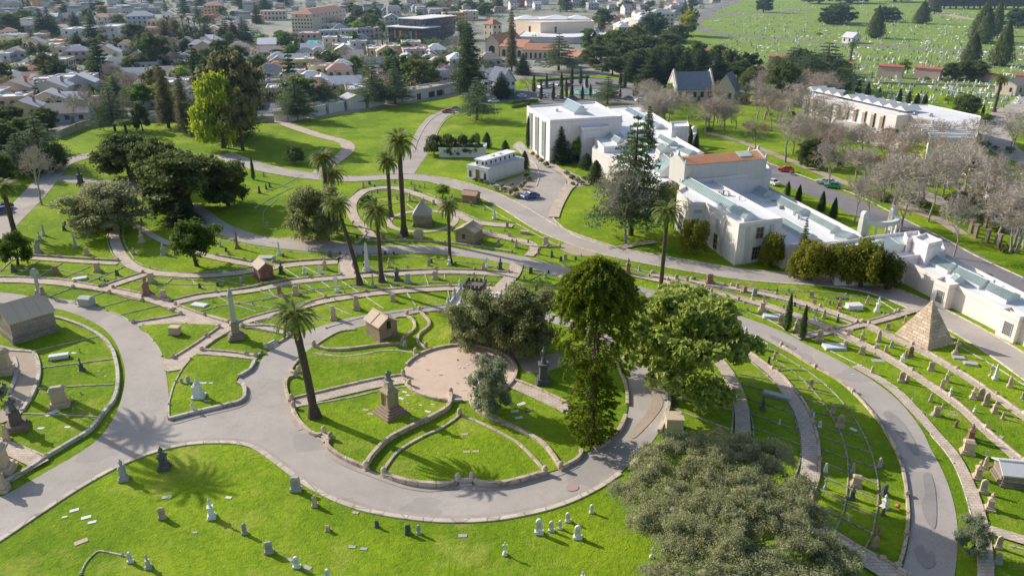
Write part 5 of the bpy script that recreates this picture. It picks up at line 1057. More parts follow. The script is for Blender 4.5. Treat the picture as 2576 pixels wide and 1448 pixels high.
wing(wm, [(1490,372),(1560,300),(1527,268),(1612,264),(1688,312),(1704,345),(1772,384),(1712,402),(1690,450),(1640,470),(1600,440),(1548,400)], zC, col=(0.77,0.714,0.692))
for s_, n_ in (([(1572,281),(1650,325),(1670,320),(1590,276)],24),([(1654,350),(1682,367),(1705,365),(1668,346)],12),([(1700,380),(1732,394),(1752,388),(1718,374)],12),([(1590,360),(1625,384),(1645,378),(1610,354)],12)):
    skylight(wm, s_, zC-.4, .9, n_, 'glass_b' if n_ == 24 else 'glass')
wing(wm, [(1648,380),(1658,390),(1695,386),(1684,374)], zC+1.8, col=(0.58,0.482,0.439)); skylight(wm, [(1650,376),(1660,386),(1692,383),(1682,372)], zC+2.0, 1.2, 10)
skylight(wm, [(1632,426),(1660,440),(1722,436),(1700,408)], zC+.2, 2.6, 16)
wing(wm, [(1686,306),(1690,319),(1734,317),(1730,304)], zC+2.6, col=(0.85,0.772,0.760))
# terracotta hall
zt, ze, zr = 9.2, 12.3, 13.5
wing(wm, [(1715,453),(1775,449),(1941,431),(1932,415),(1905,395),(1708,414)], zt, col=(.70,.66,.64), pz=.12)
e0, e1 = at(1728,417,ze), at(1925,401,ze); ux = (e1-e0).normalized(); nx = Vector((-ux.y, ux.x, 0)); wd = 7.0
r0, r1 = e0+nx*wd/2, e1+nx*wd/2; b0, b1 = e0+nx*wd, e1+nx*wd
m = MB(); m.prism([e0, e1, b1, b0], zt-1.5, ze, cap=False)
for s in (0, 1):
    a, r, b = (e0, r0, b0) if s == 0 else (e1, r1, b1); o = ux*(.25 if s else -.25)
    m.prism([a-o*0, a+o*2, b+o*2, b], zt-1.5, ze+.35); m.add([a+Vector((0,0,.3)), b+Vector((0,0,.3)), r+Vector((0,0,zr-ze+.55)), a+o*2+Vector((0,0,.3)), b+o*2+Vector((0,0,.3)), r+o*2+Vector((0,0,zr-ze+.55))], [(0,1,2),(5,4,3),(0,2,5,3),(1,4,5,2)])
    for k in (a, r, b): hh = ze+.5 if k is not r else zr+.5; m.box(k.x+o.x, k.y+o.y, hh, .6, .6, .9, 0, .4)
hw_ = m.obj('hall_wall', 'render', wm, (.6,.57,.53))
m = MB(); N = 46
for side in (0, 1):
    s0, s1 = (e0, e1) if side == 0 else (b0, b1)
    for i in range(N):
        for h, (t0, t1) in enumerate(((i/N, (i+.55)/N), ((i+.55)/N, (i+1)/N))):
            lift = .14 if h == 0 else .0
            p, q = s0.lerp(s1, t0), s0.lerp(s1, t1); rp, rq = r0.lerp(r1, t0), r0.lerp(r1, t1)
            z_ = lambda v, zz: Vector((v.x, v.y, zz+lift+.05))
            vs = [z_(p, ze), z_(q, ze), z_(rq, zr), z_(rp, zr)]
            m.add(vs, [(0,1,2,3) if side == 0 else (3,2,1,0)])
rf = m.obj('tiled_roof', 'tile', wm)
sa, sb = e0.lerp(e1, .71), e0.lerp(e1, .86); g_ = (r0-e0)
def rl(p, f): v = p+g_*f; return Vector((v.x, v.y, ze+(zr-ze)*f+.35))
m = MB(); q = [rl(sa,.35), rl(sb,.35), rl(sb,.95), rl(sa,.95)]; m.add(q+[v-Vector((0,0,.5)) for v in q], [(0,1,2,3),(4,5,1,0),(5,6,2,1),(6,7,3,2),(7,4,0,3)]); sk = m.obj('skylight', 'glass', rf)
m = MB()
for i in range(9): m.tube([q[0].lerp(q[1], i/8)+Vector((0,0,.04)), q[3].lerp(q[2], i/8)+Vector((0,0,.04))], [.05,.05], 4)
m.obj('glazing_bars', 'frame', sk)
for t in (.2,.34,.5,.85):
    c0 = at(1775,449,zt).lerp(at(1941,431,zt), t)+nx*.6; q = [c0, c0+ux*2.0, c0+ux*2.0+nx*1.0, c0+nx*1.0]; skylight(wm, None, zt-.5, .3, 6, 'glass', .3, q)
# front block
PD = wing(wm, [(1704,479),(1741,509),(1775,509),(1860,562),(1969,548),(1775,442)], hD, col=(0.82,0.753,0.702))
skylight(wm, [(1708,462),(1871,556),(1902,550),(1726,446)], hD-.4, 1.1, 44)
wall_panel(wm, PD[2], PD[3], .36, .46, .5, 3.6, grid=(2,3)); wall_panel(wm, PD[2], PD[3], .36, .46, 4.5, 6.8, 'relief_panel', 'render', .06, False, (.55,.53,.5))
wall_panel(wm, PD[3], PD[4], .42, .58, 5.0, 7.2, mat='bronze', grid=(2,2)); wall_panel(wm, PD[3], PD[4], .38, .56, .7, 3.2, grid=(3,3)); wall_panel(wm, PD[1], PD[2], .2, .8, 6.2, 7.0, 'relief_panel', 'render', .06, False, (.5,.5,.48))
wall_panel(wm, PD[0], PD[1], .3, .5, .8, 4.0, grid=(2,3))
for a, b, t in ((PD[2],PD[3],.62),(PD[3],PD[4],.22),(PD[3],PD[4],.78)):
    p = Vector(a).lerp(Vector(b), t); m = MB(); an = math.atan2(b[1]-a[1], b[0]-a[0]); m.box(p.x, p.y, 0, .9, .5, hD-1.1, an); m.obj('pilaster', 'render', wm, (.6,.58,.55))
# east galleries
PE = wing(wm, [(1780,432),(1872,438),(1936,470),(2157,582),(2172,598),(2113,606),(2040,612),(1977,615),(1955,603),(1850,520)], zE, col=(0.74,0.675,0.663))
for s_, n_ in (([(1951,512),(2003,541),(2038,536),(1970,502)],20),([(2033,554),(2088,585),(2114,580),(2048,547)],20),([(1876,472),(1920,498),(1945,491),(1896,464)],16),([(1963,570),(2025,607),(2056,602),(1978,556)],24),([(2098,599),(2128,606),(2162,602),(2126,587)],12),([(1855,452),(1872,462),(1886,458),(1868,448)],6)):
    skylight(wm, s_, zE-.35, .9, n_)
PF = wing(wm, [(2110,649),(2252,648),(2380,632),(2368,600),(2290,582),(2196,592),(2150,600),(2090,612)], zE+.4, col=(0.74,0.675,0.673))
skylight(wm, [(2165,624),(2200,641),(2318,624),(2303,605)], zE+.1, .9, 36)
wing(wm, [(2300,596),(2336,613),(2372,604),(2330,585)], 8.0, col=(0.80,0.733,0.731)); wing(wm, [(2276,583),(2283,600),(2318,597),(2312,580)], 7.6, col=(0.82,0.753,0.731))
PG = wing(wm, [(2262,647),(2357,693),(2505,762),(2567,794),(2640,830),(2760,890),(2760,820),(2576,735),(2382,638)], hG, col=(0.85,0.753,0.682))
for s_ in ([(2325,656),(2383,686),(2418,677),(2346,643)],[(2395,692),(2462,725),(2496,717),(2418,680)],[(2477,734),(2531,761),(2566,749),(2496,719)]): skylight(wm, s_, hG-.3, .8, 20)
B1 = wing(wm, [(2352,701),(2389,717),(2413,713),(2376,694)], hG+.25, col=(0.88,0.772,0.702)); wall_panel(wm, B1[0], B1[1], .35, .75, .9, 2.9, grid=(5,7))
B2 = wing(wm, [(2520,776),(2566,797),(2590,793),(2545,770)], hG+.25, col=(0.88,0.772,0.702)); wall_panel(wm, B2[0], B2[1], .35, .75, .9, 2.9, grid=(5,7))
skylight(wm, [(2390,704),(2400,712),(2424,709),(2412,700)], hG, .6, 8)
rv_ = random.Random(8)
for poly_, z, k in (([(1340,268),(1384,296),(1540,288),(1490,260)],hA-.55,9),([(1730,470),(1855,552),(1955,545),(1790,448)],hD-.55,8),([(1880,455),(1936,480),(2140,580),(2040,600),(1900,520)],zE-.55,14),([(1540,280),(1600,270),(1690,325),(1700,400),(1620,430),(1560,350)],zC-.55,12),([(2280,650),(2380,645),(2560,740),(2540,770)],hG-.55,9),([(2120,640),(2250,640),(2350,620),(2190,598)],zE-.15,4)):
    P = W(poly_, z); 
    for _ in range(k):
        w_ = [rv_.random() for _ in P]; s_ = sum(w_); q = sum((p*(c_/s_) for p, c_ in zip(P, w_)), Vector((0,0,0))); m = MB(); kk = rv_.random()
        if kk < .4: m.lathe([(.18,z),(.18,z+.7),(.3,z+.72),(.3,z+.85)], 8, q.x, q.y)
        else: m.box(q.x, q.y, z, rv_.uniform(.5,1.5), rv_.uniform(.5,1.3), rv_.uniform(.3,.9), .2)
        m.obj('roof_vent', 'render', wm, rv_.choice(((.5,.5,.5),(.7,.69,.68),(.3,.3,.31))))
# round and half-round portico
def colonnade(name, a, b, hb, label, n=7):
    A, B = at(*a), at(*b); c = (A+B)/2; r = (B-A).length/2; u = (B-A).normalized(); n_ = Vector((u.y, -u.x, 0))
    t = thing(name, 'colonnade', c, 0, label=label); pts = []
    for i in range(25): an = PI*i/24; pts.append(-u*r*math.cos(an)+n_*r*.75*math.sin(an))
    m = MB(); coping_mesh(m, [p+c-c for p in pts], .9, .9, hb-.9); m.obj('curved_beam', 'white', t)
    for i in range(1, n): p = pts[int(24*i/n)]; m = MB(); m.box(p.x, p.y, 0, .65, .65, .25); m.lathe([(.26,.25),(.23,hb-1.1),(.34,hb-.95)], 10, p.x, p.y); m.obj('column', 'white', t)
    for p in (pts[0], pts[-1]):
        m = MB(); m.box(p.x, p.y, 0, 1.7, 1.1, hb+.1, math.atan2(u.y, u.x)); q = MB(); arch(q, 1.6, .9, hb+.1, hb+1.9); an = math.atan2(u.y, u.x)
        m.add([(p.x+v[0]*math.cos(an)-v[1]*math.sin(an), p.y+v[0]*math.sin(an)+v[1]*math.cos(an), v[2]) for v in q.v], q.f); m.obj('arched_pylon', 'white', t)
colonnade('semicircular_colonnade', (2166,592), (2240,577), 3.6, 'semicircular white colonnade with two arched pylons behind the mausoleum')
colonnade('curved_portico', (1690,370), (1742,365), 4.2, 'curved white portico with arched pylon between the mausoleum and the grove', 5)
# ---- gabled stone tombs
def tomb_house(A, B, w, yt, rh, label, col, rcol, ridge='AB', name='stone_mausoleum', cat='mausoleum', door=None, over=.28, plinth=.45, slit=None, finial=False, mat='blocks', roofmat='stone', seams=0):
    a, b = at(*A), at(*B); u = (b-a).normalized(); n = Vector((-u.y, u.x, 0)); L = (b-a).length; h = hgt(A[0], A[1], yt); ang = math.atan2(u.y, u.x)
    c = (a+b)/2+n*w/2; t = thing(name, cat, c, ang, label=label)
    m = MB()
    if plinth: m.box(0,0,0,L+.5,w+.5,plinth); m.box(0,0,plinth,L+.24,w+.24,.18)
    if plinth: m.obj('plinth', mat, t, tuple(v*.85 for v in col))
    m = MB(); m.box(0,0,plinth+.0 if plinth else 0,L,w,h-plinth)
    if ridge == 'AB': m.add([(-L/2,-w/2,h),(-L/2,w/2,h),(-L/2,0,h+rh),(L/2,-w/2,h),(L/2,w/2,h),(L/2,0,h+rh)], [(0,2,1),(3,4,5)])
    elif ridge == 'W': m.add([(-L/2,-w/2,h),(L/2,-w/2,h),(0,-w/2,h+rh),(-L/2,w/2,h),(L/2,w/2,h),(0,w/2,h+rh)], [(0,1,2),(3,5,4)])
    wl_ = m.obj('wall', mat, t, col)
    m = MB(); o = over; th = .16
    if ridge == 'pyr': m.add([(-L/2-o,-w/2-o,h),(L/2+o,-w/2-o,h),(L/2+o,w/2+o,h),(-L/2-o,w/2+o,h),(-L*.0,0,h+rh)], [(0,1,4),(1,2,4),(2,3,4),(3,0,4),(3,2,1,0)])
    else:
        LL, WW = (L, w) if ridge == 'AB' else (w, L); dz = rh*(o/(WW/2))
        sec = [(-WW/2-o, h-dz), (0, h+rh), (WW/2+o, h-dz), (WW/2+o, h-dz+th), (0, h+rh+th), (-WW/2-o, h-dz+th)]
        for s in (0, 1):
            idx = [(0,1,4,5),(1,2,3,4)][s]; q = [sec[i] for i in idx]; vs = []
            for x in (-LL/2-o, LL/2+o):
                for (y, z) in q: vs.append((x, y, z) if ridge == 'AB' else (-y, x, z))
            m.add(vs, [(0,1,2,3),(7,6,5,4),(0,4,5,1),(1,5,6,2),(2,6,7,3),(3,7,4,0)])
        for k in range(seams):
            x = -LL/2+LL*(k+1)/(seams+1)
            for s in (-1, 1):
                p0, p1 = (x, s*(WW/2+o), h-dz+th+.03), (x, 0, h+rh+th+.03)
                if ridge != 'AB': p0, p1 = (-p0[1], p0[0], p0[2]), (-p1[1], p1[0], p1[2])
                m.tube([p0, p1], [.07,.07], 4)
        p0, p1 = (-LL/2-o,0,h+rh+th), (LL/2+o,0,h+rh+th)
        if ridge != 'AB': p0, p1 = (0,p0[0],p0[2]), (0,p1[0],p1[2])
        m.tube([p0, p1], [.13,.13], 6)
    rr = m.obj('roof', roofmat, t, rcol)
    if finial: m = MB(); m.box(L/2,0,h+rh*.2,.9,1.0,rh+.9,0,.5); m.obj('finial', mat, rr, col)
    if door:
        x, ww, hh = door; m = MB(); m.box(x,-w/2-.03,plinth,ww,.08,hh); d = m.obj('door', 'bronze', t)
        m = MB(); m.box(x,-w/2-.05,plinth+hh,ww+.4,.14,.18); m.box(x-ww/2-.1,-w/2-.05,plinth,.18,.13,hh); m.box(x+ww/2+.1,-w/2-.05,plinth,.18,.13,hh); m.obj('frame', mat, d, tuple(v*1.1 for v in col))
    if slit: x, z, ww, hh = slit; m = MB(); m.box(x,-w/2-.02,z,ww,.08,hh); m.obj('window', 'window', t)
    return t, L, w, h
tomb_house((38,868),(147,834),6.4,813,1.9,'big dark granite mausoleum with tan stone roof and tall ridge ornament at the left edge',(.36,.30,.25),(.72,.56,.40),'AB',finial=True,plinth=1.1,seams=3)
tomb_house((956,862),(1001,846),3.9,822,1.1,'plain sandstone block mausoleum with gabled tan roof beside the ring road',(.36,.27,.18),(.58,.43,.30),'W',slit=(.1,1.9,.7,1.3),plinth=.25,seams=1)
tomb_house((655,708),(690,700),3.3,677,.9,'small red-brown mausoleum with pale bricked-up front left of centre',(.24,.12,.09),(.5,.40,.31),'W',door=None,plinth=.1,slit=None)
p = thing('door_panel_anchor', 'mausoleum', (0,0,0)) if False else None
tomb_house((1146,611),(1194,618),4.0,579,1.0,'tan gabled tomb with small window beside the middle road',(.36,.28,.2),(.5,.38,.27),'W',slit=(-.3,1.2,.6,1.0),plinth=.25,seams=1)
tomb_house((1040,570),(1086,569),3.8,542,3.2,'grey-tan stone tomb under a steep pyramid roof inside the circular path',(.36,.29,.22),(.46,.42,.36),'pyr',plinth=.4,over=.15)
tomb_house((1163,509),(1196,513),2.8,489,.7,'little brown stone tomb with ridge ornament near the upper road',(.38,.25,.16),(.48,.28,.17),'AB',plinth=.4,finial=False)
tomb_house((2519,1222),(2650,1236),3.0,1192,.7,'grey box-like tomb with white pitched roof cut by the right edge',(.34,.27,.2),(.66,.65,.64),'AB',plinth=.3,seams=0)
sw, L_s, w_s, h_s = tomb_house((1228,460),(1318,431),7.4,426,.05,'small white mausoleum with raised clerestory and arched doorway near the blue car',(.66,.65,.65),(.62,.63,.66),'AB',plinth=.4,mat='render',roofmat='roof',over=.15)
m = MB(); m.box(0,0,h_s,L_s*.86,w_s*.42,1.7); cs = m.obj('clerestory', 'render', sw, (.68,.67,.66)); m = MB(); m.box(0,0,h_s+1.7,L_s*.9,w_s*.5,.22); m.obj('clerestory_roof', 'flatroof', sw)
for i in range(7): m = MB(); m.box(-L_s*.38+L_s*.76*i/6,-w_s*.21-.02,h_s+.5,.6,.06,.8); m.obj('window', 'window', cs)
for i in range(2): m = MB(); m.box(-L_s*.43-.02,-1+2*i,h_s+.5,.06,.6,.8); m.obj('window', 'window', cs)
for x, w_, hh in ((0,1.3,2.6),(-2.6,.8,2.0),(2.6,.8,2.0)): m = MB(); m.box(-L_s/2-.03,x,.4,.08,w_,hh); m.obj('door' if x == 0 else 'window', 'bronze' if x == 0 else 'window', sw)
m = MB(); m.box(0,0,h_s-.6,L_s+.3,w_s+.3,.3); m.obj('cornice', 'render', sw, (.66,.65,.65))
for i in range(2): m = MB(); m.box(i*3-1.5,0,h_s+1.92,.9,.9,.35); m.obj('roof_vent', 'flatroof', sw)
# stone pyramid of separate courses
def pyramid():
    Lp, Fp, Rp = at(2251,839), at(2334.5,881.5), at(2399.5,864); Bp = Lp+Rp-Fp; c = (Lp+Rp)/2; H = hgt(proj(c)[0], proj(c)[1], 754)
    t = thing('stone_pyramid', 'pyramid', c, 0, label='tall pale stone-block pyramid beside the upper road at right')
    ap = Vector((0,0,H)); base = [Fp-c, Rp-c, Bp-c, Lp-c]; core = MB(); ins = [v*.985 for v in base]
    core.add(ins+[ap*.985], [(0,1,4),(1,2,4),(2,3,4),(3,0,4)]); core.obj('core', 'sand', t, (.22,.16,.11))
    m = [MB(), MB(), MB()]; rr = random.Random(3); NC = 15
    for a, b in ((0,1),(1,2),(2,3),(3,0)):
        A, B = base[a], base[b]; fn = (B-A).cross(ap-A).normalized()
        for j in range(NC):
            f0, f1 = j/NC, (j+1)/NC-.006; l0, l1 = A.lerp(ap, f0), A.lerp(ap, f1); q0, q1 = B.lerp(ap, f0), B.lerp(ap, f1); Ld = (q0-l0).length
            if j == NC-1: m[1].add([l0+fn*.05, q0+fn*.05, ap+Vector((0,0,.05))], [(0,1,2)]); continue
            n = max(1, int(Ld/1.05)); off = (j % 2)*.5; cuts = [0]+[min(1, (k+off)/n) for k in range(1 if off == 0 else 0, n+1) if 0 < (k+off)/n < 1]+[1]
            for k in range(len(cuts)-1):
                s0, s1 = cuts[k], cuts[k+1]; g = .028/max(Ld, .3); s0 += g if k else 0; s1 -= g if k < len(cuts)-2 else 0
                pr = fn*(.05+rr.uniform(0,.035)); mi = rr.randrange(3); v = [l0.lerp(q0, s0)+pr, l0.lerp(q0, s1)+pr, l1.lerp(q1, s1)+pr, l1.lerp(q1, s0)+pr]
                w = [x-fn*.1 for x in v]; m[mi].add(v+w, [(0,1,2,3),(4,5,1,0),(5,6,2,1),(6,7,3,2),(7,4,0,3)])
    M = MB()
    for k in range(3): M.add(m[k].v, m[k].f, k)
    for k, (c1, c2) in enumerate((((.56,.43,.30),(.62,.50,.37)), ((.64,.53,.40),(.70,.58,.44)), ((.52,.38,.26),(.60,.46,.33)))): MT['crs%d' % k] = simple('pyramid_stone', c1, c2, 1.2, .03, .9, stain=.5)
    M.obj('stone_courses', ['crs0','crs1','crs2'], t)
pyramid()
# ornate white tomb with crenellated tower
def gothic():
    t, L, w, h = tomb_house((1137,862),(1246,872),6.5,778,.05,'white marble tomb with pinnacles and a crenellated dark stone tower half hidden by the oak',(.42,.34,.27),(.6,.6,.6),'AB',plinth=.5,roofmat='stone',over=.4)
    m = MB(); m.box(0,0,h+.1,L+1,w+1,.35); m.box(0,-w/2-.3,h+.45,L+.6,.15,.5); m.box(-L/2-.3,0,h+.45,.15,w+.6,.5); m.box(L/2+.3,0,h+.45,.15,w+.6,.5); m.obj('marble_cornice', 'white', t)
    for x, y in [(-L/2-.3,-w/2-.3),(-L/2-.3,0),(-L/2-.3,w/2+.3),(-L/4,-w/2-.3),(0,-w/2-.3),(L/4,-w/2-.3),(L/2+.3,-w/2-.3),(L/2+.3,0),(L/2+.3,w/2+.3),(0,w/2)]:
        m = MB(); m.box(x,y,h+.45,.55,.55,.7); m.lathe([(.25,h+1.15),(.32,h+1.35),(.2,h+1.6),(.24,h+1.8),(.05,h+2.3)], 8, x, y); m.obj('pinnacle', 'stone', t, (.55,.56,.58))
    m = MB(); m.box(-.6,.8,h+.3,3.0,3.0,2.4)
    for i in range(5):
        for s in (-1, 1): m.box(-.6-1.3+.65*i,.8+s*1.45,h+2.7,.36,.25,.5); m.box(-.6+s*1.45,.8-1.3+.65*i,h+2.7,.25,.36,.5)
    m.obj('crenellated_tower', 'sand', t, (.17,.13,.11))
gothic()
# ---- folded-roof mausoleum
fm_ = thing('garden_mausoleum', 'mausoleum', (0,0,0), 0, label='long white modern mausoleum with a zigzag folded roof at upper right'); zH = 8.0
PH = wing(fm_, [(2022,238),(2257,291),(2302,285),(2290,262),(2095,222),(2030,222)], zH, col=(0.85,0.753,0.692)); PR_ = wing(fm_, [(2257,283),(2345,300),(2340,344),(2457,348),(2468,292),(2335,263),(2286,262)], zH-.3, col=(0.82,0.753,0.722), pz=.3)
a, b = at(2033,226,zH), at(2285,282,zH); u = (b-a)/10; ul = u.normalized(); nn = Vector((-ul.y, ul.x, 0))
for i in range(10):
    p = a+u*i; q = a+u*(i+1); mm = (p+q)/2; m = MB(); o = nn*6
    z_ = lambda v, z: Vector((v.x, v.y, z))
    for s in (0,): m.add([z_(p-nn*1.2,zH+.3), z_(mm-nn*1.2,zH+1.7), z_(q-nn*1.2,zH+.3), z_(p+o,zH+.3), z_(mm+o,zH+1.7), z_(q+o,zH+.3)], [(0,1,4,3),(1,2,5,4),(0,2,1),(3,4,5)])
    m.obj('folded_roof_plate', 'white', fm_)
for t in (.04,.13,.22,.31,.40,.49,.58,.67,.76,.85): wall_panel(fm_, PH[0], PH[1], t, t+.032, 1.0, zH-1.4, 'textured_panel', 'sand', .12, False, (.38,.30,.24)); wall_panel(fm_, PH[0], PH[1], t+.036, t+.04, .5, zH-.8, 'fin', 'dark', .4, False)
for i in range(5):
    p, q = Vector(PR_[2]), Vector(PR_[3]); c = (p+q)/2; an = math.atan2(q.y-p.y, q.x-p.x); nv = Vector((-(q-p).normalized().y, (q-p).normalized().x)); e = c+nv*(2+3.1*i); m = MB(); m.box(e.x, e.y, zH-.2, (q-p).length, .8, .7, an); m.obj('roof_beam', 'white', fm_)
wing(fm_, [(2095,300),(2165,312),(2200,303),(2140,292)], 3.4, col=(0.80,0.695,0.663)); wing(fm_, [(2160,330),(2260,352),(2290,340),(2200,320)], 3.4, col=(0.80,0.695,0.663))
# ---- generic houses and blocks
def roofed(A, B, w, top, rh, label, wc, rc, kind='gable', group=None, name='house', cat='house', floors=2, nw=4, side='stone', chimney=False, wmat='far', desc=None, wincol='window', rot=None, axis='AB', doors=1, h=None):
    a, b = at(*A), at(*B); u = (b-a).normalized(); n = Vector((-u.y, u.x, 0)); L = (b-a).length; h = h or hgt(A[0], A[1], top); ang = math.atan2(u.y, u.x)
    c = (a+b)/2+n*w/2; t = thing(name, cat, c, ang, label=label, desc=desc, group=group, px=proj((c.x, c.y, 0)))
    build_house(t, L, w, h, rh, wc, rc, kind, floors, nw, chimney, wmat, axis, doors); return t, L, w, h
def build_house(t, L, w, h, rh, wc, rc, kind, floors, nw, chimney=False, wmat='far', axis='AB', doors=1, pack=None):
    def P(name, mb, mat, col=None, par=None):
        if pack is None: return mb.obj(name, mat, par or t, col)
        pack.append((name, mb.mesh(name, mat), col)); return None
    m = MB(); m.box(0,0,-.05,L,w,h+.05)
    if kind == 'gable':
        if axis == 'AB': m.add([(-L/2,-w/2,h),(-L/2,w/2,h),(-L/2,0,h+rh),(L/2,-w/2,h),(L/2,w/2,h),(L/2,0,h+rh)], [(0,2,1),(3,4,5)])
        else: m.add([(-L/2,-w/2,h),(L/2,-w/2,h),(0,-w/2,h+rh),(-L/2,w/2,h),(L/2,w/2,h),(0,w/2,h+rh)], [(0,1,2),(3,5,4)])
    if kind == 'flat':
        for (x, y, a_, b_) in ((0,-w/2,L,.3),(0,w/2,L,.3),(-L/2,0,.3,w),(L/2,0,.3,w)): m.box(x,y,h,a_+.1,b_+.1,.6)
    P('wall', m, wmat, wc); m = MB(); o = .5
    if kind == 'flat':
        m.box(0,0,h,L-.2,w-.2,.12); m.box(L*.2,w*.1,h+.12,1.8,1.6,.9); m.box(-L*.25,-w*.1,h+.12,1.2,1.2,.6)
    elif kind == 'hip':
        k = min(L, w)/2*.8; lx, ly = max(0, L/2-k), max(0, w/2-k)
        m.add([(-L/2-o,-w/2-o,h-.1),(L/2+o,-w/2-o,h-.1),(L/2+o,w/2+o,h-.1),(-L/2-o,w/2+o,h-.1),(-lx,-ly,h+rh),(lx,-ly,h+rh),(lx,ly,h+rh),(-lx,ly,h+rh)], [(0,1,5,4),(1,2,6,5),(2,3,7,6),(3,0,4,7),(4,5,6,7),(3,2,1,0)])
    else:
        LL, WW = (L, w) if axis == 'AB' else (w, L); dz = rh*(o/(WW/2))
        for s in (-1, 1):
            q = [(s*(WW/2+o), h-dz), (0, h+rh), (0, h+rh+.2), (s*(WW/2+o), h-dz+.2)]; vs = []
            for x in (-LL/2-o, LL/2+o):
                for y, z in q: vs.append((x, y, z) if axis == 'AB' else (-y, x, z))
            m.add(vs, [(0,1,2,3),(7,6,5,4),(0,4,5,1),(1,5,6,2),(2,6,7,3),(3,7,4,0)])
    rf = P('roof', m, 'roof', rc)
    fh = h/floors
    for f in range(floors):
        for i in range(nw):
            x = -L/2+L*(i+.5)/nw; ww = min(1.5, L/nw*.5); m = MB(); m.box(x,-w/2-.02,f*fh+fh*.32,ww,.08,fh*.42); P('window', m, 'window')
        for i in range(2): m = MB(); m.box(-L/2-.02,-w/4+w/2*i,f*fh+fh*.32,.08,1.1,fh*.42); P('window', m, 'window')
    if doors: m = MB(); m.box(L*.12,-w/2-.04,0,1.1,.1,2.1); P('door', m, 'render', (.2,.12,.08))
    if chimney: m = MB(); m.box(L*.28,w*.1,h,.8,.8,rh+.9); P('chimney', m, 'render', (.35,.22,.18))
CR = (.62,.53,.40)
roofed((736,82),(789,83),16,46,2.5,'cream four-storey wing with red roof at the left of the cream block',(.66,.57,.42),(.55,.3,.22),'flat',floors=4,nw=7,name='apartment_building',cat='building')
roofed((789,81),(872,64),18,36,3.5,'cream four-storey block with pinkish red tiled roof in the town',(.64,.55,.42),(.52,.27,.2),'hip',floors=4,nw=9,name='apartment_building',cat='building')
roofed((742,112),(800,112),22,86,1,'pink commercial building above the turquoise awning',(.52,.36,.3),(.45,.42,.4),'flat',floors=2,nw=4,name='commercial_building',cat='building')
aw = thing('awning', 'awning', at(795,119), -.1, label='turquoise striped awning beside the pink commercial building')
for i in range(5): m = MB(); m.add([(i*2.4-6,-3,2.6),(i*2.4-3.7,-3,2.6),(i*2.4-3.7,3,4.2),(i*2.4-6,3,4.2),(i*2.4-6,-3,2.4),(i*2.4-3.7,-3,2.4)], [(0,1,2,3),(4,5,1,0)]); m.obj('canopy_panel', 'render', aw, (.02,.45,.5) if i % 2 else (.05,.6,.62))
md, Lm, wm_, hm = roofed((978,106),(1066,112),18,70,.5,'dark modern apartment block with glass front and white slab roof',(.05,.055,.07),(.7,.7,.7),'flat',floors=3,nw=10,name='apartment_building',cat='building')
m = MB(); m.box(0,-.6,hm+.6,Lm+2,wm_+2.5,.5); m.obj('roof_slab', 'flatroof', md)
for i, c in enumerate(((.45,.2,.04),(.6,.3,.03),(.25,.05,.03),(.2,.3,.35),(.4,.1,.05))): m = MB(); m.box(-Lm*.3+i*Lm*.15,-wm_/2-.12,3.2,Lm*.06,.1,5); m.obj('coloured_panel', 'render', md, c)
for i in range(4): m = MB(); m.add([(-4+i*4,-2,hm+1.1),(-1.5+i*4,-2,hm+1.1),(-1.5+i*4,.5,hm+2.6),(-4+i*4,.5,hm+2.6)], [(0,1,2,3)]); m.obj('solar_panel', 'glass_b', md)
md2, a_, b_, h2 = roofed((1062,108),(1145,96),20,52,.5,'darker rear block of the modern apartments with big white slab roof',(.09,.08,.09),(.7,.7,.7),'flat',floors=4,nw=8,name='apartment_building',cat='building'); m = MB(); m.box(0,-.6,h2+.6,a_+2,b_+2,.5); m.obj('roof_slab', 'flatroof', md2)
# cream church hall
ch = thing('church_hall', 'building', (0,0,0), 0, label='large cream windowless hall with pale low roofs and gothic niches, upper centre')
hC = hgt(1448,96,54); c0 = wing(ch, [(1288,50),(1360,56),(1448,54),(1495,53),(1470,41),(1300,40)], hC, col=(0.85,0.685,0.517), cornice=True, roofmat='flatroof')
for a, b, t in ((c0[1],c0[2],.4),(c0[0],c0[1],.6)): wall_panel(ch, a, b, t, t+.06, hC*.35, hC*.7, 'niche_window', 'window', .1, True, (.6,.5,.36))
for i, (x0, w0) in enumerate(((1325,30),(1400,44),(1452,30))):
    p = at(x0, 48, hC); m = MB(); m.add([(p.x-w0/3,p.y-8,hC),(p.x+w0/3,p.y-8,hC),(p.x+w0/3,p.y+12,hC),(p.x-w0/3,p.y+12,hC),(p.x,p.y+2,hC+3)], [(0,1,4),(1,2,4),(2,3,4),(3,0,4)]); m.obj('low_roof', 'flatroof', ch)
wing(ch, [(1300,92),(1440,94),(1500,90),(1540,86),(1500,76),(1320,78)], 4.5, col=(0.71,0.598,0.546), pz=.4)
def archrow(t, L, w, n, z, hh, ww):
    for i in range(n): 
        q = MB(); arch(q, ww, .1, z, z+hh); x = -L/2+L*(i+.5)/n; m = MB(); m.add([(v[0]+x, v[1]-w/2-.03, v[2]) for v in q.v], q.f); m.obj('arched_window', 'window', t)
for A, B, w, top, rh, lb, ax, na in [((1221,140),(1254,142),30,104,4,'cream church nave with terracotta roof and arched doorway','W',1),((1318,150),(1400,152),12,125,3,'long cream arcade with terracotta roof behind the terrace','AB',7),((1258,144),(1316,148),16,116,3.5,'cream church aisle with red tiled roof beside the nave','AB',3),((1405,155),(1452,160),10,138,2.5,'small cream arched wing with red tiled roof right of the arcade','AB',3)]:
    t, L, w_, h_ = roofed(A, B, w, top, rh, lb, CR, (.55,.25,.15), 'gable', floors=1, nw=0, axis=ax, doors=0, name='church_building', cat='building', wmat='far'); archrow(t, L, w_, na, h_*.12, h_*.6, L/na*.45)
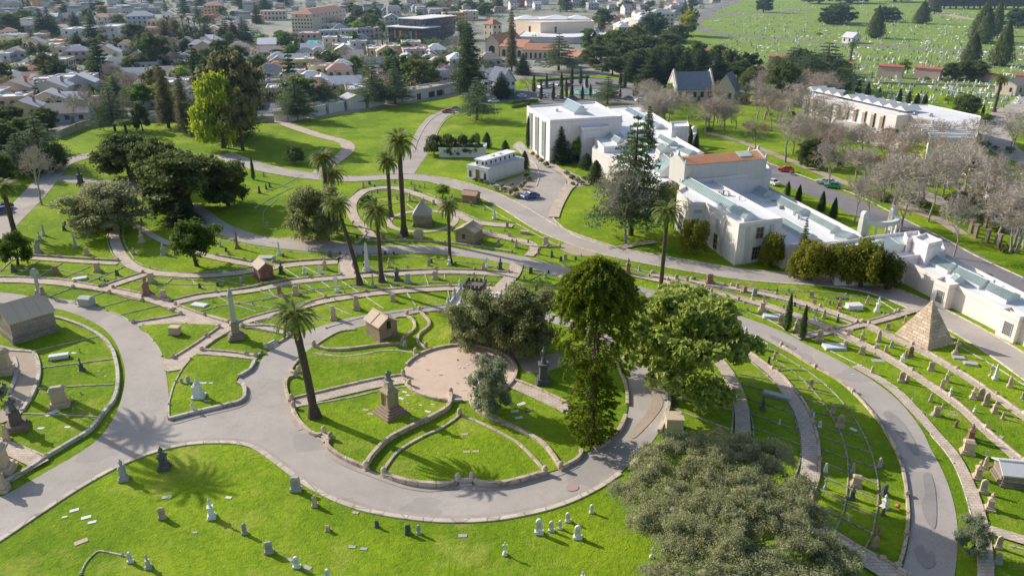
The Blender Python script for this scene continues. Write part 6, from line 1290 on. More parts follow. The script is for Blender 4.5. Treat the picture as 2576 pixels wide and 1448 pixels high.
roofed((1240,108),(1262,106),10,62,3,'cream church tower with red tiled cap',CR,(.5,.2,.13),'hip',floors=3,nw=2,name='church_tower',cat='tower'); roofed((1141,112),(1154,112),5,90,1.5,'little white domed bell turret near the dark conifer',(.6,.57,.52),(.6,.57,.5),'hip',floors=2,nw=1,name='bell_turret',cat='tower',doors=0)
roofed((1425,172),(1455,168),8,152,2,'small cream gatehouse beside the hill lane',(.62,.57,.48),(.5,.45,.4),'flat',floors=1,nw=2,name='gatehouse',cat='building')
roofed((1218,232),(1262,236),11,204,5,'slate-blue roofed white house right of the dark conifer',(.6,.6,.62),(.17,.21,.3),'gable',floors=2,nw=4,chimney=True); roofed((1262,240),(1296,236),10,205,5,'slate-blue roofed cottage wing beside the car park',(.6,.6,.62),(.15,.18,.26),'gable',floors=2,nw=3,axis='W')
ct, L, w_, h_ = roofed((1700,256),(1792,254),11,224,6,'slate-roofed stone chapel behind the leafless grove',(.5,.46,.42),(.20,.22,.28),'gable',floors=1,nw=5,name='chapel',cat='chapel',wmat='render')
for s in (-1, 1): m = MB(); m.box(s*L/2,0,0,.7,w_+1,h_+1); m.add([(s*L/2-.35,-w_/2-.5,h_+1),(s*L/2-.35,w_/2+.5,h_+1),(s*L/2-.35,0,h_+7.5),(s*L/2+.35,-w_/2-.5,h_+1),(s*L/2+.35,w_/2+.5,h_+1),(s*L/2+.35,0,h_+7.5)], [(0,1,2),(3,5,4),(0,2,5,3),(1,4,5,2)]); m.obj('gable_wall', 'render', ct, (.55,.52,.48))
roofed((1796,258),(1845,262),9,222,6,'slate-roofed chapel cross wing with stone gable',(.52,.48,.44),(.14,.15,.19),'gable',floors=1,nw=2,axis='W',name='chapel',cat='chapel'); roofed((1846,262),(1885,262),8,243,.4,'low red-brick chapel annex with white cornice',(.36,.16,.12),(.6,.6,.62),'flat',floors=1,nw=3,name='chapel_annex',cat='building'); roofed((1792,212),(1803,212),4,160,.4,'square pale stone chapel tower',(.5,.47,.43),(.4,.4,.4),'flat',floors=3,nw=1,name='chapel_tower',cat='tower',doors=0)
roofed((1105,396),(1222,396),6,376,.3,'low white flat-roofed wall block behind the clipped bushes',(.7,.69,.68),(.8,.8,.8),'flat',floors=1,nw=0,doors=0,name='wall_crypt',cat='building')
# niche walls with red roofs
for i, (A, B, top) in enumerate([((2082,184),(2138,187),157),((2206,193),(2266,198),165),((2297,196),(2362,202),170),((2440,201),(2508,208),184),((2550,210),(2620,214),190),((1932,166),(1984,170),142),((1746,148),(1782,152),124),((1793,156),(1848,160),129),((1588,116),(1612,116),100)]):
    roofed(A, B, 4, top, .5, None, (.50,.36,.31), (.50,.10,.09), 'gable', floors=1, nw=0, doors=0, name='niche_wall', cat='building', desc='pink niche wall block with red roof', group='red-roofed niche walls')
roofed((2142,110),(2163,108),8,95,3,'tiny white gabled chapel standing alone on the hillside',(.72,.72,.72),(.7,.7,.7),'gable',floors=1,nw=2,name='hillside_chapel',cat='chapel',axis='W'); roofed((2552,242),(2600,236),9,216,2,'small tan cottage at the right edge above the road',(.5,.42,.36),(.32,.28,.25),'gable',floors=1,nw=2)
# garages
GB = [(688,304),(726,307),(776,297),(826,287),(872,278),(926,272),(972,262),(1014,256),(1074,247),(1160,229)]
for i in range(9):
    a, b = GB[i], GB[i+1]; hh = 3.2+(.9 if i == 4 else 0)+(.5 if i > 6 else 0)
    A = at(*a).lerp(at(*b), .05 if i < 7 else 0); B = at(*a).lerp(at(*b), .9 if i < 7 else 1); A, B = proj(A), proj(B)
    t, L, w_, h_ = roofed(A, B, 7.5, 0, 1.4, None if i not in (4, 8) else ('white gabled garage in the middle of the long garage row' if i == 4 else 'longest white garage with dark openings at the right end of the row'), (.56,.54,.52), (.42,.36,.3) if i != 4 else (.5,.5,.5), 'gable' if i == 4 else 'flat', floors=1, nw=0, doors=0, axis='W', name='garage', cat='garage', h=hh, desc='plain white flat-roofed garage', group='garages along the cemetery wall')
    if i > 6:
        for k in range(2 if i == 7 else 4): m = MB(); m.box(-L/2+L*(k+.6)/(2.4 if i == 7 else 4.4),-w_/2-.03,0,L*.16,.1,2.4); m.obj('garage_door', 'window' if k == 1 or (i == 8 and k < 2) else 'white', t)
for pts, lb, h in (([(146,350),(175,338),(212,323),(250,317),(295,313)],'curved tan boundary wall around the upper left lawn',2.6),([(295,313),(400,306),(520,306),(690,308)],'long shaded boundary wall behind the tall redwoods',2.4),([(2100,206),(2240,212),(2380,216),(2520,222)],'low hedge-backed wall below the red-roofed niche walls',1.0)):
    P = W(pts); m = MB(); coping_mesh(m, smooth(P, 4), .4, h); o = m.obj('boundary_wall', 'render', None, (.45,.38,.32)); o['category'] = 'wall'; o['label'] = lb
for x0, y0, x1, y1, lb in ((1288,262,1350,256,'clipped box hedge left of the car park corner'),(1290,272,1330,264,'lower clipped hedge parterre left of the white mausoleum'),(1350,206,1480,196,'long low hedge above the fountain car park'),(1500,212,1560,222,'hedge strip right of the fountain'),(1760,262,1840,266,'clipped hedge in front of the brick annex')):
    P = [at(x0, y0), at(x1, y1)]; m = MB(); rr_ = random.Random(x0); d = P[1]-P[0]
    for i in range(30): p = P[0]+d*(i/29); leaves(m, (p.x, p.y, .6), (.9,.9,.7), 40, .28, rr_)
    coping_mesh(m, P, 1.1, 1.0); o = m.obj('hedge', 'leaf_shrub', None, (1,1,.8)); o['category'] = 'hedge'; o['label'] = lb
# fountain
ft = thing('fountain', 'fountain', at(1470,234), 0, label='round turquoise fountain pool with tall white jet in the car park')
rp = 37/ppm(1470,234); m = MB(); m.lathe([(rp+1.0,0),(rp+1.0,.7),(rp,.7),(rp,.4)], 40); m.obj('rim', 'kerb', ft); m = MB(); m.lathe([(rp,.42),(rp-.1,.45)], 40); m.obj('water', 'pool', ft)
m = MB(); rr_ = random.Random(4); m.lathe([(.45,.4),(.3,3),(.16,5.5),(.02,hgt(1470,234,203))], 8); leaves(m, (0,0,2), (.9,.9,2), 200, .12, rr_); m.obj('water_jet', 'spray', ft)
m = MB(); c = at(1470,234); m.poly([(c.x+(rp+5)*math.cos(i*PI/18), c.y+(rp+4)*math.sin(i*PI/18)) for i in range(36)], Z_ROAD+.03); struct('fountain_lawn', m, 'grass2')
# ================================================================ TOWN
def inpoly(x, y, P):
    r = False; j = len(P)-1
    for i in range(len(P)):
        if (P[i][1] > y) != (P[j][1] > y) and x < (P[j][0]-P[i][0])*(y-P[i][1])/(P[j][1]-P[i][1])+P[i][0]: r = not r
        j = i
    return r
TOWN = [(-700,300),(60,340),(150,318),(290,284),(400,278),(690,286),(1150,215),(1190,190),(1290,160),(1330,120),(1490,110),(1560,100),(1700,60),(1850,-10),(1950,-80),(-700,-80)]
SPEC = [(730,85,92,50),(770,95,60,30),(1060,95,110,30),(1390,70,130,50),(1290,130,130,30),(1240,90,60,50),(240,85,110,22),(1250,222,60,25),(850,262,50,12)]
VAR = []
def var(L, w, h, rh, kind, fl, nw, ch=False, axis='AB'):
    pk = []; build_house(None, L, w, h, rh, 'W', 'R', kind, fl, nw, ch, 'far', axis, 1, pk); VAR.append((pk, L, w, h+rh, kind))
var(13,9,3.4,2.6,'gable',1,3,True); var(11,10,3.6,2.8,'hip',1,3); var(12,9,6.2,2.6,'gable',2,3,True,'W'); var(10,9,6.4,2.4,'hip',2,3); var(14,11,4.2,.5,'flat',1,4); var(12,10,6.8,.5,'flat',2,4); var(10,8,3.4,3.0,'gable',1,2,False,'W'); var(22,14,7.5,.5,'flat',2,7); var(18,12,9.5,3,'hip',3,5); var(12,8,7,3.2,'gable',2,3,False,'W')
WC = {'white': (0.76,0.74,0.73), 'cream': (0.71,0.61,0.49), 'grey': (0.44,0.46,0.50), 'tan': (0.59,0.46,0.35), 'blue-grey': (0.34,0.41,0.51), 'pink': (0.63,0.43,0.38), 'yellow': (0.73,0.59,0.30), 'brick red': (0.46,0.16,0.12), 'ochre': (0.68,0.39,0.16)}
RC = {'grey': (.52,.53,.58), 'dark': (.24,.245,.28), 'brown': (.50,.41,.35), 'white': (.88,.88,.89), 'terracotta': (.68,.38,.28), 'pale grey': (.76,.77,.81)}
placed = []
def free(p, r):
    for q, s in placed:
        if abs(q.x-p.x) < r+s and abs(q.y-p.y) < r+s and (q-p).length < (r+s)*.86: return False
    for P, wd in WIDE:
        for q in P[::2]:
            if abs(q.x-p.x) < 22 and (q-p).length < wd+r*.75: return False
    return True
rt = random.Random(21); houses = []
def tall(x, y, vi, wn, rn, rz=None):
    houses.append((at(x, y), vi, wn, rn, rz))
FIX = [(238,98,7,'white','white'),(196,100,7,'white','white'),(285,94,7,'white','white'),(40,104,4,'white','white'),(125,178,5,'white','pale grey'),(78,182,4,'cream','white'),(38,187,4,'cream','white'),(155,188,5,'cream','pale grey'),(48,232,4,'grey','pale grey'),(28,210,4,'brown' if 0 else 'tan','brown'),(165,216,4,'white','white'),(205,214,4,'white','white'),(60,250,4,'cream','white'),(190,238,5,'white','pale grey'),
 (135,285,2,'cream','grey'),(185,268,0,'grey','pale grey'),(350,205,0,'tan','grey'),(300,185,0,'grey','grey'),(395,235,4,'white','white'),(365,240,0,'tan','terracotta'),(390,270,0,'grey','pale grey'),(440,225,4,'white','white'),(760,188,5,'yellow','white'),(785,215,1,'cream','pale grey'),(745,168,0,'blue-grey','grey'),(850,185,4,'white','white'),(870,228,0,'white','pale grey'),(700,225,4,'grey','dark'),(720,245,4,'cream','white'),
 (1075,170,1,'brown' if 0 else 'tan','brown'),(1035,138,5,'cream','grey'),(950,172,0,'grey','dark'),(900,125,4,'white','white'),(1130,195,1,'grey','dark'),(1085,208,0,'white','pale grey'),(1040,218,1,'grey','dark'),(1120,212,1,'tan','dark'),(860,130,4,'cream','white'),(700,120,4,'pink','terracotta'),(830,105,5,'blue-grey','white'),(880,100,5,'white','white'),(920,97,5,'grey','dark'),
 (1600,35,9,'brick red','dark'),(1575,38,9,'white','dark'),(1310,18,9,'brick red','dark'),(1290,24,9,'white','dark'),(1330,20,9,'white','dark'),(1350,25,9,'white','grey'),(1705,25,9,'pink','grey'),(1715,33,9,'pink','dark'),(1600,15,5,'cream','pale grey'),(1490,25,5,'grey','pale grey'),(1620,68,8,'cream','pale grey'),(1660,65,8,'cream','grey'),(1580,25,7,'cream','white'),
 (380,8,8,'cream','terracotta'),(470,18,7,'white','white'),(170,30,7,'tan','pale grey'),(60,15,8,'ochre','brown'),(100,18,8,'ochre','brown'),(205,5,5,'white','white'),(260,32,5,'ochre','white'),(310,32,7,'white','white'),(650,58,5,'ochre','white'),(690,50,7,'cream','white'),(540,38,8,'ochre','terracotta'),(525,52,4,'brick red','terracotta'),(1140,52,7,'ochre','white'),(1180,50,7,'tan','white'),(1100,70,7,'tan','white')]
for f in FIX:
    tall(*f); placed.append((at(f[0], f[1]), VAR[f[2]][1]*.5))
n = 0; tries = 0; far = MB(); far_r = MB(); cand = []
while tries < 24000 and len(cand) < 640:
    tries += 1; y = rt.uniform(-62, 300); x = rt.uniform(-60, 1900)
    if not inpoly(x, y, TOWN): continue
    if any(abs(x-a) < c and abs(y-b) < d for a, b, c, d in SPEC): continue
    p = at(x, y); vi = rt.choices(range(len(VAR)), [5,5,3,2,4,3,4,1.0 if y < 120 else 0,1.2 if y < 90 else 0,2])[0]; r = VAR[vi][1]*.5
    # snap to a loose street grid
    g = .22; u = p.x*math.cos(g)+p.y*math.sin(g); v = -p.x*math.sin(g)+p.y*math.cos(g); v = round(v/27)*27+rt.choice((-8,8))+rt.uniform(-1,1); p = Vector((u*math.cos(g)-v*math.sin(g), u*math.sin(g)+v*math.cos(g), 0))
    q = proj(p)
    if not inpoly(q[0], q[1], TOWN) or any(abs(q[0]-a) < c and abs(q[1]-b) < d for a, b, c, d in SPEC): continue
    if not free(p, r): continue
    placed.append((p, r)); cand.append((p, vi))
cand.sort(key=lambda c: c[0].y)
for p, vi in cand[:230]: houses.append((p, vi, rt.choices(list(WC), [3,3,3.5,3,2,1,1,.8,.6])[0], 'W' , None))
def house_obj(p, vi, wn, rn, rz):
    pk, L, w, h, kind = VAR[vi]
    if rn == 'W': rn = rt.choices(list(RC), [3,2.5,2.5,1.5,1.2,3] if kind != 'flat' else [1,.6,.5,7,.3,4])[0]
    s = rt.uniform(.9,1.15); y = proj(p)[1]
    t = thing('house', 'house', p, (.22+rt.choice((0,0,PI/2))+rt.uniform(-.05,.05)) if rz is None else rz, scale=s, desc=f'{wn} {"flat-topped " if kind == "flat" else ""}house with {rn} roof', px=proj(p), group='houses of the town')
    small = y < 45
    for nm, me, c in pk:
        if small and nm in ('door', 'chimney'): continue
        o = put(nm, me, t)
        if c == 'W': j = rt.uniform(.85,1.1); o.color = (*[min(.85, v*j) for v in WC[wn]], 1)
        elif c == 'R': j = rt.uniform(.8,1.15); o.color = (*[min(.85, v*j) for v in RC[rn]], 1)
        elif c: o.color = (*c, 1)
for h in houses: house_obj(*h)
# the farthest houses read as one mass: one object
fv = MB(); MT['far_w'] = simple('distant_walls', (.42,.41,.40), (.6,.58,.55), .02, .0, .9); MT['far_r'] = simple('distant_roofs', (.2,.21,.24), (.42,.4,.4), .03, .0, .9); MT['far_t'] = simple('distant_red_roofs', (.36,.2,.15), (.46,.28,.2), .03, .0, .9)
for p, vi in cand[230:]:
    L, w, h = VAR[vi][1], VAR[vi][2], rt.uniform(4, 9); a = .22+rt.choice((0, PI/2)); fv.box(p.x, p.y, 0, L, w, h, a)
    fv.box(p.x, p.y, h, L+.6, w+.6, .4 if rt.random() < .35 else 2.4, a, 1 if rt.random() < .3 else .6, mi=rt.choice((1,1,1,0,2)), topy=rt.choice((.05,.5,1)))
    for k in range(3): fv.box(p.x+(k-1)*L*.3*math.cos(a)+w*.5*math.sin(a), p.y+(k-1)*L*.3*math.sin(a)-w*.5*math.cos(a), h*.4, 1.4, .2, 1.4, a, mi=3)
o = fv.obj('distant_houses', ['far_w','far_r','far_t','window']); o['kind'] = 'stuff'; o['label'] = 'mass of far-off houses along the top of the photo'; o['category'] = 'distant houses'
# ---- town trees
TG = 'trees among the town houses'
BIG = """oak 30,90,30,30|fir 110,95,22,22|fir 130,92,18,22|fir 190,70,30,14|oak 80,72,42,24|fir 200,138,82,26|fir 262,92,55,20|oak 345,120,55,36|redw 360,150,80,34|redw 385,168,95,30|oak 300,130,92,22|oak 235,130,95,24|far 340,70,58,30|redw 420,120,48,24|redw 445,110,44,22|oak 480,120,60,28|redw 470,135,95,24|redw 520,110,60,24|fir 560,105,68,20|redw 590,110,60,18|oak 55,160,115,26|redw 90,170,105,22|redw 110,165,108,18|round 150,175,130,20|round 175,185,140,16|oak 250,195,165,24|cedar 210,240,178,28|cedar 295,262,188,24|round 165,290,256,30|far 10,150,105,26|oak 400,85,60,24|cone 665,40,15,14|redw 668,40,-5,24|redw 950,58,18,14|oak 1170,160,120,22|far 1100,30,0,30|far 1140,28,-5,34|far 1180,35,0,34|far 1220,40,5,26|far 880,30,5,22|far 905,32,12,22|far 925,45,28,20|far 640,30,5,16|round 895,188,138,22|oak 740,152,120,26|oak 700,150,122,24|oak 862,150,118,20|round 660,108,82,20|far 705,112,75,16|col 745,118,98,6|col 760,118,95,6|round 1065,155,132,18|oak 1045,150,126,18|bare 810,205,140,34|bare 845,200,150,28|bare 1050,195,162,36|bare 860,228,200,26|bare 820,228,205,24|bare 420,150,100,20|round 1072,222,188,14|bare 700,215,180,20|oak 790,150,135,14|far 500,140,122,20|oak 465,195,150,26|redw 418,195,165,14|oak 610,210,175,26|bare 1010,150,115,18|far 1250,30,10,20|round 870,148,120,18|far 330,150,130,26|oak 300,222,186,26|far 240,160,140,20|oak 25,330,262,46|oak 75,345,300,40|bare 325,320,225,30|oak 395,185,78,46|oak 340,190,140,34|oak 560,170,95,30|oak 600,180,110,30|oak 520,190,120,34|round 460,215,160,26|oak 130,225,175,34|bare 560,230,185,26|oak 650,190,135,26|oak 940,210,165,22|bare 900,225,185,28|oak 830,165,130,22|oak 980,165,120,20|bare 990,215,175,24|oak 640,250,200,28|oak 60,210,165,26|oak 230,255,215,24|oak 360,330,255,22"""
for e in BIG.split('|'):
    k, r_ = e.split(' '); a = [float(v) for v in r_.split(',')]; tree(k, *a, group=TG)
many('wpalm', '940,130,62,8 952,132,70,8 962,128,66,8 975,130,82,8 985,132,86,8 965,150,86,9 928,150,105,8 432,125,42,9 448,128,52,9 470,130,38,9 486,130,44,9 500,132,48,9 512,128,45,8', group='thin fan palms rising over the town')
cnt = 0; tries = 0
while cnt < 298 and tries < 20000:
    tries += 1; y = rt.uniform(-40, 290) if rt.random() < .5 else rt.uniform(-50, 120); x = rt.uniform(-40, 1860)
    if not inpoly(x, y, TOWN) or any(abs(x-a) < c*.9 and abs(y-b) < d*.8 for a, b, c, d in SPEC): continue
    p = at(x, y)
    bad = any((q-p).length < s*.3+1.0 for q, s in placed) or any(min((q-p).length for q in P[::2]) < wd+1 for P, wd in WIDE if abs(P[0].y-p.y) < 900)
    if bad: continue
    k = rt.choices(['far','farcone','bare','round'], [6,2,2.2,1.5 if y > 80 else .2])[0]; pm = ppm(x, y)
    hh = rt.uniform(6, 14)*(1.4 if k == 'farcone' else 1)*(1.25 if y < 40 else 1); P0 = proj((p.x, p.y, hh)); w = hh*rt.uniform(.42,.7)*(.45 if k == 'farcone' else 1)*pm
    tree(k, x, y, P0[1], w, group=TG, tint=tuple(rt.uniform(.75,1.25) for _ in range(3))); cnt += 1
# garden planting between the houses: nobody could count it
gs = [MB(), MB()]; k_ = 0
while k_ < 3000:
    y = rt.uniform(-50, 300); x = rt.uniform(-40, 1860)
    if y < 60 and rt.random() < .3: continue
    if not inpoly(x, y, TOWN) or any(abs(x-a) < c*.8 and abs(y-b) < d*.7 for a, b, c, d in SPEC): continue
    p = at(x, y); k_ += 1
    if any(abs(q.x-p.x) < s and (q-p).length < s*.9 for q, s in placed): continue
    if any((q-p).length < wd+.5 for P, wd in WIDE if P[0].y > 150 for q in P[::3]): continue
    r = rt.uniform(1.2, 4.6); leaves(gs[rt.random() < .3], (p.x, p.y, r*.8), (r*1.1, r, r*.9), int(26*r), .42, rt, shell=.3)
for m_, mt_, lb in ((gs[0], 'leaf_oak', 'green garden planting filling the gaps between town houses'), (gs[1], 'twig_red', 'brown winter planting filling the gaps between town houses')):
    o = m_.obj('garden_planting', mt_, None, (1,1,1)); o['kind'] = 'stuff'; o['category'] = 'planting'; o['label'] = lb
# ---- hillside gravestones: nearest 300 as things, the rest as one object
HILL = [[(1790,30),(1860,2),(2400,5),(2570,40),(2600,200),(2560,240),(2460,250),(2380,250),(2120,215),(2060,180),(1850,140),(1800,110),(1830,80),(1770,62)]]
HS = []
SM = []
for k, fn in enumerate((lambda m: (m.box(0,0,0,.7,.4,.2), arch(m, .5, .2, .2, 1)), lambda m: (m.box(0,0,0,.5,.5,.2), m.box(0,0,.2,.26,.26,.7,top=.6), m.box(0,0,.9,.15,.15,.1,top=.1)), lambda m: (m.box(0,0,0,.55,.5,.3), m.box(0,0,.3,.14,.14,.7), m.box(0,0,.68,.5,.14,.14)), lambda m: m.box(0,0,0,1.1,1.8,.35))):
    m = MB(); fn(m); SM.append((m, m.mesh('gravestone', 'stone')))
hp = []
while len(hp) < 2500:
    x = rt.uniform(1770, 2640); y = rt.uniform(0, 300)**1.0
    q0 = at(x, y); yy_ = round(q0.y/6.5)*6.5+rt.uniform(-.6,.6); x, y = proj((q0.x, yy_, 0)) if rt.random() < .8 else (x, y)
    zone2 = (2120 < x < 2600 and 195 < y < 275)
    if not (inpoly(x, y, HILL[0]) or zone2): continue
    if zone2 and rt.random() < .0: continue
    p = at(x, y)
    if any(abs(q.y-p.y) < 30 and (q-p).length < wd+1 for P, wd in WIDE for q in P[::3]): continue
    hp.append(p)
for _ in range(420):
    x, y = rt.uniform(2100, 2576), rt.uniform(385, 520)
    if inpoly(x, y, [(2380,395),(2576,430),(2576,500),(2450,500),(2400,470)]) or inpoly(x, y, [(2230,372),(2320,372),(2330,400),(2250,410)]): hp.append(at(x, y))
for _ in range(45): hp.append(at(rt.uniform(2490,2570), rt.uniform(505,545)))
hp.sort(key=lambda p: p.length)
rest = MB()
for i, p in enumerate(hp):
    k = rt.choices((0,1,2,3), (5,3.2,1.2,1.0))[0]; far_ = p.y > 330; h = rt.uniform(.7, 1.5)*(1.05 if far_ else .7)*(1.5 if k == 1 else 1); rz = rt.uniform(-.2,.2)-.15; c = rt.choice(((.85,.84,.81),(.8,.78,.74),(.5,.49,.48),(.85,.83,.8),(.25,.25,.26)))
    if i < 300:
        px = proj(p)
        o = put('gravestone', SM[k][1], None, c, loc=p); o.scale = (h, h, h) if k != 3 else (1.4,1.2,1); o.rotation_euler = (0,0,rz); o['category'] = 'gravestone'; o['group'] = 'small stones of the far hillside cemetery'
        AUTO.append((o, ('dark ' if c[0] < .3 else ('grey ' if c[0] < .5 else 'white '))+('headstone','obelisk','cross','slab')[k]+' on the far slope', px))
    else:
        m = SM[k][0]; cc, ss = math.cos(rz), math.sin(rz); sx = h if k != 3 else 1.5
        rest.add([(p.x+(v[0]*cc-v[1]*ss)*sx, p.y+(v[0]*ss+v[1]*cc)*sx, v[2]*h) for v in m.v], m.f, 0 if c[0] > .5 else 1)
MT['hw'] = simple('white_stones', (.78,.77,.74), (.88,.87,.84), .2, .0, .8); MT['hg'] = simple('grey_stones', (.2,.2,.2), (.4,.4,.39), .2, .0, .8)
o = rest.obj('hillside_gravestones', ['hw','hg']); o['kind'] = 'stuff'; o['category'] = 'gravestones'; o['label'] = 'hundreds of tiny pale gravestones scattered over the far green hillside'
# ---- cars
def car_proto():
    b = MB(); pr = [(-2.15,.35),(-2.2,.7),(-2.05,.95),(-1.2,1.02),(-.95,1.05),(-.45,1.45),(.9,1.47),(1.55,1.05),(2.1,.98),(2.2,.65),(2.15,.35)]
    def ext(mb, prof, w, k=1.0):
        n = len(prof); mb.add([(x, -w*k, z) for x, z in prof]+[(x, w*k, z) for x, z in prof], [tuple(range(n)), tuple(reversed(range(n, 2*n)))]+[(i, n+i, n+(i+1) % n, (i+1) % n) for i in range(n)])
    ext(b, [(-2.15,.3),(-2.2,.72),(-2.05,.95),(-1.0,1.02),(1.55,1.05),(2.15,.95),(2.2,.65),(2.15,.3)], .88); ext(b, [(-.42,1.44),(.9,1.46),(.85,1.5),(-.38,1.49)], .66)
    for s in (-1, 1):
        for x0, z0, x1, z1 in ((-1.0,1.02,-.45,1.44),(.25,1.04,.25,1.46),(1.5,1.05,.9,1.46)): b.tube([(x0,s*.82,z0),(x1,s*.66,z1)], [.05,.05], 4)
    g = MB(); pr = [(-.97,1.02),(-.45,1.43),(.9,1.45),(1.5,1.04)]; n = 4
    g.add([(x, -(.82 if z < 1.1 else .655), z) for x, z in pr]+[(x, (.82 if z < 1.1 else .655), z) for x, z in pr], [(0,1,2,3),(7,6,5,4),(0,4,5,1),(1,5,6,2),(2,6,7,3)])
    out = [['body', b.mesh('body', 'paint'), 'c'], ['windows', g.mesh('windows', 'window'), None]]
    for x in (-1.35, 1.35):
        for s in (-1, 1):
            w = MB(); w.tube([(x, s*.72, .32), (x, s*.92, .32)], [.32,.32], 12); r = MB(); r.tube([(x, s*.9, .32), (x, s*.935, .32)], [.18,.18], 10); out.append(['wheel', w.mesh('wheel', 'tyre'), None, [['rim', r.mesh('rim', 'frame'), None]]])
    for s in (-1, 1):
        h = MB(); h.box(-2.17, s*.62, .62, .1, .34, .16); out.append(['headlight', h.mesh('headlight', 'spray'), None]); h = MB(); h.box(2.17, s*.66, .68, .1, .26, .16); out.append(['tail_light', h.mesh('tail_light', 'tilered'), None])
    return out
CAR = car_proto()
CC = {'white': (.75,.75,.75), 'dark blue': (.03,.07,.25), 'red': (.6,.02,.02), 'silver': (.5,.52,.55), 'black': (.03,.03,.035), 'grey': (.2,.22,.24), 'maroon': (.4,.05,.07), 'green': (.03,.3,.16)}
def car(x, y, rz, c, label=None, s=1.0):
    inst(CAR, 'parked_car', 'car', at(x, y, Z_ROAD+.06), rz, s, {'c': CC[c]}, label=label, desc=None if label else c+' parked car', px=(x, y), group='parked cars')
car(1334,498,.5,'dark blue','dark blue hatchback on the forecourt beside the shrub beds',1.05); car(1977,431,-.35,'red','bright red car parked on the drive behind the tiled hall'); car(1942,463,-1.2,'white','white car half hidden behind the mausoleum roof corner'); car(2095,472,-.4,'green','green truck-like car under the leafless grove'); car(2082,463,-.4,'white','white car among the grove branches')
car(1124,283,.25,'maroon','maroon car parked on the lawn road behind the grey wagon'); car(1144,277,.25,'grey','grey wagon parked on the lawn road left of the flat cedar')
for x, y, r_, c in [(1242,258,.3,'white'),(1236,249,.3,'white'),(1182,240,.2,'black'),(1210,244,.1,'dark blue'),(1290,248,.4,'dark blue'),(1312,246,.1,'silver'),(1364,245,0,'white'),(1405,248,0,'white'),(1438,250,.1,'dark blue'),(1365,222,.6,'white'),(1383,219,.6,'white'),(1408,216,.7,'silver'),(1427,217,.8,'maroon'),(1556,220,.2,'silver'),(1578,250,.3,'black'),(1610,255,.3,'white'),(1635,255,.3,'white'),(1505,240,.1,'silver'),(1650,70,.2,'dark blue'),(1340,148,.1,'white'),(1362,150,.1,'red'),(1372,152,.2,'silver'),(1352,158,.1,'silver'),(15,197,.3,'dark blue'),(45,194,.3,'silver'),(115,302,.5,'white'),(135,306,.5,'silver'),(430,158,.2,'white'),(225,190,.6,'black'),(268,198,.9,'black'),(8,525,.9,'black'),(2075,462,-.4,'silver'),(5,535,.9,'dark blue')]:
    car(x, y, r_, c)
rt2 = random.Random(5)
for P, wd in WIDE:
    pass
for (x0, y0, x1, y1, n) in ((720,84,1300,160,26),(0,116,420,122,9),(645,208,695,240,5),(140,166,255,212,5)):
    for i in range(n):
        t = (i+rt2.uniform(.2,.8))/n; car(x0+(x1-x0)*t, y0+(y1-y0)*t+rt2.choice((-2,3)), rt2.uniform(-.2,.1), rt2.choice(list(CC)))
# ---- utility poles and lamp posts
for x, y, top, cat in [(268,235,160,'pole'),(28,205,150,'pole'),(1120,175,152,'pole'),(958,210,160,'pole'),(1215,182,130,'pole'),(2333,196,145,'pole'),(700,225,205,'pole'),(835,218,190,'pole')]:
    h = hgt(x, y, top); t = thing('utility_pole', 'pole', at(x, y), R.uniform(0,3), desc='thin wooden utility pole', px=(x, y), group='utility poles'); m = MB(); m.tube([(0,0,0),(0,0,h)], [.16,.11], 6); m.obj('post', 'bark', t); m = MB(); m.box(0,0,h-.8,2.4,.12,.14); m.obj('cross_arm', 'bark', t)
# ---- people
def person(x, y, shirt, label, rz=0):
    P = at(x, y, Z_ROAD+.05); t = thing('person', 'person', P, rz, label=label)
    V = [(0,0,.95),(0,0,1.2),(0,0,1.42),(0,0,1.5),(0,0,1.62),(0,0,1.74),(.1,0,.9),(.12,-.04,.5),(.13,.02,.06),(.13,-.12,.03),(-.1,0,.9),(-.12,.08,.5),(-.13,.14,.06),(-.13,.0,.03),(.2,0,1.4),(.27,.02,1.12),(.26,-.1,.88),(-.2,0,1.4),(-.27,.0,1.12),(-.26,-.08,.88)]
    E = [(0,1),(1,2),(2,3),(3,4),(4,5),(0,6),(6,7),(7,8),(8,9),(0,10),(10,11),(11,12),(12,13),(2,14),(14,15),(15,16),(2,17),(17,18),(18,19)]
    rad = [.14,.14,.15,.06,.1,.07,.095,.07,.045,.04,.095,.07,.045,.04,.06,.045,.035,.06,.045,.035]
    me = bpy.data.meshes.new('body'); me.from_pydata(V, E, []); me.materials.append(MT['stone']); o = put('body', me, t, shirt)
    md = o.modifiers.new('skin', 'SKIN'); me.skin_vertices.new() if not me.skin_vertices else None
    for i, r in enumerate(rad): me.skin_vertices[0].data[i].radius = (r, r)
    me.skin_vertices[0].data[0].use_root = True
    sb = o.modifiers.new('sub', 'SUBSURF'); sb.levels = sb.render_levels = 1
    m = MB(); m.lathe([(.105,1.62),(.115,1.7),(.09,1.78),(.02,1.82)], 8, 0, .01); m.obj('hair', 'stone', t, (.05,.03,.02))
person(1142,290,(.1,.12,.25),'person in dark clothes standing behind the grey wagon'); person(829,460,(.6,.04,.03),'person in red jacket standing at the road edge among the palms', 1); person(1116,240,(.12,.1,.12),'person in dark clothes on the lane beside the garages')
# red ball, flowers
t = thing('red_balloon', 'balloon', at(2257,1279), label='small round red balloon in the shaded grass near the dark headstones'); m = MB(); m.lathe([(.02,.12),(.2,.2),(.28,.38),(.2,.56),(.02,.62)], 12); m.obj('balloon', 'tilered', t, None, True)
t = thing('flower_bunch', 'flowers', at(2221,1170), label='bunch of yellow flowers beside the pale blue-grey headstone'); m = MB(); leaves(m, (0,0,.25), (.3,.3,.2), 70, .06, random.Random(2)); m.obj('blooms', 'leaf_euc', t)
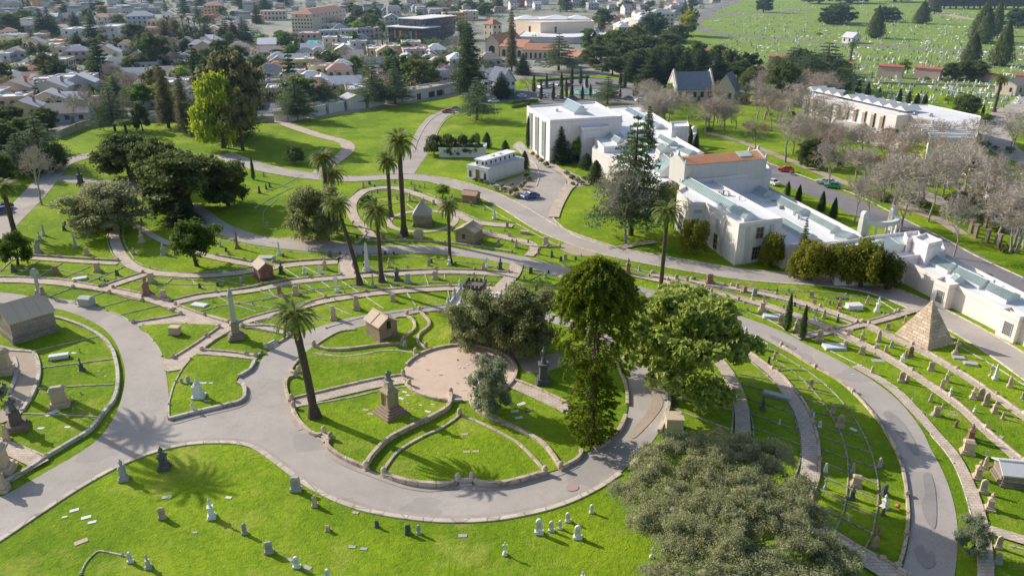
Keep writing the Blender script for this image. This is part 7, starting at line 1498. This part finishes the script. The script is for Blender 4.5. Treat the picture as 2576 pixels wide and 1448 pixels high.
# bare red-tiled pergola posts in the grove
for x, y in ((2453,597),(2481,610),(2510,623),(2478,562+10),(2440,585)):
    t = thing('stone_post', 'post', at(x, y), .4, desc='stout brown stone pergola post', px=(x, y), group='pergola posts at the right'); m = MB(); m.box(0,0,0,.9,.9,.3); m.box(0,0,.3,.7,.7,2.4); m.obj('shaft', 'sand', t, (.3,.22,.17)); m = MB(); m.box(0,0,2.7,.95,.95,.3); m.obj('cap', 'sand', t, (.3,.22,.17))
resolve()
hz = MB(); hz.box(0, 1500, .5, 4200, 2700, 110); MT['haze'] = bpy.data.materials.new('haze'); hm_ = MT['haze']; hm_.use_nodes = True; hm_.node_tree.nodes.clear(); g = G(hm_.node_tree)
vs = g.n('ShaderNodeVolumeScatter'); vs.inputs['Color'].default_value = (.5, .74, 1, 1); vs.inputs['Density'].default_value = .00015; vs.inputs['Anisotropy'].default_value = .0
o_ = g.n('ShaderNodeOutputMaterial'); hm_.node_tree.links.new(vs.outputs[0], o_.inputs[1]); struct('haze', hz, 'haze')
# ================================================================ CAMERA, LIGHT, WORLD
cam = bpy.data.cameras.new('camera'); co = bpy.data.objects.new('camera', cam); COL.objects.link(co)
co.location = (0, 0, HC); co.rotation_euler = (PI/2-PITCH, 0, 0); cam.sensor_width = 36; cam.lens = 36*F/2576; cam.clip_start = 1; cam.clip_end = 12000
scene.camera = co
EL = math.radians(29); sd = Vector((.85, -.527, 0)).normalized(); ld = Vector((sd.x*math.cos(EL), sd.y*math.cos(EL), -math.sin(EL)))
sun = bpy.data.lights.new('sun', 'SUN'); sun.energy = 5.0; sun.angle = math.radians(.4); sun.color = (1.0, .95, .86); so = bpy.data.objects.new('sun', sun); COL.objects.link(so)
so.rotation_euler = ld.to_track_quat('-Z', 'Y').to_euler()
wd_ = bpy.data.worlds.new('World'); scene.world = wd_; wd_.use_nodes = True; t = wd_.node_tree; bg = t.nodes['Background']
sky = t.nodes.new('ShaderNodeTexSky'); sky.sky_type = 'NISHITA'; sky.sun_disc = False; sky.sun_elevation = EL; sky.sun_rotation = math.atan2(-sd.x, -sd.y); sky.air_density = 1.0; sky.dust_density = 1.5
t.links.new(sky.outputs[0], bg.inputs[0]); bg.inputs[1].default_value = .145
scene.view_settings.view_transform = 'Standard'; scene.view_settings.look = 'None'; scene.view_settings.exposure = 0
